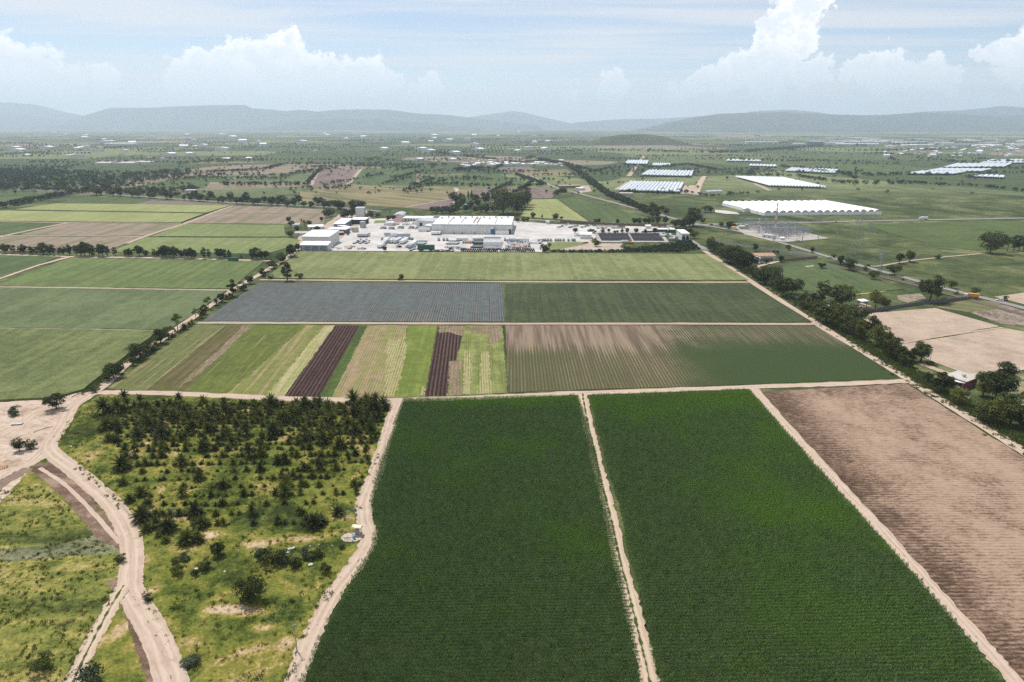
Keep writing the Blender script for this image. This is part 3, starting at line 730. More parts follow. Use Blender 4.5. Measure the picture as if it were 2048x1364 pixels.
ribbon([(740, 900), (900, 840), (1085, 782), (1240, 722), (1360, 678)], 6.0, M_BERM, "dirt_track", "slanting track left of the factory field", z5, jit=.4)
ribbon([(0, 854), (400, 853), (830, 860)], 5.0, M_BERM, "dirt_track", "level track in the brown fields", z5, jit=.4)
ribbon([(1236, 720), (1900, 726)], 4.0, M_BERM, "dirt_track", "pale line across the bare field", z5, jit=.3)
ribbon([(62, 500), (122, 404), (200, 396)], 9.0, M_BERM, "dirt_track", "pale edge track of the purple-brown field", z6)
ribbon([(280, 496), (360, 402)], 9.0, M_BERM, "dirt_track", "pale lane right of the purple-brown field", z6)
ribbon([(890, 650), (915, 580), (920, 530), (905, 515)], 8.0, M_TRACK, "dirt_track", "pale lane from the highway to the farm", z6)
ribbon([(610, 630), (900, 576)], 5.0, M_BERM, "dirt_track", "pale line below the stubble field", z6)
ribbon([(1215, 706), (1500, 655), (1900, 600)], 2.4, M_BERM, "dirt_track", "pale line across the bare tan field", z7, jit=.3)
ribbon([(1640, 922), (1840, 910), (2046, 878), (2400, 830)], 3.5, M_TRACK, "dirt_track", "pale edge of the bare tan field", z7, jit=.3)
ribbon([(1340, 845), (1500, 905), (1640, 945)], 4.5, M_BERM, "dirt_track", "farm lane behind the tree belt", z7, jit=.3)
ribbon([(1000, 180), (1060, 178), (1300, 140), (1500, 118), (1750, 95)], 3.5, M_BERM, "dirt_track", "footpath crossing the right pasture", z7, jit=.4)
ribbon([(230, 200), (240, 180), (300, 165), (360, 150), (400, 148)], 4.0, M_TRACK, "dirt_track", "curved drive beside the red-roofed house", z7, jit=.3)
ribbon([(505, 322), (600, 350), (700, 390)], 2.0, M_BERM, "dirt_track", "thin path in the paddock", z7)
ribbon([(630, 280), (648, 230), (668, 200)], 12.0, M_TRACK, "dirt_track", "pale lane beside the far greenhouses", z4)
ribbon([(340, 200), (400, 120), (410, 112)], 12.0, M_BERM, "dirt_track", "far pale lane", z4)
ribbon([(880, 230), (950, 262)], 10.0, M_BERM, "dirt_track", "pale service lane at the stepped greenhouse", z4)

for (pts, zf, lb) in [([(80, 706), (600, 714), (1205, 722)], z5, "dark ditch between the two yellow-green strips"), ([(-60, 769), (500, 774), (1060, 779)], z5, "dark ditch below the yellow-green strips"), ([(1056, 778), (1210, 722), (1352, 677)], z5, "dark ditch beside the bare field"),
                      ([(930, 859), (1300, 861), (1672, 863)], z5, "dark ditch across the bright green field"), ([(-40, 624), (200, 614), (400, 606)], z5, "dark line in the far left green field")]:
    ribbon(pts, 3.0, M_DITCH, "ditch", lb, zf, jit=.4, cat="ditch", z=.55)
# verge under the tree belt and along the corn
field([(1500, 545), (1420, 485), (1440, 480), (1520, 530), (1600, 575), (1720, 650), (1830, 735), (1930, 800), (2048, 870), (2300, 1020), (2300, 1062), (2048, 893), (1828, 752)], M_VERGE, "weedy green verge under the tree belt", name="verge", cat="grass", z=0.031)
field([(210, 790), (212, 772), (300, 700), (420, 618), (500, 572), (512, 566), (404, 644), (375, 652), (228, 770)], M_VERGE, "green verge below the tree-lined track", name="verge", cat="grass", z=0.0315)
field([(112, 800), (172, 778), (262, 704), (318, 664), (345, 650), (350, 656), (275, 706), (186, 776), (140, 806)], M_VERGE, "dark green bank beside the sorghum", name="verge", cat="grass", z=0.032)

# ---- roads -----------------------------------------------------------------------
ribbon([(-300, 366), (0, 378), (180, 386), (320, 396), (458, 405), (600, 411), (700, 417), (790, 426), (860, 432), (1022, 438), (1150, 444), (1256, 449), (1340, 452), (1400, 450), (1470, 448), (1577, 446), (1800, 441), (2048, 436.5), (2400, 429)], 9.0, M_ASPH, "road", "grey highway crossing behind the factory", jit=.1, cat="road")
ribbon([(1400, 450), (1350, 438), (1317, 429), (1260, 414), (1195, 397), (1146, 384), (1108, 374), (1060, 352), (1010, 345)], 8.0, M_ASPH, "road", "grey road slanting away to the far village", jit=.1, cat="road")
ribbon([(1392, 449), (1440, 456), (1500, 468), (1560, 485), (1640, 509), (1700, 526), (1800, 553), (1900, 580), (1998, 604), (2048, 617), (2300, 684)], 7.0, M_ASPH, "road", "grey country road slanting down to the right edge", jit=.1, cat="road")
ribbon([(690, 160), (800, 190), (1000, 235), (1350, 322), (1640, 402), (1800, 446), (2100, 528)], 5.5, M_RAIL, "railway", "brown railway ballast beside the country road", z7, jit=.2, cat="railway")
ribbon([(1565, 415), (1620, 450), (1700, 500)], 6.0, M_ASPH, "road", "short concrete drive by the white hall", z2, jit=.1, cat="road")
ribbon([(455, 375), (480, 385), (520, 400)], 4.0, M_ASPH, "road", "short service lane under the trees", z7, jit=.1, cat="road")

# ---- factory yard --------------------------------------------------------------------
M_YARD = patchy("concrete_yard", [A(208, 202, 196), A(222, 216, 211), A(231, 226, 221), A(238, 234, 230)], 30, (1, 1), 0, 2.0, 0.1, gl=.15)
M_YARD2 = patchy("dusty_yard", [A(186, 166, 148), A(206, 188, 170), A(222, 206, 190)], 14, (1, 1), 0, 1.5, 0.2, gl=.2)
field([(655, 502), (1084, 505), (1088, 490), (1178, 484), (1200, 470), (1330, 466), (1345, 455), (1110, 449), (1000, 440), (800, 436), (742, 438), (700, 462)], M_YARD, "pale concrete factory yard", name="yard", cat="yard", jit=.2)
field([(598, 500), (655, 502), (700, 462), (742, 438), (760, 432), (720, 414), (690, 420), (665, 440), (640, 455), (600, 470), (590, 490)], M_YARD2, "dusty yard between the farm houses and sheds", name="yard", cat="yard", jit=.5)
field([(480, 490), (720, 440), (740, 400), (760, 440), (1010, 440), (980, 470), (1080, 505), (600, 505)], M_YARD2, "dusty earth heap area beside the pale yard", z2, name="yard", cat="yard", jit=.6)
field([(385, 430), (700, 428), (640, 460), (470, 490), (390, 500)], M_G1, "small green lawn right of the yard", z2, name="lawn", cat="lawn")
field([(1080, 440), (1440, 430), (1580, 430), (1650, 490), (1000, 500), (1010, 470)], M_VERGE, "scrubby green ground before the white hall", z2, name="scrub_ground", cat="grass")
field([(708, 256), (722, 232), (800, 232), (805, 252)], M_G1, "small green lawn behind the tanks", z1, name="lawn", cat="lawn")
field([(920, 240), (1000, 232), (960, 255)], M_G1, "tiny lawn by the office", z1, name="lawn", cat="lawn")
field([(640, 180), (860, 150), (1200, 170), (1180, 190), (700, 222)], M_VERGE, "planted ground behind the factory", z1, name="lawn", cat="lawn")
field([(1320, 190), (1330, 60), (1500, 55), (1860, 70), (1760, 190)], M_VERGE, "shady ground of the water park", z1, name="park_ground", cat="grass")
# substation pad and greenhouse apron
M_PAD = patchy("gravel_pad", [A(176, 172, 164), A(200, 194, 186), A(212, 206, 198)], 10, (1, 1), 0, 1.0, .2, gl=.2)
field([(180, 460), (240, 420), (900, 470), (1030, 508), (1312, 588), (820, 628), (640, 622), (300, 540)], M_PAD, "gravel pad of the substation", b2, name="gravel_pad", cat="ground")
field([(-60, 240), (60, 250), (200, 270), (240, 296), (60, 290), (-60, 270)], M_ASPH if False else M_YARD, "apron beside the big greenhouse", b2, name="apron", cat="ground")
field([(380, 240), (330, 225), (275, 258), (330, 262)], M_YARD2, "bare earth at the far greenhouse", z4, name="bare_earth", cat="ground")
field([(580, 240), (630, 240), (640, 280), (560, 275)], M_YARD2, "bare earth beside the far greenhouse", z4, name="bare_earth", cat="ground")
field([(1600, 505), (1690, 500), (1708, 535), (1640, 545)], M_YARD2, "bare forecourt by the far road", z6, name="bare_earth", cat="ground")
# small pale patches in the pasture
field([(555, 180), (610, 176), (612, 182), (560, 187)], M_YARD2, "small pale slab in the paddock", z7, name="slab", cat="slab")

# ================================================================== MOUNTAINS
def mount_mat(name, a, b, c):
    m, t = new_mat(name)
    P = pos(t)
    n = t.noise(P, 1 / 420.0, 6, 0.65)
    g = t.noise(P, 1 / 60.0, 4, 0.65)
    f = t.m('ADD', t.m('MULTIPLY', n, 0.65), t.m('MULTIPLY', g, 0.35))
    col = t.ramp(f, [(0.36, a), (0.52, b), (0.70, c)])
    finish(t, col, 1.0, g, 0.6, 20.0, spec=0.0)
    return m
M_MOUNT = mount_mat("forested_mountain", A(52, 66, 44), A(74, 84, 58), A(108, 106, 80))
M_HILL = mount_mat("haze_lightened_hill", A(76, 86, 58), A(94, 102, 70), A(122, 120, 88))  # hill tones painted lighter, standing in for thicker haze
def mountain(name, prof, D, label, front, back, seed, mat=M_MOUNT, nu=150, cliff=0.0):
    """a range whose crest line passes through the surveyed bearings at distance D"""
    us = np.array([p[0] for p in prof], float); vs_ = np.array([p[1] for p in prof], float)
    uu = np.linspace(us[0], us[-1], nu)
    hv = np.interp(uu, us, vs_)
    nd = 26
    verts = []
    for i in range(nu):
        x = (uu[i] - 1024) / F * D * math.cos(PITCH) * 1.05
        d = view_dir(uu[i], hv[i])
        crest = H + D * d.z / d.y
        x = D * d.x / d.y
        crest = max(crest, 2.0)
        for j in range(nd):
            s = j / (nd - 1)
            y = D - front + (front + back) * s
            if y < D:
                q = (y - (D - front)) / front
                f = (q ** 1.5) * (1 - cliff) + cliff * (1 / (1 + math.exp(-(q - .82) * 26)))
            else:
                f = 1 - ((y - D) / back) ** 1.3
            nn = mnoise.hetero_terrain(Vector((x / 1500 + seed * 7.3, y / 1100, seed)), 0.9, 2.2, 6, 0.6)
            rg = mnoise.noise(Vector((x / 420 + seed, y / 1700, seed * 3.1)))
            k = 4 * f * (1 - f)
            z = crest * (f * (1 + 0.0 * nn) + k * (0.26 * rg + 0.05 * (nn - .6)))
            if abs(f - 1) < .08: z += crest * 0.015 * mnoise.noise(Vector((x / 120, seed, 0)))
            sx = x * (y / D) if j < nd * .7 else x
            verts.append((x, y, max(z, 0) - 3.0))
    fs = [(i * nd + j, (i + 1) * nd + j, (i + 1) * nd + j + 1, i * nd + j + 1) for i in range(nu - 1) for j in range(nd - 1)]
    o = obj(name, mesh_from(name, verts, fs, [mat], smooth=True))
    return tag(o, label, "mountain", kind="structure")
mountain("mountain", [(-520, 232), (-200, 205), (0, 203), (60, 207), (130, 224), (190, 236), (260, 246), (340, 252)], 25000, "faint blue mountain slope at the far left", 4000, 2500, 1)
mountain("mountain", [(-500, 252), (-300, 236), (-100, 236), (0, 227), (60, 231), (120, 240), (200, 252)], 22000, "low blue foothill at the left edge", 2500, 1500, 9)
mountain("mountain", [(60, 252), (130, 240), (170, 234), (205, 219), (222, 215), (300, 215), (330, 213), (380, 211), (420, 210), (485, 209), (505, 216), (545, 219), (570, 222), (600, 219),
                      (635, 223), (670, 219), (720, 218), (780, 219), (830, 226), (890, 229), (940, 235), (1000, 242), (1080, 252)], 21500, "long flat-topped blue mesa across the left half", 3200, 2200, 2, nu=240, cliff=.35)
mountain("mountain", [(520, 256), (600, 240), (680, 236), (760, 240), (860, 246), (960, 256)], 18000, "low blue spur in front of the mesa", 1800, 1200, 10)
mountain("mountain", [(840, 254), (900, 240), (960, 231), (1000, 225), (1024, 222), (1045, 224), (1090, 235), (1140, 246), (1200, 254)], 27000, "blue cone-shaped mountain in the middle", 3000, 2000, 3)
mountain("mountain", [(1080, 254), (1160, 244), (1240, 238), (1320, 237), (1400, 232), (1480, 236), (1560, 246), (1700, 254)], 25000, "pale low ridge right of the cone", 2500, 2000, 4)
mountain("mountain", [(1290, 258), (1340, 244), (1390, 234), (1440, 227), (1500, 225), (1560, 224), (1620, 226), (1680, 229), (1740, 230), (1800, 228), (1860, 225), (1930, 228), (2000, 231), (2060, 229), (2250, 226), (2500, 240), (2700, 256)],
         15000, "long dark blue wooded ridge on the right", 2300, 1800, 5, nu=240)
mountain("mountain", [(1700, 246), (1760, 230), (1850, 222), (1900, 221), (1950, 217), (2000, 211), (2048, 214), (2150, 206), (2400, 212), (2700, 250)], 19500, "higher blue ridge at the right edge", 2600, 2000, 6)
mountain("mountain", [(1440, 246), (1500, 223), (1540, 220), (1590, 219), (1640, 224), (1720, 240), (1760, 248)], 22000, "faint blue ridge top behind the wooded ridge", 2400, 2000, 8)
mountain("hill", [(1165, 287), (1190, 279), (1215, 272), (1245, 268), (1295, 267), (1325, 271), (1350, 279), (1380, 287)], 4700, "small round dark green hill on the plain", 330, 400, 7, mat=M_HILL, nu=80)

# ================================================================== PLANT SOURCES
def tris_leaf(cen, nrm, size, asp, rng):
    """diamond leaves at cen facing roughly nrm"""
    n = len(cen)
    r = rng.normal(size=(n, 3)); nn = nrm + r * 0.55
    nn /= np.linalg.norm(nn, axis=1)[:, None] + 1e-9
    t = rng.normal(size=(n, 3)); u = np.cross(nn, t); u /= np.linalg.norm(u, axis=1)[:, None] + 1e-9
    v = np.cross(nn, u)
    s = size * rng.uniform(.6, 1.35, (n, 1))
    V = np.stack([cen - u * s, cen + v * s * asp, cen + u * s, cen - v * s * asp], 1).reshape(-1, 3)
    Fc = np.arange(n * 4).reshape(-1, 4)
    return V, Fc
def crown_mesh(name, rng, mat, shape='round', nclump=26, per=70, leaf=.035, R_=.36, z0=.28, z1=1.0):
    """unit-height crown: clumps of leaf-sized faces, gaps between the clumps"""
    Vs = []; Fs = []; b = 0
    for i in range(nclump):
        while True:
            p = rng.uniform(-1, 1, 3)
            L = np.linalg.norm(p)
            if .35 < L < 1: break
        zc = (z0 + z1) / 2; hz = (z1 - z0) / 2
        f = 1.0
        if shape == 'tall': f = .72
        if shape == 'cone': f = .62 * (1 - (p[2] * .5 + .5) * .8)
        if shape == 'wide': f = 1.25
        rc = R_ * rng.uniform(.26, .44) * (f if shape == 'cone' else max(f, .75))
        c = np.array([p[0] * R_ * .8 * f, p[1] * R_ * .8 * f, zc + p[2] * hz * .82])
        if shape in ('round', 'wide') and p[2] < -.3: c[:2] *= .8
        d = rng.normal(size=(per, 3)); d /= np.linalg.norm(d, axis=1)[:, None]
        d[:, 2] = np.where(d[:, 2] < -.45, -d[:, 2], d[:, 2])
        pt = c + d * rc * rng.uniform(.55, 1.08, (per, 1)) * np.array([1, 1, .8])
        V, Fc = tris_leaf(pt, d + np.array([0, 0, .35]), leaf, .62, rng)
        Vs.append(V); Fs.append(Fc + b); b += len(V)
    V = np.concatenate(Vs); Fc = np.concatenate(Fs)
    V[:, 2] = np.maximum(V[:, 2], .01)
    return mesh_from(name, V.tolist(), Fc.tolist(), [mat])
def trunk_mesh(name, rng, mat, h=.5, r=.028, limbs=5, spread=.2):
    mb = MB()
    bend = rng.uniform(-.03, .03, 2)
    pts = [(0, 0, -.02), (bend[0] * .5, bend[1] * .5, h * .35), (bend[0], bend[1], h * .7), (bend[0] * 1.4, bend[1] * 1.4, h)]
    mb.tube(pts, [r * 1.3, r, r * .8, r * .55], mat, 6)
    for k in range(limbs):
        a = k * 2.4 + rng.uniform(0, 1); z = h * rng.uniform(.45, .9)
        e = (math.cos(a) * spread, math.sin(a) * spread, z + rng.uniform(.12, .3))
        mb.tube([(bend[0], bend[1], z), (e[0] * .5, e[1] * .5, z + (e[2] - z) * .6), e], [r * .5, r * .36, r * .15], mat, 5)
    return mb.mesh(name)
M_BARK = plain("bark", (0.09, 0.07, 0.05), 0.95, 0.4, 3.0, spec=0.05)
M_LEAF = leafmat("dark_tree_foliage", (0.018, 0.028, 0.008), (0.080, 0.097, 0.025), 0.45)
M_LEAFO = leafmat("olive_tree_foliage", (0.032, 0.042, 0.010), (0.130, 0.142, 0.030), 0.45)
M_LEAFG = leafmat("grey_green_foliage", (0.035, 0.050, 0.028), (0.085, 0.105, 0.060), 0.35)
M_LEAFFAR = leafmat("far_tree_foliage", (0.020, 0.032, 0.013), (0.050, 0.072, 0.028), 0.02)
rng = np.random.default_rng(5)
TREES = {}
def tree_kind(kind, n, mat, **kw):
    tk = {k: kw.pop(k) for k in ('th', 'tr', 'limbs', 'spread') if k in kw}
    L = []
    for i in range(n):
        L.append((trunk_mesh("trunk", rng, M_BARK, tk.get('th', .5), tk.get('tr', .028), tk.get('limbs', 5), tk.get('spread', .2)),
                  crown_mesh("crown", rng, mat, **kw)))
    TREES[kind] = L
tree_kind('round', 5, M_LEAF, nclump=34, per=75, leaf=.036, R_=.44, z0=.10)
tree_kind('olive', 3, M_LEAFO, nclump=32, per=75, leaf=.032, R_=.46, z0=.12)
tree_kind('wide', 3, M_LEAF, shape='wide', nclump=34, per=70, leaf=.038, R_=.50, z0=.08)
tree_kind('tall', 4, M_LEAF, shape='tall', nclump=26, per=70, leaf=.026, R_=.38, z0=.06, th=.6, tr=.02)
tree_kind('cone', 2, M_LEAF, shape='cone', nclump=30, per=60, leaf=.024, R_=.30, z0=.06, th=.8, tr=.016, spread=.06)
tree_kind('thin', 2, M_LEAFO, shape='tall', nclump=15, per=55, leaf=.026, R_=.42, z0=.34, th=.65, tr=.018)
tree_kind('bush', 4, M_LEAF, shape='wide', nclump=20, per=60, leaf=.05, R_=.56, z0=.02, th=.3, tr=.03)
tree_kind('greybush', 2, M_LEAFG, shape='wide', nclump=20, per=60, leaf=.05, R_=.56, z0=.02, th=.3, tr=.03)
tree_kind('dead', 1, M_BARK, shape='tall', nclump=9, per=26, leaf=.02, R_=.5, z0=.4, th=.7, tr=.02, limbs=9, spread=.3)
ORD = ["first", "second", "third", "fourth", "fifth", "sixth", "seventh", "eighth", "ninth", "tenth", "eleventh", "twelfth", "thirteenth", "fourteenth",
       "fifteenth", "sixteenth", "seventeenth", "eighteenth", "nineteenth"]
TENS = {20: "twent", 30: "thirt", 40: "fort", 50: "fift", 60: "sixt", 70: "sevent", 80: "eight", 90: "ninet"}
def ordinal(n):
    if n < 20: return ORD[n - 1]
    t, r = n // 10 * 10, n % 10
    return TENS[t] + ("ieth" if r == 0 else "y-" + ORD[r - 1])
def tree_at(x, y, hgt, kind, label, group=None, wide=1.0, name=None):
    tm, cm = random.choice(TREES[kind])
    nm = name or ("bush" if 'bush' in kind else "tree")
    r = empty(nm, (x, y, 0), random.uniform(0, 6.28))
    r.scale = (hgt * wide, hgt * wide, hgt)
    obj("trunk", tm, r); obj("crown", cm, r)
    return tag(r, label, "bush" if 'bush' in kind else "tree", group)
def tree_px(u, v, hpx, kind, label, group=None, wide=1.0, name=None):
    x, y = G(u, v)
    # a tree seen from above shows its height times the cosine of the look-down angle
    d = view_dir(u, v).normalized()
    hgt = hpx / ppm(u, v) / max(.55, math.sqrt(1 - d.z * d.z))
    return tree_at(x, y, hgt, kind, label, group, wide, name)
def row(zf, sc, items, kinds, phrase, group, order=lambda p: p[0]):
    """items (x, base y, height[, kind]) in a zoomed frame; labelled by their order in the row"""
    its = sorted(items, key=order)
    n = len(its)
    for i, it in enumerate(its):
        u, v = zf(it[0], it[1])
        k = it[3] if len(it) > 3 else random.choice(kinds)
        lb = phrase(i + 1, n)
        tree_px(u, v, it[2] * sc, k, lb, group, random.uniform(.9, 1.15))

# ---- row of trees on the left (below the fallow fields)
TR1 = [(35, 215, 55), (90, 217, 50), (130, 218, 45), (155, 218, 50), (205, 222, 45), (235, 222, 45), (278, 222, 65), (320, 224, 55), (350, 226, 60), (380, 226, 45), (405, 224, 45), (447, 226, 55),
       (490, 228, 60), (520, 230, 65), (545, 232, 75), (575, 232, 70), (597, 232, 40), (635, 233, 70), (660, 235, 70), (690, 233, 60), (738, 230, 50), (805, 236, 40), (825, 236, 45), (845, 236, 40),
       (892, 234, 60), (935, 234, 35), (988, 240, 50), (1010, 238, 35), (1040, 238, 55), (1062, 240, 65), (1085, 240, 55), (1115, 243, 60), (1165, 243, 45), (1205, 245, 55), (1228, 247, 55), (1250, 247, 45),
       (1307, 250, 65), (1340, 248, 55), (1410, 250, 60), (1440, 250, 55), (1470, 250, 50), (1545, 250, 22), (1615, 255, 65), (1645, 255, 65), (1672, 255, 55), (1705, 253, 50)]
row(z8, .3125 * 1.22, TR1, ['round', 'tall', 'tall', 'round'], lambda i, n: f"{ordinal(i)} dark tree from the left in the row behind the soft green field", "trees in the left cross row")
# ---- trees and palms along the tree-lined track
TR2 = [(1840, 390, 105, 'tall'), (1915, 378, 35, 'bush'), (1600, 410, 50, 'round'), (1490, 490, 98, 'tall'), (1550, 452, 45, 'bush'), (1735, 378, 25, 'bush'), (1690, 360, 45, 'bush'), (1750, 310, 45, 'bush'),
       (1800, 275, 58, 'round'), (1862, 240, 70, 'round'), (1335, 570, 70, 'thin'), (1308, 605, 52, 'round'), (1255, 635, 60, 'thin'), (1138, 710, 100, 'thin'), (1118, 736, 40, 'thin'), (1030, 790, 78, 'round'),
       (870, 895, 88, 'wide'), (855, 930, 50, 'round'), (795, 950, 50, 'dead'), (730, 1010, 78, 'wide'), (690, 1032, 62, 'round'), (765, 985, 50, 'round'), (1910, 195, 40, 'round'), (1290, 628, 40, 'bush'), (1420, 525, 50, 'round'), (960, 850, 50, 'bush')]
row(z8, .3125 * 1.2, TR2, ['round'], lambda i, n: f"{ordinal(i)} tree counted from the near end of the tree-lined track", "trees along the track to the factory")
for (x, y, h, lb) in [(2570, 385, 40, "small dark tree alone on the track behind the blue-grey field"), (2555, 388, 18, "low bush beside the lone tree behind the blue-grey field")]:
    tree_px(*z8(x, y), h * .3125, 'round' if h > 20 else 'bush', lb)
# ---- singles around the pale earth
for (zf, sc, x, y, h, k, wd, lb) in [
    (a3, .18325, 620, 375, 175, 'wide', 1.05, "large dark round tree at the edge of the sorghum"),
    (a3, .18325, 165, 445, 105, 'greybush', 1.1, "small grey-green tree on the pale earth"),
    (a3, .18325, 1030, 195, 70, 'greybush', .9, "small round bush in the fork of the tracks"),
    (a3, .18325, 215, 835, 150, 'olive', 1.0, "left one of a pair of trees on the pale earth"),
    (a3, .18325, 330, 815, 110, 'bush', 1.0, "right one of a pair of trees on the pale earth"),
    (a1, .44272, 1130, 1005, 105, 'wide', .92, "dark round tree alone in the weedy meadow"),
    (a1, .44272, 548, 822, 38, 'bush', 1.0, "small dark bush beside the bend of the winding track"),
    (a1, .44272, 985, 795, 60, 'round', 1.1, "dark tree just below the palms"),
    (a1, .44272, 805, 880, 42, 'bush', 1.0, "round dark bush in the meadow, left of three"),
    (a1, .44272, 925, 855, 46, 'bush', 1.0, "round dark bush in the meadow, top right of three"),
    (a1, .44272, 880, 888, 30, 'bush', 1.0, "small dark bush in the meadow, between two larger ones"),
    (a1, .44272, 795, 832, 28, 'bush', 1.0, "tiny dark bush below the leftmost palms"),
    (a1, .44272, 840, 815, 32, 'greybush', 1.3, "low grey scrub below the palms"),
    (a1, .44272, 1180, 815, 60, 'greybush', 1.0, "grey-green bush at the left end of the scrub thicket"),
    (a1, .44272, 1235, 830, 66, 'bush', 1.05, "dark bush in the middle of the scrub thicket"),
    (a1, .44272, 1285, 825, 50, 'greybush', 1.1, "grey-green bush at the right end of the scrub thicket"),
    (a1, .44272, 1395, 805, 50, 'greybush', 1.0, "grey bush beside the white stones"),
    (a1, .44272, 1440, 800, 38, 'bush', 1.0, "dark bush right of the white stones"),
    (a1, .44272, 1338, 850, 44, 'bush', 1.0, "dark bush below the white stones"),
    (a1, .44272, 1470, 868, 38, 'bush', 1.0, "dark bush near the corn track"),
    (a1, .44272, 1545, 765, 22, 'bush', 1.0, "small bush below the pump station"),
    (a1, .44272, 672, 998, 28, 'bush', 1.2, "bright little bush beside the winding track"),
    (a1, .44272, 190, 1310, 66, 'bush', 1.1, "dark bush in the windblown grass at the bottom left"),
    (a1, .44272, 415, 1385, 80, 'greybush', 1.1, "grey bush cut by the bottom edge"),
    (a1, .44272, 860, 1290, 40, 'greybush', 1.6, "low weed clump near the bottom of the winding track"),
    (a1, .44272, 1320, 1005, 16, 'bush', 1.0, "tiny bush right of the lone round tree"),
]:
    tree_px(*zf(x, y), h * sc, k, lb, None, wd)
# ---- the tree belt on the right
TR3 = [(20, 150, 100), (62, 165, 110), (140, 215, 120), (195, 255, 75), (290, 300, 110), (350, 335, 105), (400, 388, 125), (462, 372, 100), (545, 440, 85, 'thin'), (600, 472, 95), (665, 442, 150, 'tall'), (800, 455, 135, 'wide'),
       (640, 510, 90), (690, 562, 135), (742, 592, 135, 'olive'), (800, 612, 145, 'olive'), (860, 645, 125), (905, 560, 110), (930, 682, 115, 'olive'), (1000, 655, 120), (1040, 722, 135, 'olive'), (1100, 772, 125), (1150, 805, 125, 'olive'), (1195, 832, 95),
       (1225, 862, 70, 'bush'), (1340, 832, 125), (1282, 830, 82), (1030, 470, 110, 'olive'), (1092, 462, 60), (1392, 972, 62), (1470, 1045, 125), (1602, 1125, 108, 'olive'), (1795, 1012, 105), (1850, 1085, 165, 'wide'), (1765, 1070, 105, 'olive'),
       (1760, 1235, 130), (1850, 1262, 165, 'olive'), (1950, 1262, 150), (2015, 1135, 95, 'thin'), (2035, 1290, 105), (1920, 1180, 130), (1880, 1010, 100), (2110, 1330, 140), (2200, 1390, 150),
       (1540, 1000, 60, 'bush'), (560, 470, 60, 'bush'), (520, 440, 60), (245, 275, 70), (100, 190, 90), (-20, 120, 80), (-60, 95, 80), (-95, 75, 80)]
row(z7, .29326 * 1.15, TR3, ['round', 'wide', 'round'], lambda i, n: f"{ordinal(i)} tree from the far end of the dark belt beside the straight right-hand track", "trees of the right belt", order=lambda p: p[1])
TR4 = [(665, 195, 36), (1020, 270, 58), (795, 165, 55), (850, 205, 78), (965, 210, 30, 'bush'), (1160, 240, 68, 'wide'), (1195, 160, 68), (1265, 150, 72), (1455, 128, 30, 'bush'), (1550, 330, 50, 'bush'), (1710, 372, 46, 'bush'), (1580, 370, 22, 'bush'),
       (210, 76, 46), (440, 68, 32), (600, 88, 36), (745, 122, 26, 'bush'), (385, 150, 42), (290, 165, 36), (1815, 92, 135, 'wide'), (1930, 76, 95, 'thin'), (1975, 72, 105, 'tall'), (2010, 74, 100, 'tall'), (2042, 70, 115, 'tall'), (1220, 275, 16, 'bush'),
       (1350, 300, 16, 'bush'), (1500, 415, 22, 'bush'), (1920, 412, 30, 'bush'), (985, 182, 16, 'bush'), (1402, 420, 160, 'olive'), (1450, 425, 70, 'thin'), (345, 255, 66), (1905, 935, 98, 'wide'), (1970, 925, 40, 'bush'), (340, 92, 20, 'bush'), (90, 95, 60, 'tall'), (1400, 855, 30, 'bush'), (365, 90, 18, 'bush')]
row(z7, .29326 * 1.12, TR4, ['round', 'wide'], lambda i, n: f"{ordinal(i)} scattered tree or bush from the left in the pasture right of the belt", "scattered trees in the right pasture")
# ---- trees round the factory car park and crossroads
TR5 = [(1440, 312, 62), (1490, 322, 72), (1580, 296, 115), (1552, 302, 85), (1660, 272, 38), (1362, 202, 48), (1330, 172, 42), (1350, 278, 52), (1290, 278, 52), (1250, 278, 42), (1215, 278, 42), (1185, 276, 40), (1100, 280, 46), (1140, 278, 42), (960, 280, 36), (790, 272, 32, 'bush'), (810, 272, 34),
       (455, 248, 50), (270, 232, 42), (505, 244, 24), (345, 234, 32, 'tall'), (1550, 192, 40), (1580, 190, 42), (1690, 182, 50), (1725, 184, 42), (1620, 192, 34), (1810, 300, 36), (1870, 322, 55), (1900, 318, 50), (1590, 396, 50), (1545, 372, 52), (1510, 345, 40),
       (615, 356, 40), (735, 350, 30, 'bush'), (765, 356, 30, 'bush'), (845, 352, 28), (890, 352, 32), (940, 356, 22), (962, 356, 24), (1000, 352, 28), (1042, 356, 38), (1115, 356, 38), (1190, 352, 28), (1270, 356, 42),
       (365, 516, 48), (405, 500, 60, 'thin'), (1240, 150, 42), (1260, 170, 45), (1280, 190, 48), (1230, 200, 45), (1200, 190, 45), (1150, 138, 26), (1290, 225, 45), (1250, 225, 42), (225, 262, 34), (195, 262, 34), (140, 265, 34), (60, 255, 30), (790, 465, 46)]
row(z2, .24414 * 1.2, TR5, ['round', 'wide'], lambda i, n: f"{ordinal(i)} tree from the left among those by the car park and crossroads", "trees by the car park and crossroads")
TR6 = [(70, 250, 42), (90, 280, 40), (130, 320, 42), (80, 355, 40), (140, 460, 45), (85, 500, 70), (190, 295, 60, 'thin'), (225, 275, 40), (285, 325, 46), (315, 240, 32), (355, 210, 55), (390, 200, 50), (450, 155, 22), (480, 220, 50), (510, 215, 60), (545, 210, 58), (570, 185, 70), (610, 150, 62), (590, 200, 60),
       (555, 135, 50), (440, 150, 62), (795, 470, 40), (820, 235, 35), (860, 232, 35), (20, 560, 70), (50, 600, 40), (700, 205, 30, 'bush'), (740, 210, 30, 'bush'), (680, 195, 35), (660, 215, 28), (165, 250, 30, 'tall')]
row(z1, .26367 * 1.2, TR6, ['round', 'wide', 'round'], lambda i, n: f"{ordinal(i)} tree from the left around the sheds at the factory's left side", "trees around the factory sheds")
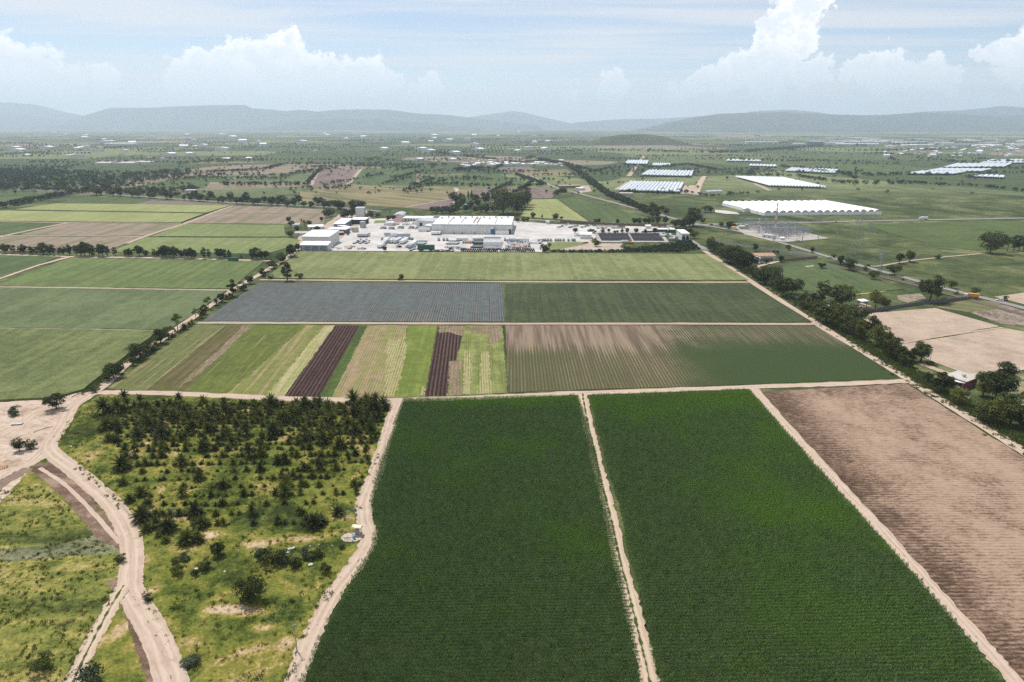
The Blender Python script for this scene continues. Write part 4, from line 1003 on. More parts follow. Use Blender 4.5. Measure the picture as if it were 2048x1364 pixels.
# ---- water park trees
TR7 = [(1190, 668, 130, 'wide'), (1270, 664, 62), (1300, 640, 85), (1330, 612, 115, 'tall'), (1315, 625, 90), (1245, 600, 60, 'cone'), (915, 605, 62), (905, 665, 52), (960, 588, 42, 'cone'), (985, 585, 55, 'cone'), (1005, 585, 60, 'cone'), (1020, 600, 45), (950, 620, 45), (1000, 640, 45), (1040, 625, 40), (1060, 660, 45), (1030, 665, 42),
       (1090, 665, 50), (1085, 610, 65), (1105, 600, 60, 'cone'), (1125, 595, 58, 'cone'), (1145, 600, 60), (1165, 598, 58, 'cone'), (1185, 595, 55, 'cone'), (1210, 600, 55), (1228, 605, 45, 'cone'), (1265, 605, 48, 'cone'), (1285, 610, 52), (930, 640, 50), (975, 660, 45), (1130, 660, 42), (1255, 640, 48), (1160, 640, 55), (800, 665, 40), (850, 662, 40), (775, 662, 36), (830, 668, 32), (880, 668, 40)]
row(z6, .3418 * 1.15, TR7, ['round', 'wide'], lambda i, n: f"{ordinal(i)} tree from the left in the water park behind the factory", "trees in the water park")
# ---- highway trees behind the left fields
HW = []
for k in range(44):
    x = 530 + k * 34 + random.uniform(-10, 10)
    yb = float(np.interp(x, [520, 1100, 1340, 2048], [607, 640, 660, 694])) + (6 if k % 3 else -10)
    HW.append((x, yb, random.uniform(22, 46)))
row(z5, .3418 * 1.3, HW, ['round', 'wide', 'round'], lambda i, n: f"{ordinal(i)} tree from the left along the highway behind the left fields", "trees along the highway")

# ================================================================== SCATTERED STUFF (uncountable)
def scatter(name, pts, scl, protos, label, cat, rotr=None, idx=None, tilt=0.0):
    pts = np.asarray(pts, float); n = len(pts)
    me = bpy.data.meshes.new(name)
    me.vertices.add(n); me.vertices.foreach_set('co', pts.astype(np.float32).ravel())
    def att(nm, typ, arr):
        a = me.attributes.new(nm, typ, 'POINT'); a.data.foreach_set('value', arr)
    att('turn', 'FLOAT', (RNG.uniform(0, 6.283, n) if rotr is None else np.asarray(rotr)).astype(np.float32))
    att('size', 'FLOAT', np.asarray(scl, np.float32))
    att('pick', 'INT', (RNG.integers(0, len(protos), n) if idx is None else np.asarray(idx)).astype(np.int32))
    me.update()
    o = obj(name, me)
    col = bpy.data.collections.new(name + "_sources")
    for i, pm in enumerate(protos):
        po = bpy.data.objects.new(f"{name}_source_{i:02d}", pm)
        col.objects.link(po)
    ng = bpy.data.node_groups.new(name + "_scatter", 'GeometryNodeTree')
    ng.interface.new_socket(name='Geometry', in_out='INPUT', socket_type='NodeSocketGeometry')
    ng.interface.new_socket(name='Geometry', in_out='OUTPUT', socket_type='NodeSocketGeometry')
    N = ng.nodes; L = ng.links
    gi = N.new('NodeGroupInput'); go = N.new('NodeGroupOutput')
    ci_ = N.new('GeometryNodeCollectionInfo')
    ci_.inputs['Collection'].default_value = col
    ci_.inputs['Separate Children'].default_value = True
    ci_.inputs['Reset Children'].default_value = True
    ip = N.new('GeometryNodeInstanceOnPoints'); ip.inputs['Pick Instance'].default_value = True
    def named(nm, typ):
        a = N.new('GeometryNodeInputNamedAttribute'); a.data_type = typ; a.inputs['Name'].default_value = nm
        return a.outputs['Attribute']
    cx = N.new('ShaderNodeCombineXYZ')
    L.new(named('turn', 'FLOAT'), cx.inputs[2])
    L.new(gi.outputs[0], ip.inputs['Points']); L.new(ci_.outputs[0], ip.inputs['Instance'])
    L.new(named('pick', 'INT'), ip.inputs['Instance Index'])
    er = N.new('FunctionNodeEulerToRotation'); L.new(cx.outputs[0], er.inputs[0]); L.new(er.outputs[0], ip.inputs['Rotation'])
    cs = N.new('ShaderNodeCombineXYZ'); s_ = named('size', 'FLOAT')
    for k in range(3): L.new(s_, cs.inputs[k])
    L.new(cs.outputs[0], ip.inputs['Scale'])
    L.new(ip.outputs[0], go.inputs[0])
    md = o.modifiers.new("scatter", 'NODES'); md.node_group = ng
    return tag(o, label, cat, kind="stuff")
def inside(px, py, poly):
    poly = np.asarray(poly); n = len(poly)
    c = np.zeros(len(px), bool)
    j = n - 1
    for i in range(n):
        xi, yi = poly[i]; xj, yj = poly[j]
        k = ((yi > py) != (yj > py)) & (px < (xj - xi) * (py - yi) / (yj - yi + 1e-12) + xi)
        c ^= k; j = i
    return c

# ---- corn: row pieces about 1.3 m long, each several plants with arching leaves
M_CORN = leafmat("corn_leaves", (0.066, 0.132, 0.032), (0.230, 0.345, 0.120), 5.0, 0.3, (62.0, (0.185, 0.330, 0.045), 0.46, 0.74, 262.0, 292.0), 0.12)
def corn_piece(seed):
    r = np.random.default_rng(seed)
    V = []; Fc = []
    def strip(pts, wid):
        b = len(V)
        for i, p in enumerate(pts):
            d = pts[min(i + 1, len(pts) - 1)] - pts[max(0, i - 1)]
            side = np.cross(d, np.array([0, 0, 1.0])); side /= np.linalg.norm(side) + 1e-9
            w_ = wid * (1 - (i / (len(pts) - 1)) ** 2 * .9)
            V.append(tuple(p - side * w_)); V.append(tuple(p + side * w_))
        for i in range(len(pts) - 1):
            Fc.append((b + 2 * i, b + 2 * i + 1, b + 2 * i + 3, b + 2 * i + 2))
    x = -.65
    while x < .65:
        px, py = x + r.uniform(-.05, .05), r.uniform(-.05, .05)
        hh = r.uniform(1.6, 1.95)
        a0 = r.uniform(0, 6.28)
        for k in range(7):
            z = hh * (.3 + .1 * k); a = a0 + k * 2.6 + r.uniform(-.4, .4)
            L = r.uniform(.34, .52) * (1.0 if k < 5 else .6); up = .12 + .07 * k
            dr = np.array([math.cos(a), math.sin(a) * .45, 0])
            o_ = np.array([px, py, z])
            strip([o_, o_ + dr * L * .35 + np.array([0, 0, up + .1]), o_ + dr * L * .75 + np.array([0, 0, up * .8]), o_ + dr * L + np.array([0, 0, -.12 + up * .3])], .062)
        x += .24
    return mesh_from("corn_row_piece", V, Fc, [M_CORN])
corn_protos = [corn_piece(100 + i) for i in range(5)]
CORN_A = [(806, 804), (1155, 796), (1172, 850), (1188, 905), (1205, 985), (1222, 1065), (1240, 1150), (1262, 1250), (1280, 1364), (1300, 1560), (520, 1560), (607, 1364), (640, 1285), (692, 1190), (745, 1100), (752, 1060), (742, 1010), (752, 960), (780, 880)]
CORN_B = [(1180, 796), (1497, 785), (1550, 846), (1690, 1005), (1840, 1170), (1945, 1300), (1996, 1364), (2150, 1560), (1366, 1560), (1318, 1364), (1300, 1290), (1280, 1190), (1254, 1090), (1240, 1020), (1214, 930), (1195, 860)]
M_CORNSOIL = patchy("dark_weedy_corn_soil", [A(40, 48, 28), A(54, 60, 36), A(70, 70, 46)], 6, (1, 1), 0, .5)  # soil dark and greenish with weeds
cpts = []
for nm, poly in (("left", CORN_A), ("right", CORN_B)):
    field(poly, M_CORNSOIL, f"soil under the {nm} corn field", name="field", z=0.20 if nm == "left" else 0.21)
    wp = poly_world(poly)
    # the surveyed outline is the leaf line; pull the rows in a little
    xs = [p[0] for p in wp]; ys = [p[1] for p in wp]
    ry = np.arange(min(ys), max(ys) - .8, 1.22)
    rx = np.arange(min(xs), max(xs), 1.22)
    X, Y = np.meshgrid(rx, ry)
    X = X + (np.arange(len(ry)) % 2)[:, None] * .6
    tiltr = 0.03 * X
    X = X.ravel() + RNG.uniform(-.15, .15, X.size); Y = (Y + tiltr).ravel() + RNG.uniform(-.08, .08, X.size)
    k = inside(X, Y, wp) & (RNG.uniform(size=X.size) > .012)
    cpts.append(np.stack([X[k], Y[k], np.full(k.sum(), .15)], 1))
cpts = np.concatenate(cpts)
cs_ = RNG.normal(1.0, .045, len(cpts)).clip(.85, 1.15)
cs_ *= np.array([1.0 + .10 * mnoise.noise(Vector((p[0] / 14, p[1] / 14, 1.0))) for p in cpts])
scatter("corn_crop", cpts, cs_, corn_protos, "dense dark green corn standing in close rows in the two near fields", "corn",
        rotr=np.where(RNG.uniform(size=len(cpts)) < .5, 0, math.pi) + 0.03)

# ---- meadow weeds
M_WEED = leafmat("meadow_weeds", (0.080, 0.110, 0.020), (0.200, 0.205, 0.045), 0.12, 0.35, (9.0, (0.32, 0.25, 0.115), 0.52, 0.66))
M_WEEDG = leafmat("grey_green_weeds", (0.07, 0.10, 0.055), (0.17, 0.21, 0.12), 0.2, 0.3)
M_WEEDD = leafmat("dark_weeds", (0.060, 0.095, 0.024), (0.125, 0.165, 0.045), 0.2, 0.3)
def tuft(seed, mat, n=26, h=.5, r_=.5):
    r = np.random.default_rng(seed)
    V = []; Fc = []
    for i in range(n):
        a = r.uniform(0, 6.28); q = r_ * math.sqrt(r.uniform()); b = len(V)
        x, y = q * math.cos(a), q * math.sin(a); t = r.uniform(0, 6.28); l = h * r.uniform(.5, 1.2); w_ = r.uniform(.05, .1)
        dx_, dy_ = math.cos(t) * w_, math.sin(t) * w_; lx, ly = r.uniform(-.4, .4, 2) * l
        V += [(x - dx_, y - dy_, 0), (x + dx_, y + dy_, 0), (x + dx_ + lx * .5, y + dy_ + ly * .5, l * .7), (x + lx, y + ly, l * .95)]
        Fc.append((b, b + 1, b + 2, b + 3))
    return mesh_from("weed_tuft", V, Fc, [mat])
weed_protos = [tuft(1, M_WEED), tuft(2, M_WEED, 30, .35, .7), tuft(3, M_WEEDD, 34, .6, .6), tuft(4, M_WEEDG, 34, .55, .7), tuft(5, M_WEED, 22, .8, .4)]
MEADOW_W = poly_world([(105, 905), (130, 850), (165, 810), (205, 793), (500, 802), (778, 808), (765, 900), (730, 975), (722, 1060), (690, 1150), (622, 1250), (585, 1364), (540, 1500), (400, 1500), (365, 1400), (330, 1290), (290, 1210), (285, 1100), (255, 1040), (200, 980)])
MEADOW_L = poly_world([(0, 500), (180, 480), (300, 570), (420, 700), (540, 800), (530, 900), (520, 980), (400, 1180), (300, 1364), (200, 1500), (-200, 1500), (-200, 600)], a1)
wp_ = []
for wp, nn in ((MEADOW_W, 8000), (MEADOW_L, 3200)):
    xs = [p[0] for p in wp]; ys = [p[1] for p in wp]
    X = RNG.uniform(min(xs), max(xs), nn * 2); Y = RNG.uniform(min(ys), max(ys), nn * 2)
    k = inside(X, Y, wp)
    wp_.append(np.stack([X[k], Y[k], np.full(k.sum(), .02)], 1)[:nn])
wp_ = np.concatenate(wp_)
wn = np.array([mnoise.noise(Vector((p[0] / 9, p[1] / 9, 3.3))) for p in wp_])
wn2 = np.array([mnoise.noise(Vector((p[0] / 13, p[1] / 13, 8.1))) for p in wp_])
keep = wn + RNG.normal(0, .25, len(wn)) > -.12
wp_, wn, wn2 = wp_[keep], wn[keep], wn2[keep]
widx = np.where(wn2 > .42, 3, np.where((wn > .5) & (wp_[:, 0] > -75), 2, RNG.choice([0, 1, 4], len(wn))))
scatter("meadow_weeds", wp_, RNG.uniform(.6, 1.3, len(wp_)) * np.where(widx == 2, 1.1, 1.0), weed_protos, "rough weeds and grass tufts covering the meadow around the palms", "weeds", idx=widx)
# weeds along the tracks and at the foot of the belt
vp = []
def along(pts, zf, n, spread, sizes=(.6, 1.4)):
    w_ = catmull(poly_world(pts, zf), 12)
    for i in range(n):
        p = w_[random.randrange(len(w_) - 1)]
        vp.append((p[0] + random.gauss(0, spread), p[1] + random.gauss(0, spread * 1.6), .02))
along([(1505, 548), (1640, 634), (1740, 698), (1835, 755), (1920, 806), (2048, 885), (2200, 985)], ID, 2600, 3.2)
along([(1420, 492), (1505, 548)], ID, 500, 3.2)
along([(175, 782), (262, 708), (340, 656)], ID, 700, 1.6)
along([(1180, 800), (1204, 930), (1232, 1060), (1268, 1210), (1310, 1400)], ID, 0, 1.4)
vp = np.array(vp)
scatter("verge_weeds", vp, RNG.uniform(.9, 2.2, len(vp)), [weed_protos[2], weed_protos[0], weed_protos[2]], "dark green weeds filling the verge under the tree belt", "weeds")

# ---- palm grove
M_FROND = leafmat("palm_fronds", (0.014, 0.023, 0.005), (0.080, 0.090, 0.016), 0.5, 0.2)
M_PBARK = plain("palm_bark", (0.10, 0.075, 0.05), 0.95, 0.4, 4.0, spec=0.05)
def palm_mesh(seed, nf=30, L0=2.3, th=.8):
    r = np.random.default_rng(seed)
    V = []; Fc = []
    for i in range(nf):
        a = i * 2.39996 + r.uniform(-.2, .2)
        e = R(78) - R(92) * (i / nf) ** .8 + r.uniform(-.12, .12)
        L = L0 * r.uniform(.85, 1.1)
        p = np.array([0, 0, th]); d = np.array([math.cos(a) * math.cos(e), math.sin(a) * math.cos(e), math.sin(e)])
        ns = 7; pts = [p.copy()]
        for k in range(ns):
            p = p + d * L / ns; pts.append(p.copy())
            d = d + np.array([0, 0, -.13]); d /= np.linalg.norm(d)
        side = np.array([-math.sin(a), math.cos(a), 0])
        for k in range(1, ns + 1):
            q = pts[k]; q0 = pts[k - 1]
            f = k / ns
            ll = .52 * L0 / 2.3 * math.sin(math.pi * (.15 + .8 * f)) + .08
            fw = (q - q0) / np.linalg.norm(q - q0)
            for s in (-1, 1):
                for h_ in (0.0, .5):
                    o_ = q0 + (q - q0) * h_
                    tip = o_ + side * s * ll * .85 + fw * ll * .6 + np.array([0, 0, -.22 * ll])
                    b = len(V)
                    V += [tuple(o_), tuple(o_ + fw * L * .075), tuple(tip)]
                    Fc.append((b, b + 1, b + 2))
    crown = mesh_from("frond_crown", V, Fc, [M_FROND])
    mb = MB()
    mb.tube([(0, 0, -.05), (.02, 0, th * .5), (0, .02, th), (0, 0, th + .35)], [.30, .24, .24, .12], M_PBARK, 8)
    return mb.mesh("trunk"), crown
palms = [palm_mesh(200 + i, nf, L0, th) for i, (nf, L0, th) in enumerate([(34, 2.4, .7), (40, 2.7, 1.2), (28, 2.0, .5), (36, 2.3, 2.0), (30, 2.2, 1.5), (24, 1.7, .35)])]
GROVE = poly_world([(212, 800), (760, 806), (776, 815), (752, 890), (735, 950), (715, 985), (700, 1020), (640, 1050), (560, 1062), (440, 1065), (430, 1085), (320, 1085), (285, 1060), (275, 1005), (245, 925), (220, 880)])
xs = [p[0] for p in GROVE]; ys = [p[1] for p in GROVE]
gp = []
yy = min(ys)
while yy < max(ys):
    xx = min(xs) + random.uniform(0, 2)
    depth = (yy - min(ys)) / (max(ys) - min(ys))
    while xx < max(xs):
        px_, py_ = xx + random.gauss(0, .5), yy + random.gauss(0, .26) + .03 * xx
        gap = mnoise.noise(Vector((px_ / 16, py_ / 11, 5.0)))
        if random.random() < .64 + .85 * max(0, depth - .4) + .36 * gap:
            gp.append((px_, py_))
        xx += 2.35
    yy += 6.0 - (2.6 if depth > .55 else .6) * depth
gp = np.array(gp); gp = gp[inside(gp[:, 0], gp[:, 1], GROVE)]
gd = np.hypot(gp[:, 0], gp[:, 1])
gs = np.where(RNG.uniform(size=len(gp)) < .13, RNG.uniform(1.0, 1.4, len(gp)), RNG.uniform(.42, .82, len(gp)))
gs *= 1.0 + .28 * np.clip((gp[:, 1] - min(ys)) / (max(ys) - min(ys)) - .45, 0, 1) / .55
order = np.argsort(-(gs / gd))
big = order[:300]; rest = order[300:]
PG = "date palms planted in the grove"
far_y = np.sort(gp[:, 1])[-26]
for i in big:
    k = random.choice([0, 1, 0, 2, 3, 4, 1])
    r_ = empty("date_palm", (gp[i, 0], gp[i, 1], 0), random.uniform(0, 6.28)); s_ = float(gs[i]); r_.scale = (s_, s_, s_ * random.uniform(1.0, 1.35))
    obj("trunk", palms[k][0], r_); obj("crown", palms[k][1], r_)
    fx = (gp[i, 0] - min(xs)) / (max(xs) - min(xs)); fy = (gp[i, 1] - min(ys)) / (max(ys) - min(ys))
    sz = "large" if s_ > 1.2 else ("middle-sized" if s_ > .85 else "small")
    where = ("near", "middle", "back")[min(2, int(fy * 3))] + " " + ("left", "left-centre", "right-centre", "right")[min(3, int(fx * 4))]
    tag(r_, f"{sz} bushy dark green date palm in the {where} part of the palm grove", "palm tree", f"{sz} date palms in the {where} part of the grove")
if len(rest):
    sources = []
    for tm, cm in palms[:3]:
        bm = bmesh.new(); bm.from_mesh(tm); n0 = len(bm.faces); bm.from_mesh(cm)
        bm.faces.ensure_lookup_table()
        for fi, f in enumerate(bm.faces): f.material_index = 0 if fi < n0 else 1
        me = bpy.data.meshes.new("small_palm"); bm.to_mesh(me); bm.free()
        me.materials.append(M_PBARK); me.materials.append(M_FROND)
        sources.append(me)
    scatter("small_palms", np.stack([gp[rest, 0], gp[rest, 1], np.zeros(len(rest))], 1), gs[rest], sources, "many small dark palms crowded in the back of the grove", "palm trees")
# tall palms along the back edge and beside the tree-lined track
TP = [(232, 100, 55), (335, 120, 50), (590, 112, 50), (748, 118, 45), (888, 128, 40), (1420, 118, 40), (95, 190, 105), (110, 290, 80), (1800, 120, 35), (490, 120, 35), (1920, 150, 45), (1075, 130, 32)]
def palm_px(u, v, hpx, label, group, k=None):
    x, y = G(u, v); hgt = hpx / ppm(u, v)
    r_ = empty("date_palm", (x, y, 0), random.uniform(0, 6.28)); s_ = hgt / 3.6; r_.scale = (s_, s_, s_)
    k = random.choice([1, 3, 4]) if k is None else k
    obj("trunk", palms[k][0], r_); obj("crown", palms[k][1], r_)
    return tag(r_, label, "palm tree", group)
for i, (x, y, h) in enumerate(sorted(TP)):
    palm_px(*a2(x, y), h * .30273 * 1.25, f"{ordinal(i + 1)} tall palm from the left along the back edge of the grove", "tall palms at the grove's back edge")
for i, (x, y, h) in enumerate(sorted([(1180, 702, 48), (1212, 682, 42), (1385, 545, 45), (1450, 508, 42), (1472, 500, 36), (1000, 822, 48), (935, 868, 44), (1080, 762, 42), (1105, 750, 34), (1230, 668, 40), (905, 885, 42), (985, 835, 40)])):
    palm_px(*z8(x, y), h * .3125, f"{ordinal(i + 1)} small palm from the left in the tree-lined track's row", "palms along the track to the factory")
# palms along the left edge of the grove
for i, (x, y, h) in enumerate([(215, 560, 110), (220, 660, 75), (265, 775, 65), (340, 730, 100), (345, 900, 110), (380, 965, 90), (130, 370, 70), (180, 380, 60), (515, 960, 110), (500, 1040, 70), (640, 1045, 110), (720, 1040, 90), (1480, 940, 110), (1640, 860, 100), (740, 940, 95)]):
    palm_px(*a2(x, y), h * .30273, f"{ordinal(i + 1)} of the broad palms on the near and left edge of the grove", "broad palms on the grove edge", 0 if i % 2 else 1)

# ---- distant trees: rows, woods and scattered trees on the plain
def far_tree(seed, shape, R_):
    r = np.random.default_rng(seed)
    return crown_mesh("far_tree", r, M_LEAFFAR, shape, 12, 16, .085, R_, .03, 1.0)
far_protos = [far_tree(300, 'round', .45), far_tree(301, 'wide', .5), far_tree(302, 'round', .5), far_tree(303, 'wide', .55)]
fp = []; fs_ = []
def far_line(pts, zf, spread_px=3, dens=1.0, h=(5, 9)):
    w_ = poly_world(pts, zf)
    for i in range(len(w_) - 1):
        a, b = w_[i], w_[i + 1]
        L = math.hypot(b[0] - a[0], b[1] - a[1])
        dd = math.hypot(*a)
        for k in range(int(L / 7.0 * dens)):
            t = random.random()
            fp.append((a[0] + (b[0] - a[0]) * t + random.gauss(0, spread_px * dd / 1300), a[1] + (b[1] - a[1]) * t + random.gauss(0, spread_px * dd / 420), 0)); fs_.append(random.uniform(*h))
def far_wood(pts, zf, n, h=(6, 11)):
    w_ = poly_world(pts, zf)
    xs = [p[0] for p in w_]; ys = [p[1] for p in w_]
    X = RNG.uniform(min(xs), max(xs), n * 5); Y = RNG.uniform(min(ys), max(ys), n * 5)
    k = np.where(inside(X, Y, w_))[0][:n]
    for i in k: fp.append((X[i], Y[i], 0)); fs_.append(random.uniform(*h))
far_line([(0, 695), (160, 660), (300, 632), (430, 608), (520, 596)], z5, 2, 2.2, (7, 11))
far_line([(0, 578), (200, 582), (520, 600), (700, 600)], z5, 2, 1.2)
far_line([(650, 600), (900, 612), (1100, 625), (1300, 645), (1600, 660)], z5, 1.5, 1.1, (5, 9))
far_wood([(0, 470), (350, 470), (700, 500), (1110, 470), (1120, 500), (880, 540), (650, 590), (300, 590), (200, 540), (0, 500)], z5, 620)
far_wood([(0, 500), (200, 500), (240, 560), (0, 580)], z5, 130)
far_line([(1160, 490), (1320, 480), (1550, 465), (1650, 440)], z5, 2, 2.0)
far_line([(1240, 555), (1400, 552), (1600, 555), (1790, 555)], z5, 1, 1.6)
far_line([(1800, 550), (1850, 490), (1880, 470)], z5, 1, 2.0)
far_line([(880, 612), (1000, 600), (1170, 585)], z5, 1.5, 1.5, (7, 13))
far_line([(0, 400), (300, 390), (680, 385), (860, 380)], z6, 2, 1.8)
far_line([(690, 505), (900, 498), (1070, 508), (1300, 505), (1440, 505)], z6, 1.5, 1.2)
far_line([(900, 415), (1000, 408), (1120, 405)], z6, 1, 3.0, (7, 12))
far_line([(1260, 440), (1350, 470), (1440, 500)], z6, 1, 1.5)
far_line([(1400, 350), (1500, 370), (1560, 380), (1640, 430), (1720, 500), (1800, 560), (1900, 600), (2030, 660)], z6, 2.0, 3.2, (6, 11))
far_line([(1480, 560), (1540, 535), (1560, 545)], z6, 1, 2.0)
far_line([(950, 330), (1100, 345), (1180, 360), (1300, 370), (1400, 360)], z6, 2, 2.0)
far_line([(690, 290), (800, 310), (900, 320)], z6, 3, 1.5)
far_line([(330, 270), (440, 280), (560, 270), (700, 290), (900, 275)], z4, 1.2, 0.8)
far_line([(1090, 205), (1250, 230), (1400, 235), (1520, 230), (1700, 240)], z4, 4, 1.8)
far_line([(1000, 160), (1200, 185), (1400, 200), (1550, 190)], z4, 2.5, 1.2)
far_line([(800, 195), (950, 200), (1100, 205)], z4, 2, 1.2)
far_line([(1690, 240), (1850, 245), (2048, 270)], z4, 2, 1.0)
far_line([(1800, 210), (1900, 190), (2048, 185)], z4, 1.5, 1.0)
far_line([(310, 150), (450, 165), (600, 150), (740, 180)], z4, 2, 1.2)
far_line([(110, 160), (200, 180), (260, 165)], z4, 1.5, 1.0)
far_line([(440, 95), (700, 100), (850, 95), (1180, 70)], z4, 2, 1.0, (8, 14))
far_line([(20, 45), (300, 55), (600, 60), (900, 70)], z4, 2, 1.0)
# random hedgerows and copses out to the foot of the mountains
for k in range(330):
    D = 1300 * math.exp(random.random() * 1.95)
    x = random.uniform(-.82, .82) * D
    if abs(x - 4700 * .19) < 420 and abs(D - 4700) < 420: continue
    if x > 0.05 * D and D < 1700: continue
    a = random.choice([0, 0, 0, .12, -.1, 1.4]) + random.gauss(0, .06)
    L = random.uniform(80, 420) * (D / 2500) ** .5
    sp_ = 9 + D / 420
    for q in range(int(L / sp_)):
        t = q * sp_ - L / 2 + random.gauss(0, 3)
        fp.append((x + math.cos(a) * t, D + math.sin(a) * t + random.gauss(0, 6), 0)); fs_.append(random.uniform(5, 10) * (1 + D / 14000))
for k in range(2200):
    D = 1250 * math.exp(random.random() * 1.9); x = random.uniform(-.85, .85) * D
    if abs(x - 4700 * .19) < 420 and abs(D - 4700) < 420: continue
    if x > .28 * D and D < 2300 and random.random() < .75: continue
    fp.append((x, D, 0)); fs_.append(random.uniform(3.5, 8))
scatter("distant_trees", fp, fs_, far_protos, "hedgerows, woods and scattered trees fading into haze across the far plain", "trees")
# scrub at the foot of the factory field
sp2 = []
for k in range(420):
    w_ = poly_world([(1010, 470), (1090, 490), (1200, 470), (1300, 460), (1440, 440), (1560, 430), (1640, 485), (1500, 510), (1200, 512), (800, 512), (420, 512), (430, 505), (900, 500), (1020, 496)], z2)
xs = [p[0] for p in w_]; ys = [p[1] for p in w_]
X = RNG.uniform(min(xs), max(xs), 2600); Y = RNG.uniform(min(ys), max(ys), 2600); k = inside(X, Y, w_)
sp2 = np.stack([X[k], Y[k], np.zeros(k.sum())], 1)
scatter("scrub", sp2, RNG.uniform(1.2, 3.0, len(sp2)), far_protos, "low dark scrub along the edge of the long pale green field", "scrub")

# ================================================================== BUILDINGS
M_WHITE = plain("white_sheet_roof", (0.76, 0.755, 0.74), 0.55, 0.10, 0.10)
M_WALLW = plain("pale_metal_wall", (0.60, 0.60, 0.58), 0.55, 0.12, 0.15)
M_WALLG = plain("grey_green_metal_wall", (0.64, 0.64, 0.61), 0.6, 0.12, 0.15)
M_BLUEG = plain("blue_grey_glazing", (0.16, 0.19, 0.25), 0.25, 0.25, 0.4, spec=0.6)
M_GREY = plain("grey_sheet_roof", (0.40, 0.42, 0.45), 0.5, 0.18, 0.12)
M_STEEL = plain("galvanised_steel", (0.34, 0.36, 0.38), 0.45, 0.2, 0.4, metal=0.3)
M_CONC = plain("weathered_concrete", (0.46, 0.43, 0.39), 0.9, 0.2, 0.3)
M_DARK = plain("dark_opening", (0.03, 0.032, 0.038), 0.8, 0.2, 0.5)
M_REDROOF = plain("terracotta_roof", (0.42, 0.24, 0.18), 0.85, 0.2, 0.3)
M_RED = plain("red_paint", (0.40, 0.04, 0.05), 0.6, 0.2, 0.4)
M_BLUE_ = plain("blue_paint", (0.06, 0.15, 0.35), 0.5, 0.2, 0.4)
M_LBLUE = plain("light_blue_paint", (0.12, 0.32, 0.62), 0.5, 0.15, 0.8)
M_ORANGE = plain("orange_paint", (0.70, 0.30, 0.05), 0.5, 0.15, 0.6)
M_GREENP = plain("dark_green_sheet", (0.03, 0.11, 0.08), 0.6, 0.2, 0.4)
M_BROWNB = plain("brown_brick", (0.22, 0.15, 0.12), 0.9, 0.25, 0.6)
M_RUST = plain("rust_stained_sheet", (0.40, 0.30, 0.22), 0.8, 0.3, 0.5)
M_BLACK = plain("black_rubber", (0.02, 0.02, 0.022), 0.8, 0.2, 1.0)
M_VW = plain("white_vehicle_paint", (0.72, 0.72, 0.71), 0.3, 0.06, 0.5, spec=0.5)
M_VG = plain("grey_vehicle_paint", (0.28, 0.29, 0.31), 0.3, 0.08, 0.5, spec=0.5)
M_VD = plain("dark_vehicle_paint", (0.05, 0.055, 0.065), 0.3, 0.1, 0.5, spec=0.5)
M_VR = plain("red_vehicle_paint", (0.40, 0.03, 0.03), 0.3, 0.1, 0.5, spec=0.5)
M_GLASSD = plain("vehicle_glass", (0.03, 0.04, 0.05), 0.12, 0.1, 0.5, spec=0.7)
M_PLASTIC = plain("white_greenhouse_film", (0.80, 0.80, 0.795), 0.45, 0.06, 0.05)
M_FILMG = plain("pale_grey_greenhouse_film", (0.60, 0.64, 0.68), 0.4, 0.10, 0.04)
M_GABLESHADE = plain("film_grey_with_shade", (0.46, 0.45, 0.42), 0.8, 0.15, 0.3)  # film of the gable ends, their shade put into this darker grey
M_SOLAR = plain("dark_lined_panel", (0.030, 0.031, 0.036), 0.85, 0.25, 0.3, spec=0.08)
M_POOL = plain("pool_water", (0.10, 0.48, 0.60), 0.08, 0.1, 0.4, spec=0.6)

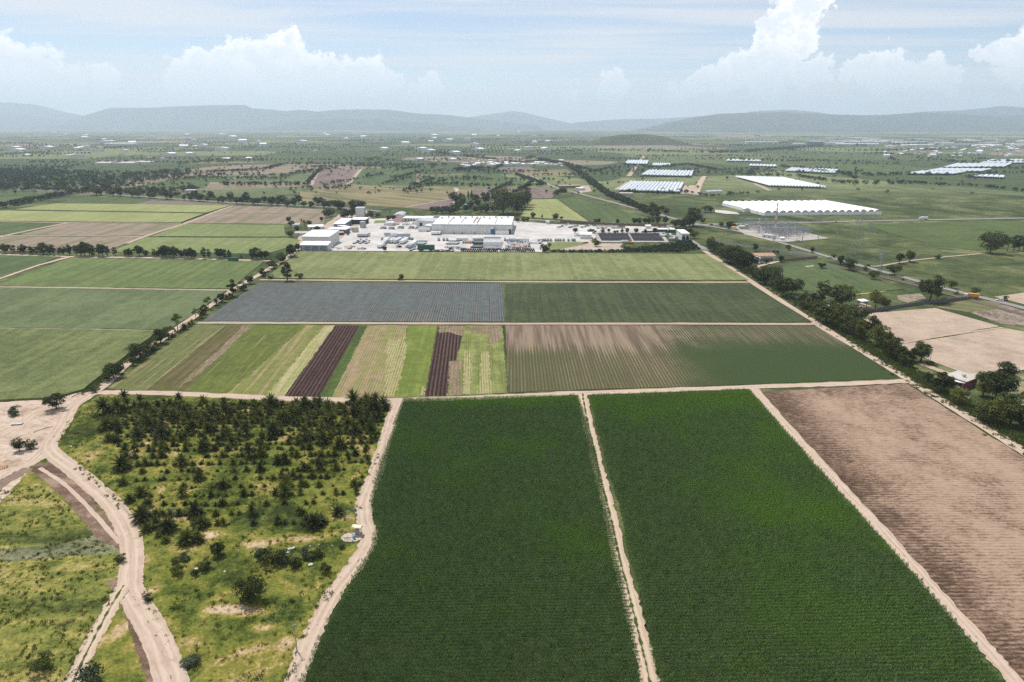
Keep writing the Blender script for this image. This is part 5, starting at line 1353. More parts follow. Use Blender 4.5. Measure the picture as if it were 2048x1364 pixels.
def site(p0, p1, zf=ID):
    a = Vector(G(*zf(*p0))); b = Vector(G(*zf(*p1)))
    m_ = (a + b) / 2; d = b - a
    return (m_.x, m_.y, 0.0), d.length, math.atan2(d.y, d.x)
def building(name, label, p0, p1, depth, h, zf=ID, wall=M_WALLW, roof=M_WHITE, style='flat', rise=1.5, cat="building", panels=0, group=None, over=.4, doors=(), windows=(), front=None, rz=None):
    loc, w_, ang = site(p0, p1, zf)
    if rz is not None: ang = rz
    r = empty(name, loc, ang)
    W = w_ / 2; wl = r
    if style != 'open':
        mb = MB(); mb.box(-W, W, 0, depth, 0, h, wall); wl = mb.build("wall", r)
    else:
        for sx in (-1, 0, 1):
            for sy in (.4, depth - .4):
                mb = MB(); mb.box(sx * (W - .4) - .2, sx * (W - .4) + .2, sy - .2, sy + .2, 0, h, wall); mb.build("post", r)
        mb = MB(); mb.box(-W, W, depth - .25, depth, 0, h, wall); mb.build("back_wall", r)
    if style in ('flat', 'open'):
        mb = MB(); mb.prism([(-over, h + .004), (depth + over, h + .004), (depth + over, h + .35 + rise * .3), (-over, h + .3)], -W - over, W + over, roof, 'x'); mb.build("roof", r)
    elif style == 'gable':     # ridge along the width
        mb = MB(); mb.prism([(-over, h + .004), (depth + over, h + .004), (depth + over, h + .2), (depth / 2, h + rise + .2), (-over, h + .2)], -W - over, W + over, roof, 'x'); mb.build("roof", r)
    elif style == 'gabley':    # ridge along the depth
        mb = MB(); mb.prism([(-W - over, h + .004), (W + over, h + .004), (W + over, h + .2), (0, h + rise + .2), (-W - over, h + .2)], -over, depth + over, roof); mb.build("roof", r)
    elif style == 'mono':
        mb = MB(); mb.prism([(-over, h + .004), (depth + over, h + .004), (depth + over, h + rise), (-over, h + .25)], -W - over, W + over, roof, 'x'); mb.build("roof", r)
    for k in range(panels):
        x0 = -W + 2 * W * k / panels
        mb = MB(); mb.box(x0 + .06, x0 + 2 * W / panels - .06, -.10, -.003, .15, h - .1, front or wall); mb.build("wall_panel", wl)
    for (fx, ww, z0, z1, mt) in doors:
        mb = MB(); mb.box(-W + 2 * W * fx - ww / 2, -W + 2 * W * fx + ww / 2, -.22, -.104, z0, z1, mt); mb.build("door", wl)
    for (fx, ww, z0, z1, mt) in windows:
        mb = MB(); mb.box(-W + 2 * W * fx - ww / 2, -W + 2 * W * fx + ww / 2, -.16, -.104, z0, z1, mt); mb.build("window", wl)
    tag(r, label, cat, group)
    r["w"] = w_
    return r, W
def roof_of(r): return [c for c in r.children if c.name.startswith('roof')][0]
def wall_of(r): return [c for c in r.children if c.name.startswith('wall')][0]
# ---- main white hall
hall, W = building("factory_hall", "huge white flat-roofed factory hall in the middle of the yard", (864, 468), (1022, 469), 74, 10.2, panels=26, wall=M_WALLW, front=M_WALLG,
                   doors=[(.77, 4.5, .1, 6.5, M_BLUE_), (.985, 3.0, .1, 6.0, M_DARK), (.55, 2.0, .1, 3.0, M_GREY)], rise=2.2)
MB().prism([(-.8, 10.5), (.0, 10.6), (.0, 11.4), (-.8, 11.4)], -W - .5, W + .5, M_GREY, 'x').build("fascia", hall)
MB().box(W * .62, W * .95, -3.0, -.24, .2, 4.6, M_WHITE).build("loading_canopy", hall)
MB().box(W * .60, W * .625, -2.6, -.24, 0, 7.5, M_GREY).build("downpipe_tower", hall)
MB().box(W * .50, W * .56, -2.4, -.24, 6.6, 9.0, M_WHITE).build("door_canopy", hall)
for i, fx in enumerate((-.62, -.30, .02, .12, .58)):
    MB().box(W * fx - .5, W * fx + .5, 8 + 3 * (i % 3), 64, 11.5 + (0.3 if i % 2 else 0.2), 12.1, M_RUST if i in (2, 3) else M_WALLW).build("roof_duct", roof_of(hall))
for i in range(12):
    fx = -.9 + .16 * i
    MB().box(W * fx - .9, W * fx + .9, 52 + (i % 2) * 6, 55 + (i % 2) * 6, 11.4, 12.8, M_CONC).build("roof_vent", roof_of(hall))
annex, W2 = building("factory_annex", "lower pale annex behind the left end of the factory hall", (832, 452), (866, 455), 26, 7.0, wall=M_WALLW, roof=M_GREY, doors=[(.3, 4, .1, 4.5, M_DARK)])
wing, _ = building("factory_wing", "white low wing joining the annex to the factory hall", (850, 461), (864, 462), 10, 6.0, wall=M_WALLW, roof=M_WHITE)
# ---- left hall with glazed lean-to
lt, W = building("glazed_shed", "white-roofed shed with blue-grey glazed front at the yard's left corner", (601, 502.5), (656, 503), 11, 6.2, wall=M_WALLW, roof=M_WHITE, style='mono', rise=2.2, panels=0)
for k in range(14):
    x0 = -W + 2 * W * k / 14
    MB().box(x0 + .12, x0 + 2 * W / 14 - .12, -.12, -.003, .9 if k % 3 else .1, 5.7, M_BLUEG if k % 4 != 1 else M_STEEL).build("window_pane", wall_of(lt))
lh, W = building("white_hall", "tall white hall standing behind the glazed shed", (606, 494.5), (660, 495), 34, 11.0, wall=M_WALLW, roof=M_WHITE, style='mono', rise=2.0, panels=9)
# ---- sheds and tanks behind it
building("open_shed", "white-roofed open shed behind the tall white hall", (655, 467), (692, 468), 12, 5.0, wall=M_STEEL, roof=M_WHITE, style='open')
building("long_shed", "long white-roofed shed behind the open shed", (668, 458), (690, 458), 42, 6.0, wall=M_BLUEG, roof=M_WHITE, style='mono', rise=1.5)
building("cross_shed", "wide white canopy shed with dark open front near the tanks", (702, 449), (732, 449), 18, 6.0, wall=M_DARK, roof=M_WHITE)
building("white_tower_block", "square pale block rising behind the canopy shed", (712, 436), (728.5, 436), 12, 13.0, wall=M_WALLW, roof=M_GREY)
building("side_shed", "narrow white shed beside the concrete tank", (696, 462), (704, 461), 22, 4.0, wall=M_WALLW, roof=M_WHITE)
def tank(name, label, u, v, r_, h, mat, zf=ID):
    x, y = G(*zf(u, v))
    t_ = empty(name, (x, y, 0))
    MB().cyl(0, 0, 0, h, r_, r_, mat, 28).build("shell", t_)
    MB().cyl(0, 0, h + .003, h + r_ * .18, r_ * 1.02, r_ * .15, mat, 28).build("lid", t_)
    for k in range(3): MB().cyl(0, 0, h * (.25 + .25 * k), h * (.25 + .25 * k) + .12, r_ + .05, r_ + .05, mat, 28).build("hoop", t_)
    MB().box(r_ * .98, r_ * .98 + .3, -.25, .25, 0, h, M_STEEL).build("ladder", t_)
    return tag(t_, label, "tank")
tank("steel_tank", "tall grey steel tank beside the white sheds", 1395, 575, 3.6, 8.0, M_STEEL, b1)
tank("concrete_tank", "squat beige concrete tank in front of the sheds", 1235, 660, 3.7, 6.0, M_CONC, b1)
building("farm_house", "white-roofed house among trees left of the sheds", (270, 610), (580, 600), 14, 3.4, b1, roof=M_WHITE, style='gable', windows=[(.2, 1.5, 1, 2.4, M_DARK), (.6, 1.5, 1, 2.4, M_DARK)])
building("farm_house", "low pale-roofed house left of the tall white hall", (0, 735), (290, 735), 9, 3.0, b1, roof=M_CONC, style='gable', windows=[(.3, 1.5, 1, 2.2, M_DARK), (.7, 1.5, 1, 2.2, M_DARK)])
building("farm_house", "small house at the left end behind the trees", (-60, 560), (90, 560), 8, 3.0, b1, roof=M_CONC, style='gable')
building("brown_shed", "brown shed between the open shed and the white hall", (800, 735), (1000, 725), 7, 3.0, b1, wall=M_DARK, roof=M_RUST)
building("blue_shed", "dark blue canopy attached to the tall white hall", (760, 880), (880, 860), 16, 3.5, b1, wall=M_BLUE_, roof=M_GREY)
# ---- offices behind
building("office_building", "grey-roofed hall behind the factory's left part", (788, 441), (806, 441), 30, 7.0, wall=M_WALLW, roof=M_GREY, style='gabley', rise=1.5)
building("office_building", "long low white office behind the annex", (806, 443), (862, 444), 16, 4.5, wall=M_WALLW, roof=M_WHITE, windows=[(.1 + .1 * k, 2, 1.2, 3, M_DARK) for k in range(9)])
building("red_roof_kiosk", "small red-roofed kiosk by the tiny lawn", (788, 445), (804, 445), 7, 3.0, wall=M_WALLW, roof=M_RED, style='gable')
building("store_container", "pale container store left of the red-roofed kiosk", (776, 452), (787, 452), 6, 4.0, wall=M_WALLW, roof=M_WALLW)
building("low_shed", "low white shed right of the kiosk", (848, 447), (862, 448), 9, 3.5, wall=M_WALLW, roof=M_WHITE)
building("white_hut", "white double hut beside the dark panel field", (1160, 478.5), (1182, 479), 14, 5.2, wall=M_WALLW, roof=M_WHITE, panels=3)
wh, W = building("arched_hall", "white-roofed hall with dark arched openings right of the dark panels", (1363, 482), (1378, 482), 26, 8.0, wall=M_WALLW, roof=M_WHITE)
for k in range(2):
    c_ = -W + W * (.52 + k * .98); prof = [(c_ + W * .44 * math.cos(a), .1 + (6.4 if True else 0) * math.sin(a)) for a in np.linspace(0, math.pi, 9)]
    MB().prism(prof, -.25, -.02, M_DARK).build("arched_opening", wall_of(wh))
building("green_shed", "green-walled shed at the far end of the dark panels", (1341, 465), (1350, 465), 8, 3.4, wall=M_GREENP, roof=M_WHITE)
building("gate_house", "small pale gatehouse at the factory entrance", (1092, 449), (1099, 449), 6, 3.4, wall=M_WALLW, roof=M_CONC)
building("canopy_store", "small white and orange store by the car park", (1292, 458), (1302, 458), 6, 3.6, wall=M_WALLW, roof=M_WHITE)
building("canopy_store", "long white canopy store behind the dark panels", (1315, 464), (1335, 464), 5, 3.0, wall=M_GREENP, roof=M_WHITE)
# ---- dark panel field
pc = [Vector(G(*p)) for p in ((1195.5, 467.5), (1318, 467.5), (1329, 482.5), (1203, 482.0))]
def bil(s, t): return (pc[3] * (1 - s) + pc[2] * s) * (1 - t) + (pc[0] * (1 - s) + pc[1] * s) * t
for qi, (s0, s1, t0, t1, lb) in enumerate([(0, .485, 0, .47, "near left"), (.515, 1, 0, .47, "near right"), (0, .485, .53, 1, "far left"), (.515, 1, .53, 1, "far right")]):
    o_ = bil(s0, t0)
    arr = empty("panel_array", (o_.x, o_.y, 0)); tag(arr, f"dark rectangular panel array, {lb} quarter of the four beside the car park", "panel array", "dark panel arrays")
    for k in range(12):
        a_ = s0 + (s1 - s0) * k / 12; b_ = s0 + (s1 - s0) * (k + .96) / 12
        q = [bil(a_, t0), bil(b_, t0), bil(b_, t1), bil(a_, t1)]
        vs = [(p.x - o_.x, p.y - o_.y, z) for z in (.55, .8) for p in q]
        mb = MB(); mb.add(vs, [(3, 2, 1, 0), (4, 5, 6, 7), (0, 1, 5, 4), (1, 2, 6, 5), (2, 3, 7, 6), (3, 0, 4, 7)], M_SOLAR); mb.build("panel", arr)
field([(1186, 464), (1322, 464), (1338, 485), (1196, 485)], M_PAD, "pale gravel round the dark panel arrays", name="gravel_pad", cat="ground")
# ---- walls and fences as things
def wall_run(name, label, pts, h, mat, zf=ID, thick=.25, seg=3.0, cat="wall", post=True):
    w_ = poly_world(pts, zf)
    r = empty(name, (w_[0][0], w_[0][1], 0))
    o_ = Vector(w_[0])
    for i in range(len(w_) - 1):
        a = Vector(w_[i]); b = Vector(w_[i + 1]); L = (b - a).length; n = max(1, int(L / seg)); d = (b - a).normalized(); nn = Vector((-d.y, d.x)) * thick / 2
        for k in range(n):
            p = a + d * (L * k / n + .03) - o_; q = a + d * (L * (k + 1) / n - .03) - o_
            v = [(p - nn), (q - nn), (q + nn), (p + nn)]
            mb = MB(); hh = h * random.uniform(.97, 1.03)
            mb.add([(x.x, x.y, z) for z in (0, hh) for x in v], [(3, 2, 1, 0), (4, 5, 6, 7), (0, 1, 5, 4), (1, 2, 6, 5), (2, 3, 7, 6), (3, 0, 4, 7)], mat); mb.build("panel", r)
    return tag(r, label, cat)
wall_run("concrete_fence", "pale concrete palisade fence slanting down to the country road", [(75, 455), (300, 492), (560, 530), (720, 556)], 2.6, M_CONC, z3, seg=4)
wall_run("brick_wall", "brown boundary wall right of the red-roofed house", [(500, 580), (740, 558)], 2.4, M_BROWNB, z3, seg=4)
wall_run("stone_wall", "dark boundary wall running to the country road", [(975, 497), (1350, 440), (1690, 405)], 2.4, plain("dark_block_wall", (0.12, 0.115, 0.11), .95, .3, .5), z7, seg=4)
wall_run("car_park_wall", "long brown wall behind the car park", [(490, 268), (900, 288), (1365, 302)], 3.0, M_BROWNB, z2, seg=6)
wall_run("green_fence", "dark green sheet fence in front of the arched hall", [(1440, 432), (1570, 432)], 3.0, M_GREENP, z2, seg=4, cat="fence")
wall_run("green_fence", "dark green sheet fence behind the dark panels", [(1160, 352), (1400, 346)], 2.2, M_GREENP, z2, seg=4, cat="fence")
wall_run("white_wall", "short white wall at the end of the concrete drive", [(1645, 498), (1708, 500)], 2.0, M_WALLW, z2, seg=4)
# ---- houses on the right
building("red_roof_house", "long terracotta-roofed house inside the compound on the right", (1508, 522), (1550, 521.5), 13, 4.5, wall=M_WALLW, roof=M_REDROOF, style='gable', rise=1.6, doors=[(.6, 12, .1, 3.2, M_BROWNB)])
building("white_porch", "white porch building in front of the terracotta-roofed house", (1502, 525.5), (1520, 525.5), 6, 4.0, wall=M_WALLW, roof=M_WALLW, windows=[(.3, 1, 1, 2.4, M_DARK), (.7, 1, 1, 2.4, M_DARK)])
building("blue_hut", "small blue-grey hut left of the terracotta-roofed house", (1466, 524), (1478, 524), 6, 3.4, wall=M_STEEL, roof=M_GREY, style='gable')
building("white_house", "pale house hidden behind the tree belt", (1652, 622), (1680, 619), 7, 3.4, wall=M_WALLW, roof=M_WALLW, windows=[(.3, 1, 1, 2.2, M_DARK)])
building("walled_yard", "pale walled yard house at the end of the dark wall", (1714, 626), (1740, 622), 7, 3.2, wall=M_CONC, roof=M_RUST)
building("blue_roof_hut", "tiny white-roofed hut by the walled yard", (1722, 612), (1735, 611), 4, 3.0, wall=M_STEEL, roof=M_WHITE)
rh, W = building("red_house", "red and blue flat-roofed house among trees at the right", (1926, 777), (1956, 770), 9, 3.6, wall=M_RED, roof=M_CONC, rz=R(32), windows=[(.2, .9, .9, 2.4, M_BLUE_), (.45, .9, .9, 2.4, M_BLUE_), (.7, .9, .9, 2.4, M_BLUE_), (.9, .9, .9, 2.4, M_BLUE_)])
MB().box(-W * .2, W * .1, 3.0, 4.2, 4.6, 5.3, M_CONC).build("roof_tank", roof_of(rh))
for k in range(4): MB().box(-W - .12, -W - .003, 1.0 + 2 * k, 2.0 + 2 * k, .9, 2.5, M_BLUE_).build("window", wall_of(rh))
building("awning", "white sheet awning beside the red house", (1904, 774), (1926, 778), 6, 2.8, wall=M_CONC, roof=M_WHITE, style='open', rz=R(-28))
wall_run("yard_wall", "low grey wall in front of the white awning", [(400, 420), (560, 510), (760, 670)], 1.8, M_CONC, b5, seg=3)
building("white_house", "white house cut by the right edge below the trees", (2030, 838), (2062, 846), 8, 4.0, wall=M_WALLW, roof=M_CONC, rz=R(-30), windows=[(.3, 1.2, 1, 2.4, M_DARK), (.7, 1.2, 1, 2.4, M_DARK)])
# ---- greenhouses
def greenhouse(label, FL, FR, BL, n, h0, h1, zf=ID, mat=M_PLASTIC, cap=M_GABLESHADE, group=None, name="greenhouse", walls=True):
    gap = .01 if mat is M_PLASTIC else .05
    a = Vector(G(*zf(*FL))); b = Vector(G(*zf(*FR))); c = Vector(G(*zf(*BL)))
    r = empty(name, (a.x, a.y, 0))
    wv = (b - a) / n; dv = c - a
    for k in range(n):
        prof = []
        for t in np.linspace(0, 1, 9):
            prof.append((t, h0 + (h1 - h0) * math.sin(math.pi * t) ** .8))
        V = []; Fc = []
        for s in (0.0, 1.0):
            for (t, z) in prof:
                p = wv * (k + gap + t * (1 - 2 * gap)) + dv * s
                V.append((p.x, p.y, z))
        m_ = len(prof)
        for i in range(m_ - 1): Fc.append((i, i + 1, m_ + i + 1, m_ + i))
        mb = MB(); mb.add(V, Fc, mat); mb.build("span", r)
        mb = MB(); mb.add([V[i] for i in range(m_)], [tuple(range(m_ - 1, -1, -1))], cap)
        mb.add([V[m_ + i] for i in range(m_)], [tuple(range(m_))], cap)
        mb.build("gable_end", r)
    if walls and mat is M_PLASTIC:
        P = [Vector((0, 0)), b - a, b - a + dv, dv]
        for i in range(4):
            p, q = P[i], P[(i + 1) % 4]
            mb = MB(); mb.add([(p.x, p.y, 0), (q.x, q.y, 0), (q.x, q.y, h0), (p.x, p.y, h0)], [(0, 1, 2, 3)], mat); mb.build("side_wall", r)
    return tag(r, label, "greenhouse", group)
greenhouse("large white plastic greenhouse with a row of arched gables", (1528, 431.5), (1763, 429), (1444, 411), 16, 4.0, 7.2)
building("greenhouse_porch", "small white gabled porch at the left of the large greenhouse", (1488, 424.5), (1500, 424.5), 9, 4.5, wall=M_WALLW, roof=M_WHITE, style='gabley', rise=2.0)
GH = "pale greenhouses in the distance"
greenhouse("grey-white greenhouse with bare earth at both ends", (290, 268), (560, 276), (345, 229), 16, 3.5, 5.5, z4, M_FILMG, M_FILMG, GH)
greenhouse("grey-white greenhouse behind the nearest distant one", (390, 200), (610, 206), (425, 178), 14, 3.5, 5.5, z4, M_FILMG, M_FILMG, GH)
greenhouse("stepped grey-white greenhouse left of the wood", (950, 248), (1200, 255), (800, 207), 18, 3.5, 5.5, z4, M_FILMG, M_FILMG, GH)
greenhouse("grey-white greenhouse above the stepped one", (1010, 182), (1230, 192), (1040, 168), 14, 3.5, 5.5, z4, M_FILMG, M_FILMG, GH)
greenhouse("thin far white greenhouse right of the hill", (760, 138), (915, 140), (765, 131), 8, 3.5, 5.5, z4, M_FILMG, M_FILMG, GH)
greenhouse("small far greenhouse below the thin one", (860, 160), (980, 163), (862, 153), 8, 3.5, 5.5, z4, M_FILMG, M_FILMG, GH)
greenhouse("small grey greenhouse at the left of the distant group", (320, 150), (420, 152), (335, 135), 8, 3.5, 5.5, z4, M_FILMG, M_FILMG, GH)
greenhouse("low white greenhouse right of the small grey one", (440, 158), (520, 160), (445, 148), 8, 3.5, 5.5, z4, M_FILMG, M_FILMG, GH)
greenhouse("right-hand greenhouse, lowest of the far right terraces", (1530, 194), (1740, 196), (1600, 183), 10, 3.5, 5.5, z4, M_FILMG, M_FILMG, GH)
greenhouse("right-hand greenhouse, second of the far right terraces", (1620, 182), (1860, 184), (1680, 171), 10, 3.5, 5.5, z4, M_FILMG, M_FILMG, GH)
greenhouse("right-hand greenhouse, third of the far right terraces", (1690, 166), (1960, 164), (1750, 150), 10, 3.5, 5.5, z4, M_FILMG, M_FILMG, GH)
greenhouse("right-hand greenhouse at the picture edge, top of the terraces", (1850, 148), (2080, 146), (1900, 132), 10, 3.5, 5.5, z4, M_FILMG, M_FILMG, GH)
greenhouse("long low white shed at the far right below the terraces", (1820, 206), (1960, 212), (1830, 197), 6, 3.5, 5.0, z4, M_FILMG, M_FILMG, GH)
building("long_farm_shed", "grey-roofed shed left of the large greenhouse", (680, 275), (745, 272), 14, 3.6, z4, roof=M_GREY, style='gable')
building("red_walled_station", "long red-brown roadside building in the far centre", (1520, 516), (1640, 514), 14, 4.5, z6, wall=M_BROWNB, roof=M_RUST)
building("white_canopy", "white canopy on the forecourt of the far roadside building", (1630, 532), (1668, 530), 10, 5.0, z6, roof=M_WHITE)
building("low_block", "low grey block at the far highway bend left", (1080, 598), (1140, 598), 12, 3.5, z5, wall=M_CONC, roof=M_GREY)
building("beige_shed", "beige shed below the nearest distant greenhouse", (300, 283), (355, 284), 12, 4.0, z4, wall=M_CONC, roof=M_CONC)
# ---- far industry and villages
FB = "far pale buildings in the haze"
for i, (x0, x1, yb, dp, hh) in enumerate([(845, 990, 60, 120, 14), (1040, 1090, 66, 60, 12), (1110, 1180, 68, 60, 26), (1205, 1290, 52, 90, 12), (1280, 1370, 40, 110, 12), (1300, 1460, 56, 90, 12), (1390, 1530, 50, 90, 11), (1330, 1420, 66, 60, 10), (1480, 1600, 58, 70, 10), (1540, 1640, 44, 80, 10),
                                            (1560, 1660, 70, 60, 9), (1660, 1740, 60, 70, 10), (1700, 1830, 68, 70, 10), (1780, 1860, 52, 60, 11), (1840, 1960, 74, 90, 12), (1850, 1930, 60, 60, 10), (2000, 2090, 70, 90, 11), (1230, 1320, 66, 50, 9), (1440, 1500, 74, 50, 9), (2010, 2080, 50, 70, 10)]):
    building("warehouse", f"{ordinal(i + 1)} far pale warehouse of the industrial estate at the right", (x0, yb), (x1, yb + 1), dp, hh, z4, wall=M_WALLW if i != 2 else M_BLUEG, roof=M_WHITE if i % 3 else M_GREY, group="far warehouses", over=1.0)
for i in range(26):
    x0 = random.uniform(1180, 2030); yb = random.uniform(40, 72); ww = random.uniform(22, 80)
    building("warehouse", f"{ordinal(i + 21)} far pale warehouse of the industrial estate at the right", (x0, yb), (x0 + ww, yb + .5), random.uniform(40, 90), random.uniform(8, 13), z4, roof=M_WHITE if i % 3 else M_GREY, group="far warehouses", over=1.0)
fh = MB(); fh.box(-6, 6, -5, 5, 0, 4, M_WALLW); fw_ = fh.mesh("wall")
fr = MB(); fr.prism([(-6.5, 4.003), (6.5, 4.003), (6.5, 4.3), (0, 5.6), (-6.5, 4.3)], -5.5, 5.5, M_WHITE); fr1 = fr.mesh("roof")
fr = MB(); fr.prism([(-6.5, 4.003), (6.5, 4.003), (6.5, 4.3), (0, 5.6), (-6.5, 4.3)], -5.5, 5.5, M_REDROOF); fr2 = fr.mesh("roof")
def far_house(u, v, label, group, s=1.0):
    x, y = G(u, v); r = empty("house", (x, y, 0), random.uniform(0, 3.14)); s *= random.uniform(.7, 1.4); r.scale = (s * random.uniform(.8, 2.0), s, s * random.uniform(.8, 1.2))
    obj("wall", fw_, r); obj("roof", fr1 if random.random() < .8 else fr2, r)
    return tag(r, label, "house", group)
for k in range(46):
    x = random.uniform(940, 1570); y = float(np.interp(x, [940, 1040, 1300, 1570], [382, 376, 376, 388])) + random.gauss(0, 9)
    far_house(*z6(x, y), "small pale house in the village at the far end of the slanting road", "houses of the roadside village", 1.1)
for k in range(70):
    v = 266 + 62 * random.random() ** 1.2; u = random.uniform(0, 1100)
    far_house(u, v, "tiny pale building scattered on the hazy far plain", "tiny far buildings on the plain", 1.0 + (330 - v) / 18)
for k in range(60):
    far_house(*z4(random.uniform(1450, 2040), random.uniform(72, 118)), "tiny pale building below the far industrial estate", "tiny houses below the industrial estate", 1.5)
for (x0, x1, yb, lb) in [(555, 640, 434, "long white far shed left of the thin brown strip field"), (690, 780, 434, "long white far shed in the middle of the left plain"), (800, 880, 428, "long white far shed right on the left plain"), (600, 780, 322, "very far long white sheds on the left plain"), (1265, 1330, 263, "tiny white far shed below the mesa")]:
    building("far_shed", lb, (x0, yb), (x1, yb), 30 if yb > 400 else 90, 5 if yb > 400 else 10, z5, roof=M_WHITE)
# ---- water park
for (p, lb) in [([(1390, 120), (1400, 108), (1440, 108), (1440, 122)], "turquoise pool at the back of the water park"), ([(1385, 146), (1390, 130), (1420, 130), (1412, 146)], "turquoise pool at the front of the water park")]:
    field(p, M_POOL, lb, z1, name="pool", cat="pool", kind="structure", z=.5, h=0.0)
building("white_canopy", "white canopy roof in the water park", (1620, 143), (1666, 143), 8, 4, z1, roof=M_WHITE, style='open')
for i, (x, y, mt, lb) in enumerate([(1510, 85, M_ORANGE, "orange water slide tower in the park"), (1620, 118, M_ORANGE, "small orange tower by the white park canopy")]):
    px_, py_ = G(*z1(x, y)); t_ = empty("slide_tower", (px_, py_, 0)); tag(t_, lb, "slide")
    for sx in (-1.5, 1.5):
        for sy in (-1.5, 1.5): MB().box(sx - .15, sx + .15, sy - .15, sy + .15, 0, 6, mt).build("post", t_)
    MB().cyl(0, 0, 6.0, 7.2, 2.0, .2, M_RUST, 8).build("roof", t_)
    MB().tube([(1.5, 0, 5.6), (4, 2, 4.5), (5, 5, 3), (3, 8, 1.5), (0, 9, .6)], [.6] * 5, mt, 6).build("chute", t_)

# ================================================================== POWER LINES AND SUBSTATION
def lattice(name, label, u, v, h, w0, w1, arms, zf=ID, mat=M_STEEL, cat="pylon", bands=None, rz=0.3):
    x, y = G(*zf(u, v)); r = empty(name, (x, y, 0), rz)
    def wd(z): return w0 + (w1 - w0) * min(1, z / h)
    n = 9
    for sx, sy in ((-1, -1), (1, -1), (1, 1), (-1, 1)):
        MB().beam((sx * w0 / 2, sy * w0 / 2, 0), (sx * w1 / 2, sy * w1 / 2, h), .16, mat).build("leg", r)
    for k in range(n):
        z0, z1_ = h * k / n, h * (k + 1) / n
        mb = MB(); a, b = wd(z0) / 2, wd(z1_) / 2
        mt = mat if not bands else bands[k % 2]
        for (p, q) in (((-1, -1), (1, -1)), ((1, -1), (1, 1)), ((1, 1), (-1, 1)), ((-1, 1), (-1, -1))):
            mb.beam((p[0] * a, p[1] * a, z0), (q[0] * b, q[1] * b, z1_), .09, mt, 3)
            mb.beam((q[0] * a, q[1] * a, z0), (p[0] * b, p[1] * b, z1_), .09, mt, 3)
        mb.build("bracing", r)
    for (z, L) in arms:
        mb = MB()
        for s in (-1, 1):
            mb.beam((0, .3, z), (s * L, 0, z + .3), .13, mat, 3); mb.beam((0, -.3, z), (s * L, 0, z + .3), .13, mat, 3); mb.beam((0, 0, z + 1.6), (s * L, 0, z + .3), .10, mat, 3)
            mb.beam((s * L, 0, z + .3), (s * L, 0, z - 1.6), .10, mat, 4)
        mb.build("cross_arm", r)
    return tag(r, label, cat)
lattice("pylon", "tall steel lattice pylon standing in the right pasture", 1712, 508, 44, 8.5, 1.4, [(27, 5.5), (33, 5.0), (39, 4.2)])
lattice("pylon", "slim lattice pylon near the country road", 1759, 547, 19, 2.6, .9, [(13, 3), (16, 2.6)], mat=M_STEEL)
lattice("radio_mast", "thin red and white lattice mast by the substation", 1547, 482, 41, 2.2, .8, [], mat=M_VW, cat="mast", bands=(M_RED, M_VW))
lattice("radio_mast", "shorter red and white mast at the substation's left", 1516, 466, 17, 1.8, .8, [], mat=M_VW, cat="mast", bands=(M_VW, M_RED))
def mono(label, u, v, h, zf=ID, arms=3, r0=.45, name="power_pole", group=None):
    x, y = G(*zf(u, v)); r = empty(name, (x, y, 0), .35)
    MB().beam((0, 0, 0), (0, 0, h), r0, M_STEEL, 8, r0 * .4).build("pole", r)
    for k in range(arms):
        z = h * (.97 - .07 * k)
        mb = MB(); mb.beam((-h * .055, 0, z), (h * .055, 0, z), .10 + h * .002, M_STEEL, 4)
        for s in (-1, 1): mb.beam((s * h * .052, 0, z), (s * h * .052, 0, z - .7), .09, M_STEEL, 5)
        mb.build("cross_arm", r)
    return tag(r, label, "power pole", group)
for (u, v, h, lb) in [(1633, 502, 38, "tallest steel monopole in front of the substation"), (1615, 444, 17, "steel monopole behind the substation by the highway"), (1671, 486, 17, "steel monopole right of the gravel pad"), (1604, 485, 17, "steel monopole at the pad's near edge"),
                      (1483, 446, 15, "slim steel pole at the substation's far left"), (1513, 441, 12, "slim steel pole behind the substation"), (1740, 462, 10, "left pole of a pair in the far pasture"), (1742.5, 462, 10, "right pole of a pair in the far pasture"),
                      (1406, 434, 15, "slim pole at the crossroads"), (1412, 438, 14, "second slim pole at the crossroads"), (1700, 511, 12, "short pole beside the lattice pylon"), (1748, 443, 16, "pole beside the highway in front of the greenhouse"), (1930, 456, 9, "left pole of the far right pair"), (1936, 456, 9, "right pole of the far right pair")]:
    mono(lb, u, v, h)
# gantries in the switchyard
def gantry_mesh(w_, h):
    mb = MB()
    for s in (-1, 1):
        for q in (-1, 1): mb.beam((s * w_ / 2 + q * .6, 0, 0), (s * w_ / 2 + q * .15, 0, h + 2), .12, M_STEEL, 4)
        for k in range(5): mb.beam((s * w_ / 2 - .5 + .07 * k, 0, h * k / 5), (s * w_ / 2 + .45 - .07 * k, 0, h * (k + 1) / 5), .07, M_STEEL, 3)
    c = mb.mesh("columns")
    mb = MB()
    for dz_ in (0, .9): mb.beam((-w_ / 2, 0, h + dz_), (w_ / 2, 0, h + dz_), .11, M_STEEL, 4)
    for k in range(8): mb.beam((-w_ / 2 + w_ * k / 8, 0, h), (-w_ / 2 + w_ * (k + 1) / 8, 0, h + .9), .06, M_STEEL, 3)
    for k in range(3): mb.beam((-w_ / 3 + w_ * k / 3, 0, h), (-w_ / 3 + w_ * k / 3, 0, h - 1.8), .12, M_BROWNB, 5)
    return c, mb.mesh("crossbeam")
gm = gantry_mesh(11, 9.5); gm2 = gantry_mesh(8, 6.5)
eq = MB(); eq.cyl(0, 0, 0, 2.4, .14, .14, M_STEEL, 6); eqs = eq.mesh("stand")
eq = MB()
for k in range(5): eq.cyl(0, 0, 2.41 + .34 * k, 2.41 + .34 * k + .2, .30, .22, M_VG, 7)
eqi = eq.mesh("insulator")
yard = poly_world([(230, 425), (880, 470), (1010, 510), (1120, 540), (760, 600), (520, 540), (330, 480)], b2)
yx = [p[0] for p in yard]; yy_ = [p[1] for p in yard]
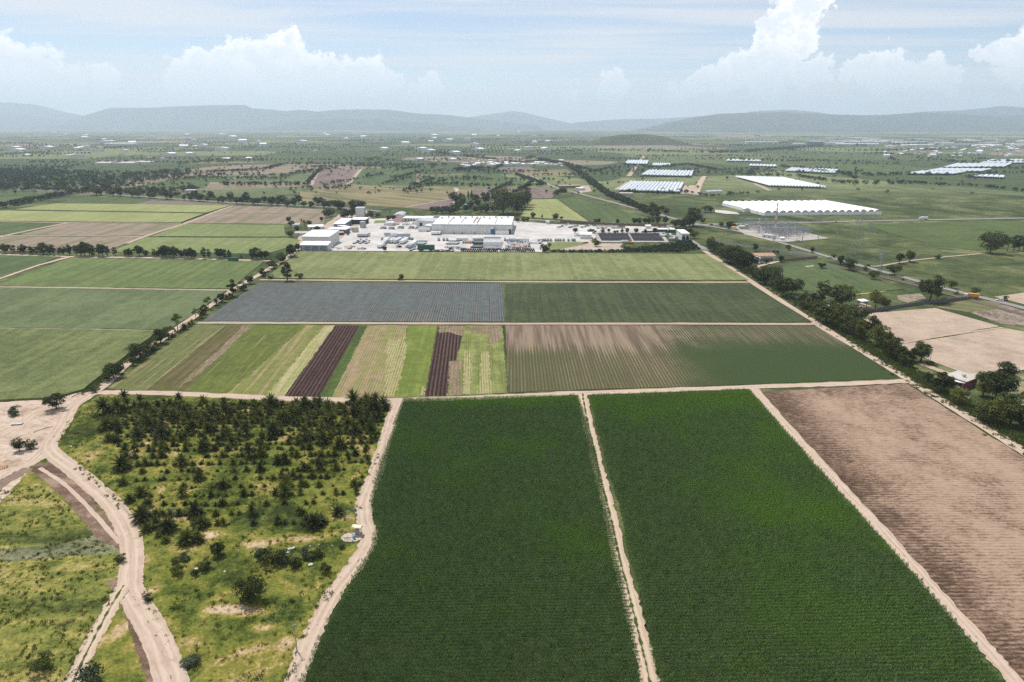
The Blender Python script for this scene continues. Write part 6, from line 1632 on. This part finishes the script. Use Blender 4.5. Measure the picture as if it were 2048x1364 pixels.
ang0 = math.atan2(G(*b2(900, 470))[1] - G(*b2(240, 420))[1], G(*b2(900, 470))[0] - G(*b2(240, 420))[0])
ng = 0; ne = 0
for i in range(14):
    for j in range(9):
        cx_ = min(yx) + (max(yx) - min(yx)) * (i + .5) / 14; cy_ = min(yy_) + (max(yy_) - min(yy_)) * (j + .5) / 9
        if not inside(np.array([cx_]), np.array([cy_]), yard)[0]: continue
        if (i + j) % 2 == 0:
            g_ = empty("gantry", (cx_, cy_, 0), ang0 + (0 if j % 2 else math.pi / 2)); m_ = gm if (i * 3 + j) % 3 else gm2
            obj("columns", m_[0], g_); obj("crossbeam", m_[1], g_)
            tag(g_, "grey lattice portal gantry in the switchyard", "gantry", "substation gantries"); ng += 1
        for q in range(3):
            e_ = empty("insulator_post", (cx_ + 3.0 * (q - 1) + 1.5, cy_ + 4.0, 0)); e_.scale = (1.6, 1.6, 1.5)
            obj("stand", eqs, e_); obj("insulator", eqi, e_); tag(e_, "grey insulator post on the gravel pad of the switchyard", "insulator post", "substation insulator posts"); ne += 1
building("control_hut", "small orange-roofed control hut at the substation's left", (1463, 460), (1471, 460), 6, 3.2, wall=M_WALLW, roof=M_ORANGE)
building("control_building", "low pale control building on the switchyard's near side", (1524, 475), (1547, 478), 5, 3.2, wall=M_WALLW, roof=M_CONC, windows=[(.2, 1.2, 1, 2.2, M_DARK), (.6, 1.2, 1, 2.2, M_DARK)])
building("white_kiosk", "tiny white kiosk on the gravel pad", (1562, 481), (1569, 481), 4, 2.6, wall=M_WALLW, roof=M_WHITE)
building("pump_hut", "pale hut beside the radio mast", (1480, 459), (1490, 459), 5, 3.5, wall=M_CONC, roof=M_CONC)
tank("water_tower", "small pale tank at the substation's left", 315, 475, 2.0, 6.0, M_CONC, b2)
# field power poles near the camera
mono("thin power pole at the lower right of the meadow by the corn track", *a1(1342, 1228), 8.0, arms=1, r0=.16)
mono("left power pole behind the tree belt near the tan field", *z7(1388, 852), 8.5, arms=2, r0=.16)
mono("right power pole behind the tree belt near the tan field", *z7(1400, 856), 8.5, arms=2, r0=.16)
mono("thin power pole in the tree belt by the paddock", *z7(566, 402), 9.0, arms=1, r0=.16)
mono("thin power pole standing among the front palms", *a2(560, 940), 7.0, arms=1, r0=.12)

# ---- pump station
px_, py_ = G(*a4(815, 665))
ps = empty("pump_station", (px_, py_, 0.0)); tag(ps, "small pump station on a round concrete pad beside the corn track", "pump station")
prof = [(3.2 * math.cos(a) * random.uniform(.92, 1.05), 2.6 * math.sin(a) * random.uniform(.9, 1.05)) for a in np.linspace(0, 2 * math.pi, 15)[:-1]]
mb = MB(); n_ = len(prof); mb.add([(p[0], p[1], z) for z in (0.0, .45) for p in prof], [tuple(range(n_, 2 * n_))] + [(i, (i + 1) % n_, n_ + (i + 1) % n_, n_ + i) for i in range(n_)], plain('dusty_pad', (.46, .38, .29), .95, .2, .8)); mb.build("pad", ps)
for k, (x, y) in enumerate([(-2.4, -1.6), (-.8, -1.9), (.8, -1.9), (2.2, -1.4), (-2.6, .2), (2.5, .4), (-2.2, 1.6), (2.2, 1.8)]):
    MB().beam((x, y, .44), (x, y, 2.1), .05, M_STEEL, 6).build("fence_post", ps)
for z in (1.2, 2.0): MB().beam((-2.4, -1.6, z), (2.2, -1.4, z), .03, M_STEEL, 4).build("fence_rail", ps)
MB().tube([(-2.2, -.8, .9), (-.5, -.8, .9), (.9, -.8, .9)], [.16, .16, .16], M_LBLUE, 8).build("pipe", ps)
pv = MB(); pv.cyl(1.0, -.8, .46, 1.3, .36, .36, M_LBLUE, 12); pv.cyl(1.0, -.8, 1.3, 1.6, .45, .3, M_LBLUE, 12); pv.build("pump_head", ps)
MB().cyl(.6, -2.0, .46, 1.1, .22, .22, M_VW, 8).build("valve", ps)
MB().box(.9, 2.0, .9, 1.9, .46, 2.3, M_STEEL).build("cabinet", ps)
for x in (.2, 2.5):
    for y in (1.0, 2.5): MB().beam((x, y, .44), (x, y, 3.1), .06, M_STEEL, 6).build("canopy_post", ps)
MB().box(-.1, 2.8, .8, 2.8, 3.1, 3.2, plain("cream_sheet", (.62, .54, .38), .6, .15, .5)).build("canopy", ps)
for (z_, lb, tr) in [((795, 605), "left power pole at the pump station", False), ((868, 572), "right power pole with transformer at the pump station", True)]:
    p_ = mono(lb, *a4(*z_), 8.0, arms=1, r0=.15)
    if tr:
        MB().cyl(.35, 0, 5.0, 6.1, .34, .34, M_VG, 10).build("transformer", p_)

# ---- small things on the ground
M_ROCK = plain("pale_stone", (0.55, 0.52, 0.47), 0.95, 0.25, 1.5)
def rock_mesh(seed):
    bm = bmesh.new(); bmesh.ops.create_icosphere(bm, subdivisions=2, radius=1.0)
    for v_ in bm.verts: v_.co *= 1 + .35 * mnoise.noise(v_.co * 1.6 + Vector((seed, 0, 0))); v_.co.z *= .55
    me = bpy.data.meshes.new("rock"); bm.to_mesh(me); bm.free(); me.materials.append(M_ROCK); return me
rocks = [rock_mesh(k * 3.7) for k in range(4)]
for i, (x, y, s, lb) in enumerate([(1310, 768, .9, "white stone left of the grey bushes"), (1326, 760, .6, "small white stone above the grey bushes"), (1398, 752, .5, "white stone at the top of the grey bushes"), (1404, 836, .8, "white stone below the grey bush"), (886, 857, .7, "white slab between the round dark bushes"),
                                     (320, 302, .6, "white stone left of the palm grove"), (1015, 868, .5, "pale stone in the meadow centre"), (1300, 780, .6, "white stone under the scrub thicket"), (700, 768, .35, "small pale stone near the winding track"), (1500, 750, .4, "small pale stone left of the pump station"), (1440, 745, .4, "small pale stone below the pump station path"),
                                     (462, 300, .5, "pale stone at the left edge of the grove"), (200, 772, .3, "small pale stone in the mown strip"), (1190, 760, .5, "pale stone above the scrub thicket")]):
    gx_, gy_ = G(*a1(x, y)); o = obj("rock", rocks[i % 4]); o.location = (gx_, gy_, s * .12); o.scale = (s, s * .8, s); o.rotation_euler = (0, 0, i * 1.3); tag(o, lb, "rock", "pale stones in the meadow")
gx_, gy_ = G(*a3(190, 545)); tr_ = empty("concrete_trough", (gx_, gy_, 0), .15); tag(tr_, "pale concrete trough on the bare earth at the left", "trough")
MB().box(-1.9, 1.9, -.8, .8, .0, .55, M_DARK).build("basin", tr_); MB().box(-2.1, 2.1, -.9, .9, .553, .75, M_CONC).build("rim", tr_)
gx_, gy_ = G(*a3(15, 1035)); fm = empty("farm_implement", (gx_, gy_, 0), .7); tag(fm, "orange and red farm implement cut by the left edge", "farm implement")
MB().box(-1.8, 1.8, -.15, .15, .8, 1.0, M_ORANGE).build("beam", fm); MB().box(-1.8, 1.8, .55, .75, .8, .95, M_RED).build("beam", fm)
for k in range(6): MB().beam((-1.6 + .64 * k, 0, .85), (-1.5 + .64 * k, -.3, .02), .07, M_BLACK, 5).build("tine", fm)
for s in (-1, 1): MB().wheel(s * 1.95, .7, .4, .4, .25, M_BLACK).build("wheel", fm)
gx_, gy_ = G(1491, 517); 

# ================================================================== VEHICLES
ZY = _layer[0] - .02
def car_mesh(paint, kind=0):
    mb = MB()
    L = 4.4 if kind == 0 else 5.2; wd = .88
    mb.prism([(-L / 2, .35), (L / 2, .35), (L / 2, .75), (L / 2 - .9, .92), (-L / 2 + .1, .95), (-L / 2, .7)], -wd, wd, paint, 'x')
    if kind == 0: mb.prism([(-L / 2 + .5, .953), (L / 2 - 1.2, .93), (L / 2 - 1.9, 1.45), (-L / 2 + 1.0, 1.45)], -wd * .88, wd * .88, M_GLASSD, 'x'); mb.prism([(-L / 2 + 1.0, 1.453), (L / 2 - 1.9, 1.453), (L / 2 - 2.0, 1.50), (-L / 2 + 1.1, 1.50)], -wd * .84, wd * .84, paint, 'x')
    else: mb.prism([(0, .96), (L / 2 - 1.2, .93), (L / 2 - 1.8, 1.6), (.2, 1.6)], -wd * .9, wd * .9, M_GLASSD, 'x'); mb.prism([(.2, 1.603), (L / 2 - 1.8, 1.603), (L / 2 - 1.9, 1.66), (.3, 1.66)], -wd * .86, wd * .86, paint, 'x')
    for sx in (-1, 1):
        for sy in (-L * .3, L * .3): mb.wheel(sx * .8, sy, .34, .34, .2, M_BLACK, 8)
    return mb.mesh("car_body")
cars = [car_mesh(p, k) for p, k in ((M_VW, 0), (M_VG, 0), (M_VR, 0), (M_VD, 0), (M_VW, 1), (M_VG, 1), (M_VW, 0))]
CNAME = ["white", "grey", "red", "dark", "white pickup", "grey pickup", "white"]
def car_at(u, v, rz, label, group=None, k=None, zf=ID):
    x, y = G(*zf(u, v)); k = random.randrange(len(cars)) if k is None else k
    o = obj("car", cars[k]); o.location = (x, y, ZY); o.rotation_euler = (0, 0, rz)
    return tag(o, label.format(CNAME[k]), "car", group)
# car park rows
for (x0, y0, x1, y1, n, nm) in [(470, 315, 560, 282, 9, "left"), (565, 312, 640, 296, 9, "second"), (665, 312, 740, 292, 9, "middle"), (760, 298, 1020, 304, 22, "back"), (790, 318, 1030, 316, 20, "front")]:
    for i in range(n):
        if random.random() < .14: continue
        t = (i + .5) / n
        car_at(x0 + (x1 - x0) * t, y0 + (y1 - y0) * t, .35 + random.gauss(0, .05), "{} car parked in the " + nm + " row of the factory car park", f"cars in the {nm} car park row", zf=z2)
for i in range(18):
    car_at(1290 + (i % 9) * 10, 310 + (i // 9) * 14, random.uniform(0, 3), "{} car in the crowded corner of the car park", "cars in the crowded corner", zf=z2)
for (zf, x, y, rz, k, lb) in [(z3, 855, 331, 1.5, 0, "white car on the highway before the greenhouse"), (z3, 985, 325, 1.5, 0, "second white car on the highway before the greenhouse"), (z3, 822, 558, 1.0, 0, "white car on the country road by the wall"), (z7, 1878, 418, 1.0, 0, "white car on the country road near the right edge"),
                              (z3, 70, 350, 1.4, 3, "dark car at the crossroads"), (z2, 1020, 284, 1.5, 0, "white car on the road behind the car park"), (z2, 930, 276, 1.5, 4, "white pickup on the road behind the car park"), (z1, 515, 345, .5, 3, "dark pickup in the yard by the blue canopy"), (b7, 230, 106, 0, 5, "grey car on the open concrete"), (b7, 900, 106, 0, 1, "left grey car before the factory front"), (b7, 992, 106, 0, 1, "right grey car before the factory front"), (z7, 230, 162, .4, 0, "left car by the red-roofed house"), (z7, 258, 162, .4, 1, "right car by the red-roofed house"), (b2, 930, 616, 1.2, 4, "white pickup on the gravel pad"), (b1, 1095, 700, .6, 3, "dark truck near the beige tank")]:
    car_at(x, y, rz, lb, None, k, zf)
def truck_mesh(box, cabp, L=9.0, hb=3.4):
    mb = MB()
    mb.box(-1.2, 1.2, -L / 2, L / 2 - 2.2, 1.05, hb, box)
    mb.prism([(L / 2 - 2.05, .7), (L / 2, .7), (L / 2, 1.7), (L / 2 - .25, 2.75), (L / 2 - 2.05, 2.85)], -1.15, 1.15, cabp, 'x')
    mb.prism([(L / 2 + .003, 1.75), (L / 2 + .02, 1.75), (L / 2 - .2, 2.6), (L / 2 - .22, 2.6)], -1.0, 1.0, M_GLASSD, 'x')
    mb.box(-.5, .5, -L / 2, L / 2 - .3, .6, 1.04, M_BLACK)
    for sy in (-L / 2 + 1.2, -L / 2 + 2.4, L / 2 - 1.2):
        for sx in (-1, 1): mb.wheel(sx * 1.0, sy, .5, .5, .35, M_BLACK, 9)
    return mb.mesh("truck_body")
def trailer_mesh(mat, L=13.0, hb=3.8, flat=False):
    mb = MB()
    if flat: mb.box(-1.25, 1.25, -L / 2, L / 2, 1.1, 1.35, mat); mb.box(-1.25, 1.25, L / 2 - .15, L / 2, 1.352, 2.4, mat)
    else: mb.box(-1.25, 1.25, -L / 2, L / 2, 1.1, hb, mat); mb.box(-1.2, 1.2, -L / 2 + .1, L / 2 - .1, hb + .003, hb + .06, mat)
    mb.box(-.5, .5, -L / 2 + .4, L / 2 - .4, .8, 1.097, M_BLACK)
    for sy in (-L / 2 + 1, -L / 2 + 2.2, -L / 2 + 3.4):
        for sx in (-1, 1): mb.wheel(sx * 1.02, sy, .5, .5, .35, M_BLACK, 9)
    for sx in (-1, 1): mb.box(sx * .8 - .08, sx * .8 + .08, L / 2 - 2.5, L / 2 - 2.3, 0, .8, M_STEEL)
    return mb.mesh("trailer_body")
def tractor_mesh(paint):
    mb = MB()
    mb.prism([(.1, .75), (2.0, .75), (2.0, 1.35), (.1, 1.5)], -.4, .4, paint, 'x')
    mb.box(-.7, .7, -1.2, .05, .9, 1.6, paint); mb.box(-.65, .65, -1.1, .0, 1.603, 2.5, M_GLASSD); mb.box(-.75, .75, -1.2, .1, 2.503, 2.65, paint)
    for sx in (-1, 1): mb.wheel(sx * .9, -.7, .85, .85, .45, M_BLACK, 12); mb.wheel(sx * .75, 1.5, .5, .5, .3, M_BLACK, 10)
    return mb.mesh("tractor_body")
def implement_mesh(paint):
    mb = MB()
    mb.box(-2.4, 2.4, -.2, .2, .9, 1.2, paint); mb.box(-.2, .2, -2.2, 2.2, .8, 1.1, paint); mb.box(-2.0, 2.0, 1.0, 1.3, 1.0, 1.3, paint)
    for k in range(6): mb.beam((-2.2 + .88 * k, 0, 1.0), (-2.1 + .88 * k, -.5, .02), .1, M_BLACK, 4)
    for sx in (-1, 1): mb.wheel(sx * 1.4, -1.4, .5, .5, .3, M_BLACK, 9)
    mb.cyl(0, 1.6, 1.1, 2.1, .6, .6, M_VW, 9)
    return mb.mesh("implement_body")
TRUCK = truck_mesh(M_VW, M_VW); TRUCKG = truck_mesh(M_VG, M_VW); TRAIL = trailer_mesh(M_VW); TRAILG = trailer_mesh(M_GREY); FLAT = trailer_mesh(plain("dark_flatbed", (.10, .115, .11), .7, .2, .4), flat=True); FLATG = trailer_mesh(M_STEEL, flat=True)
HEAD = truck_mesh(M_BLACK, M_VW, 6.0, 1.5); TRACT = tractor_mesh(M_VD); TRACTR = tractor_mesh(M_VR); IMPW = implement_mesh(M_VW); IMPO = implement_mesh(M_ORANGE); IMPG = implement_mesh(M_STEEL); TRUCKO = truck_mesh(M_ORANGE, M_VW); GREENC = trailer_mesh(M_GREENP, 12, 4.2)
def veh(name, me, x, y, rz, label, group, zf, cat, s=1.0):
    gx_, gy_ = G(*zf(x, y)); o = obj(name, me); o.location = (gx_, gy_, ZY); o.rotation_euler = (0, 0, rz); o.scale = (s, s, s)
    return tag(o, label, cat, group)
TA = -.17
ti = 0
for (xa, ya, xb, yb, n) in [(52, 268, 135, 182, 4), (66, 270, 148, 184, 4), (178, 212, 208, 182, 2), (194, 212, 224, 182, 2), (236, 214, 276, 182, 2), (252, 214, 292, 182, 2), (300, 222, 345, 184, 2), (318, 222, 360, 186, 2), (398, 270, 446, 214, 3), (412, 270, 460, 216, 3)]:
    for q in range(n):
        t = (q + .5) / n; ti += 1
        veh("trailer", TRAIL if ti % 3 else TRAILG, xa + (xb - xa) * t, ya + (yb - ya) * t, TA, f"{ordinal(ti)} pale slanting trailer in the yard's left trailer group", "slanting trailers at the left", b7, "trailer")
for i in range(12): veh("truck_tractor", HEAD, 85 + i * 31, 174 + random.gauss(0, 3), random.gauss(0, .1), f"{ordinal(i + 1)} small white truck head from the left in the row behind the slanting trailers", "truck heads in a row", b7, "truck")
for i in range(4): veh("truck", TRUCK, 655 + i * 27, 112, random.gauss(0, .05), f"{ordinal(i + 1)} white truck from the left beside the factory's front left corner", "white trucks at the factory corner", b7, "truck")
for i in range(5): veh("truck", TRUCK, 940 + i * 26, 176, 0, f"{ordinal(i + 1)} white truck from the left in the row in mid yard", "trucks in mid yard", b7, "truck")
for i in range(5): veh("truck", TRUCK, 1125 + i * 29, 176, 0, f"{ordinal(i + 1)} white truck from the left behind the dark trailers", "trucks behind the dark trailers", b7, "truck")
for i, x in enumerate((727, 783, 823, 1480, 1535, 1568, 1680, 1710)): veh("truck", TRUCKG, x, 180, 0, f"{ordinal(i + 1)} lone grey truck from the left on the open yard", "lone grey trucks", b7, "truck", .85)
for i in range(5): veh("truck", TRUCKO if i == 2 else TRUCKG, 1005 + i * 27, 208, .1, f"{ordinal(i + 1)} short truck from the left in the second mid yard row", "short trucks in mid yard", b7, "truck", .8)
for i in range(14): veh("flatbed_trailer", FLAT, 1118 + (i % 7) * 17 + (8 if i < 7 else -4), 205 if i < 7 else 255, TA, f"{ordinal(i + 1)} dark flatbed trailer in the tight dark block", "dark flatbed trailers", b7, "trailer")
for i in range(8): veh("flatbed_trailer", FLATG, 835 + i * 15, 216, TA, f"{ordinal(i + 1)} grey flatbed trailer left of the dark block", "grey flatbed trailers", b7, "trailer")
for i in range(7): veh("flatbed_trailer", FLATG, 480 + i * 14, 218, TA, f"{ordinal(i + 1)} grey flatbed trailer beside the slanting trailers", "grey flatbeds at the left", b7, "trailer")
for i, (y, me) in enumerate([(196, TRAILG), (222, TRAIL), (238, TRAIL), (254, TRAIL), (272, FLATG), (284, FLATG)]): veh("trailer", me, 1335, y, 1.57, f"{ordinal(i + 1)} sideways trailer from the back in the stacked group", "sideways trailers", b7, "trailer", 1.4)
for i, (x, y) in enumerate([(180, 134), (250, 140), (330, 144), (1610, 196), (1570, 208), (1680, 200), (580, 66), (560, 78), (1430, 94)]): veh("trailer", TRAIL if i % 2 else TRAILG, x, y, 1.57, f"{ordinal(i + 1)} long trailer parked crosswise in the yard", "crosswise trailers", b7, "trailer", 1.1)
veh("container_trailer", GREENC, 583, 298, 1.57, "dark green container at the near edge of the yard", None, b7, "container", 1.4)
for i in range(34):
    x = 995 + i * 24.5
    if 1400 < x < 1430: continue
    veh("tractor", TRACTR if i in (3, 4) else TRACT, x, 304 + random.gauss(0, 1.5), random.gauss(0, .15), f"{ordinal(i + 1)} small tractor from the left along the near edge of the yard", "tractors along the yard edge", b7, "tractor", 1.15)
for i in range(12): veh("car", cars[i % 6], 670 + i * 20, 300, random.gauss(0, .1), f"{ordinal(i + 1)} small vehicle from the left right of the green container", "vehicles right of the green container", b7, "car")
for i in range(46):
    x = 1500 + 250 * random.random(); y = 215 + 62 * random.random()
    veh("farm_implement", IMPO if y > 262 else (IMPW if i % 3 else IMPG), x, y, random.uniform(0, 3.1), "orange farm implement at the front of the implement park" if y > 262 else "pale farm implement in the crowded implement park", "orange implements" if y > 262 else "pale implements", b7, "farm implement", 1.15)
for i in range(16): veh("farm_implement", (IMPW, IMPO, IMPG)[i % 3], 770 + random.random() * 400 if i < 8 else 390 + random.random() * 250, 268 + random.random() * 8 if i < 8 else 435 + random.random() * 18, random.uniform(0, 3), "farm implement near the annex" if i < 8 else "farm implement beside the glazed shed", "implements near the annex" if i < 8 else "implements beside the glazed shed", z1, "farm implement", 1.2)
for i in range(10): veh("truck", TRUCK if i % 2 else TRUCKG, 780 + i * 34 + random.gauss(0, 6), 298 + random.gauss(0, 4) - (32 if i % 2 else 0), 1.5 + random.gauss(0, .2), f"{ordinal(i + 1)} truck from the left in the service area behind the yard", "service area trucks", z1, "truck", .9)
for i in range(5): veh("flatbed_trailer", FLATG, 575 + i * 22, 405 - (i % 2) * 10, TA, f"{ordinal(i + 1)} flatbed trailer standing alone in the left yard", "flatbeds in the left yard", z1, "trailer", .95)
for i in range(6): veh("trailer", TRAILG, 610 + i * 11, 355, TA, f"{ordinal(i + 1)} grey trailer of the pair block behind the left yard", "grey trailers in the left yard", z1, "trailer", .95)
for i in range(11): veh("truck", TRUCKG, (355, 372, 392, 415, 455, 475, 495, 520, 560, 592, 610)[i], 420, 0, f"{ordinal(i + 1)} grey truck from the left in the row before the white hut", "grey trucks before the hut", z2, "truck", .8)
for i, (x, y) in enumerate([(1330, 385), (1350, 380), (1395, 378), (1415, 392), (1440, 395), (1425, 405), (1405, 410), (630, 380)]): veh("truck", TRUCK, x, y, 1.2 + i, f"{ordinal(i + 1)} vehicle from the back beside the arched hall", "vehicles by the arched hall", z2, "truck", .7)
veh("truck", TRUCK, 1410, 316, 1.5, "white lorry driving on the highway at the right", None, z3, "truck", 1.2)
veh("truck", TRUCKO, 1685, 398, 1.0, "orange-topped truck at the end of the dark wall", None, z7, "truck", 1.0)
veh("truck", TRUCK, 985, 634, 1.5, "white truck on the highway at the left", None, z5, "truck", 1.2)
veh("truck", TRUCK, 1015, 438, 1.5, "white truck beside the digger below the dark panels", None, z2, "truck", .9)
for i in range(30):
    x, y = random.choice([(120 + random.random() * 420, 246 + random.random() * 46), (760 + random.random() * 260, 250 + random.random() * 40), (1260 + random.random() * 240, 205 + random.random() * 30), (1830 + random.random() * 90, 180 + random.random() * 100)])
    me, nm = random.choice([(IMPG, "farm_implement"), (IMPW, "farm_implement"), (FLATG, "flatbed_trailer"), (cars[4], "car"), (HEAD, "truck_tractor")])
    veh(nm, me, x, y, random.choice([TA, TA, 1.5]) + random.gauss(0, .1), {"farm_implement": "farm implement standing loose between the vehicle rows of the yard", "flatbed_trailer": "flatbed trailer standing loose between the vehicle rows of the yard", "car": "white pickup standing loose between the vehicle rows of the yard", "truck_tractor": "truck head standing loose between the vehicle rows of the yard"}[nm], {"farm_implement": "loose implements in the yard", "flatbed_trailer": "loose flatbeds in the yard", "car": "loose pickups in the yard", "truck_tractor": "loose truck heads in the yard"}[nm], b7, {"farm_implement": "farm implement", "flatbed_trailer": "trailer", "car": "car", "truck_tractor": "truck"}[nm])
# digger
gx_, gy_ = G(*z2(1075, 440)); dg = empty("digger", (gx_, gy_, 0), .4); tag(dg, "yellow digger beside the dark panel arrays", "digger")
for s in (-1, 1): MB().box(s * 1.2 - .3, s * 1.2 + .3, -2, 2, .2, 1.1, M_BLACK).build("crawler", dg)
MB().box(-1.4, 1.4, -1.6, 1.5, 1.103, 2.2, M_ORANGE).build("house", dg); MB().box(-1.3, 0, .2, 1.6, 2.203, 3.4, M_GLASSD).build("cab", dg)
MB().tube([(.6, 1.4, 2.0), (.6, 3.6, 4.6), (.6, 6.0, 3.2), (.6, 6.4, 1.2)], [.35, .35, .25, .2], M_ORANGE, 5).build("boom", dg); MB().box(.1, 1.1, 6.0, 7.0, .4, 1.19, M_BLACK).build("bucket", dg)
veh("container_trailer", GREENC, 1493, 265, 1.57, "green trailer on the track below the left tree row", None, z8, "trailer", .8)

# ================================================================== HAZE
hm = bpy.data.materials.new("valley_haze"); hm.use_nodes = True
ht = T(hm.node_tree)
for nd in list(hm.node_tree.nodes): hm.node_tree.nodes.remove(nd)
pv_ = ht.n('ShaderNodeVolumePrincipled', {'Color': (0.73, 0.855, 1.0), 'Density': 0.000064, 'Anisotropy': 0.22})
ho = ht.n('ShaderNodeOutputMaterial'); hm.node_tree.links.new(pv_.outputs[0], ho.inputs['Volume'])
mb = MB(); mb.box(-26500, 26500, -2000, 34500, -4.2, 1080, hm)
hz = mb.build("haze"); tag(hz, "pale blue haze filling the whole valley air", "haze", kind="stuff")
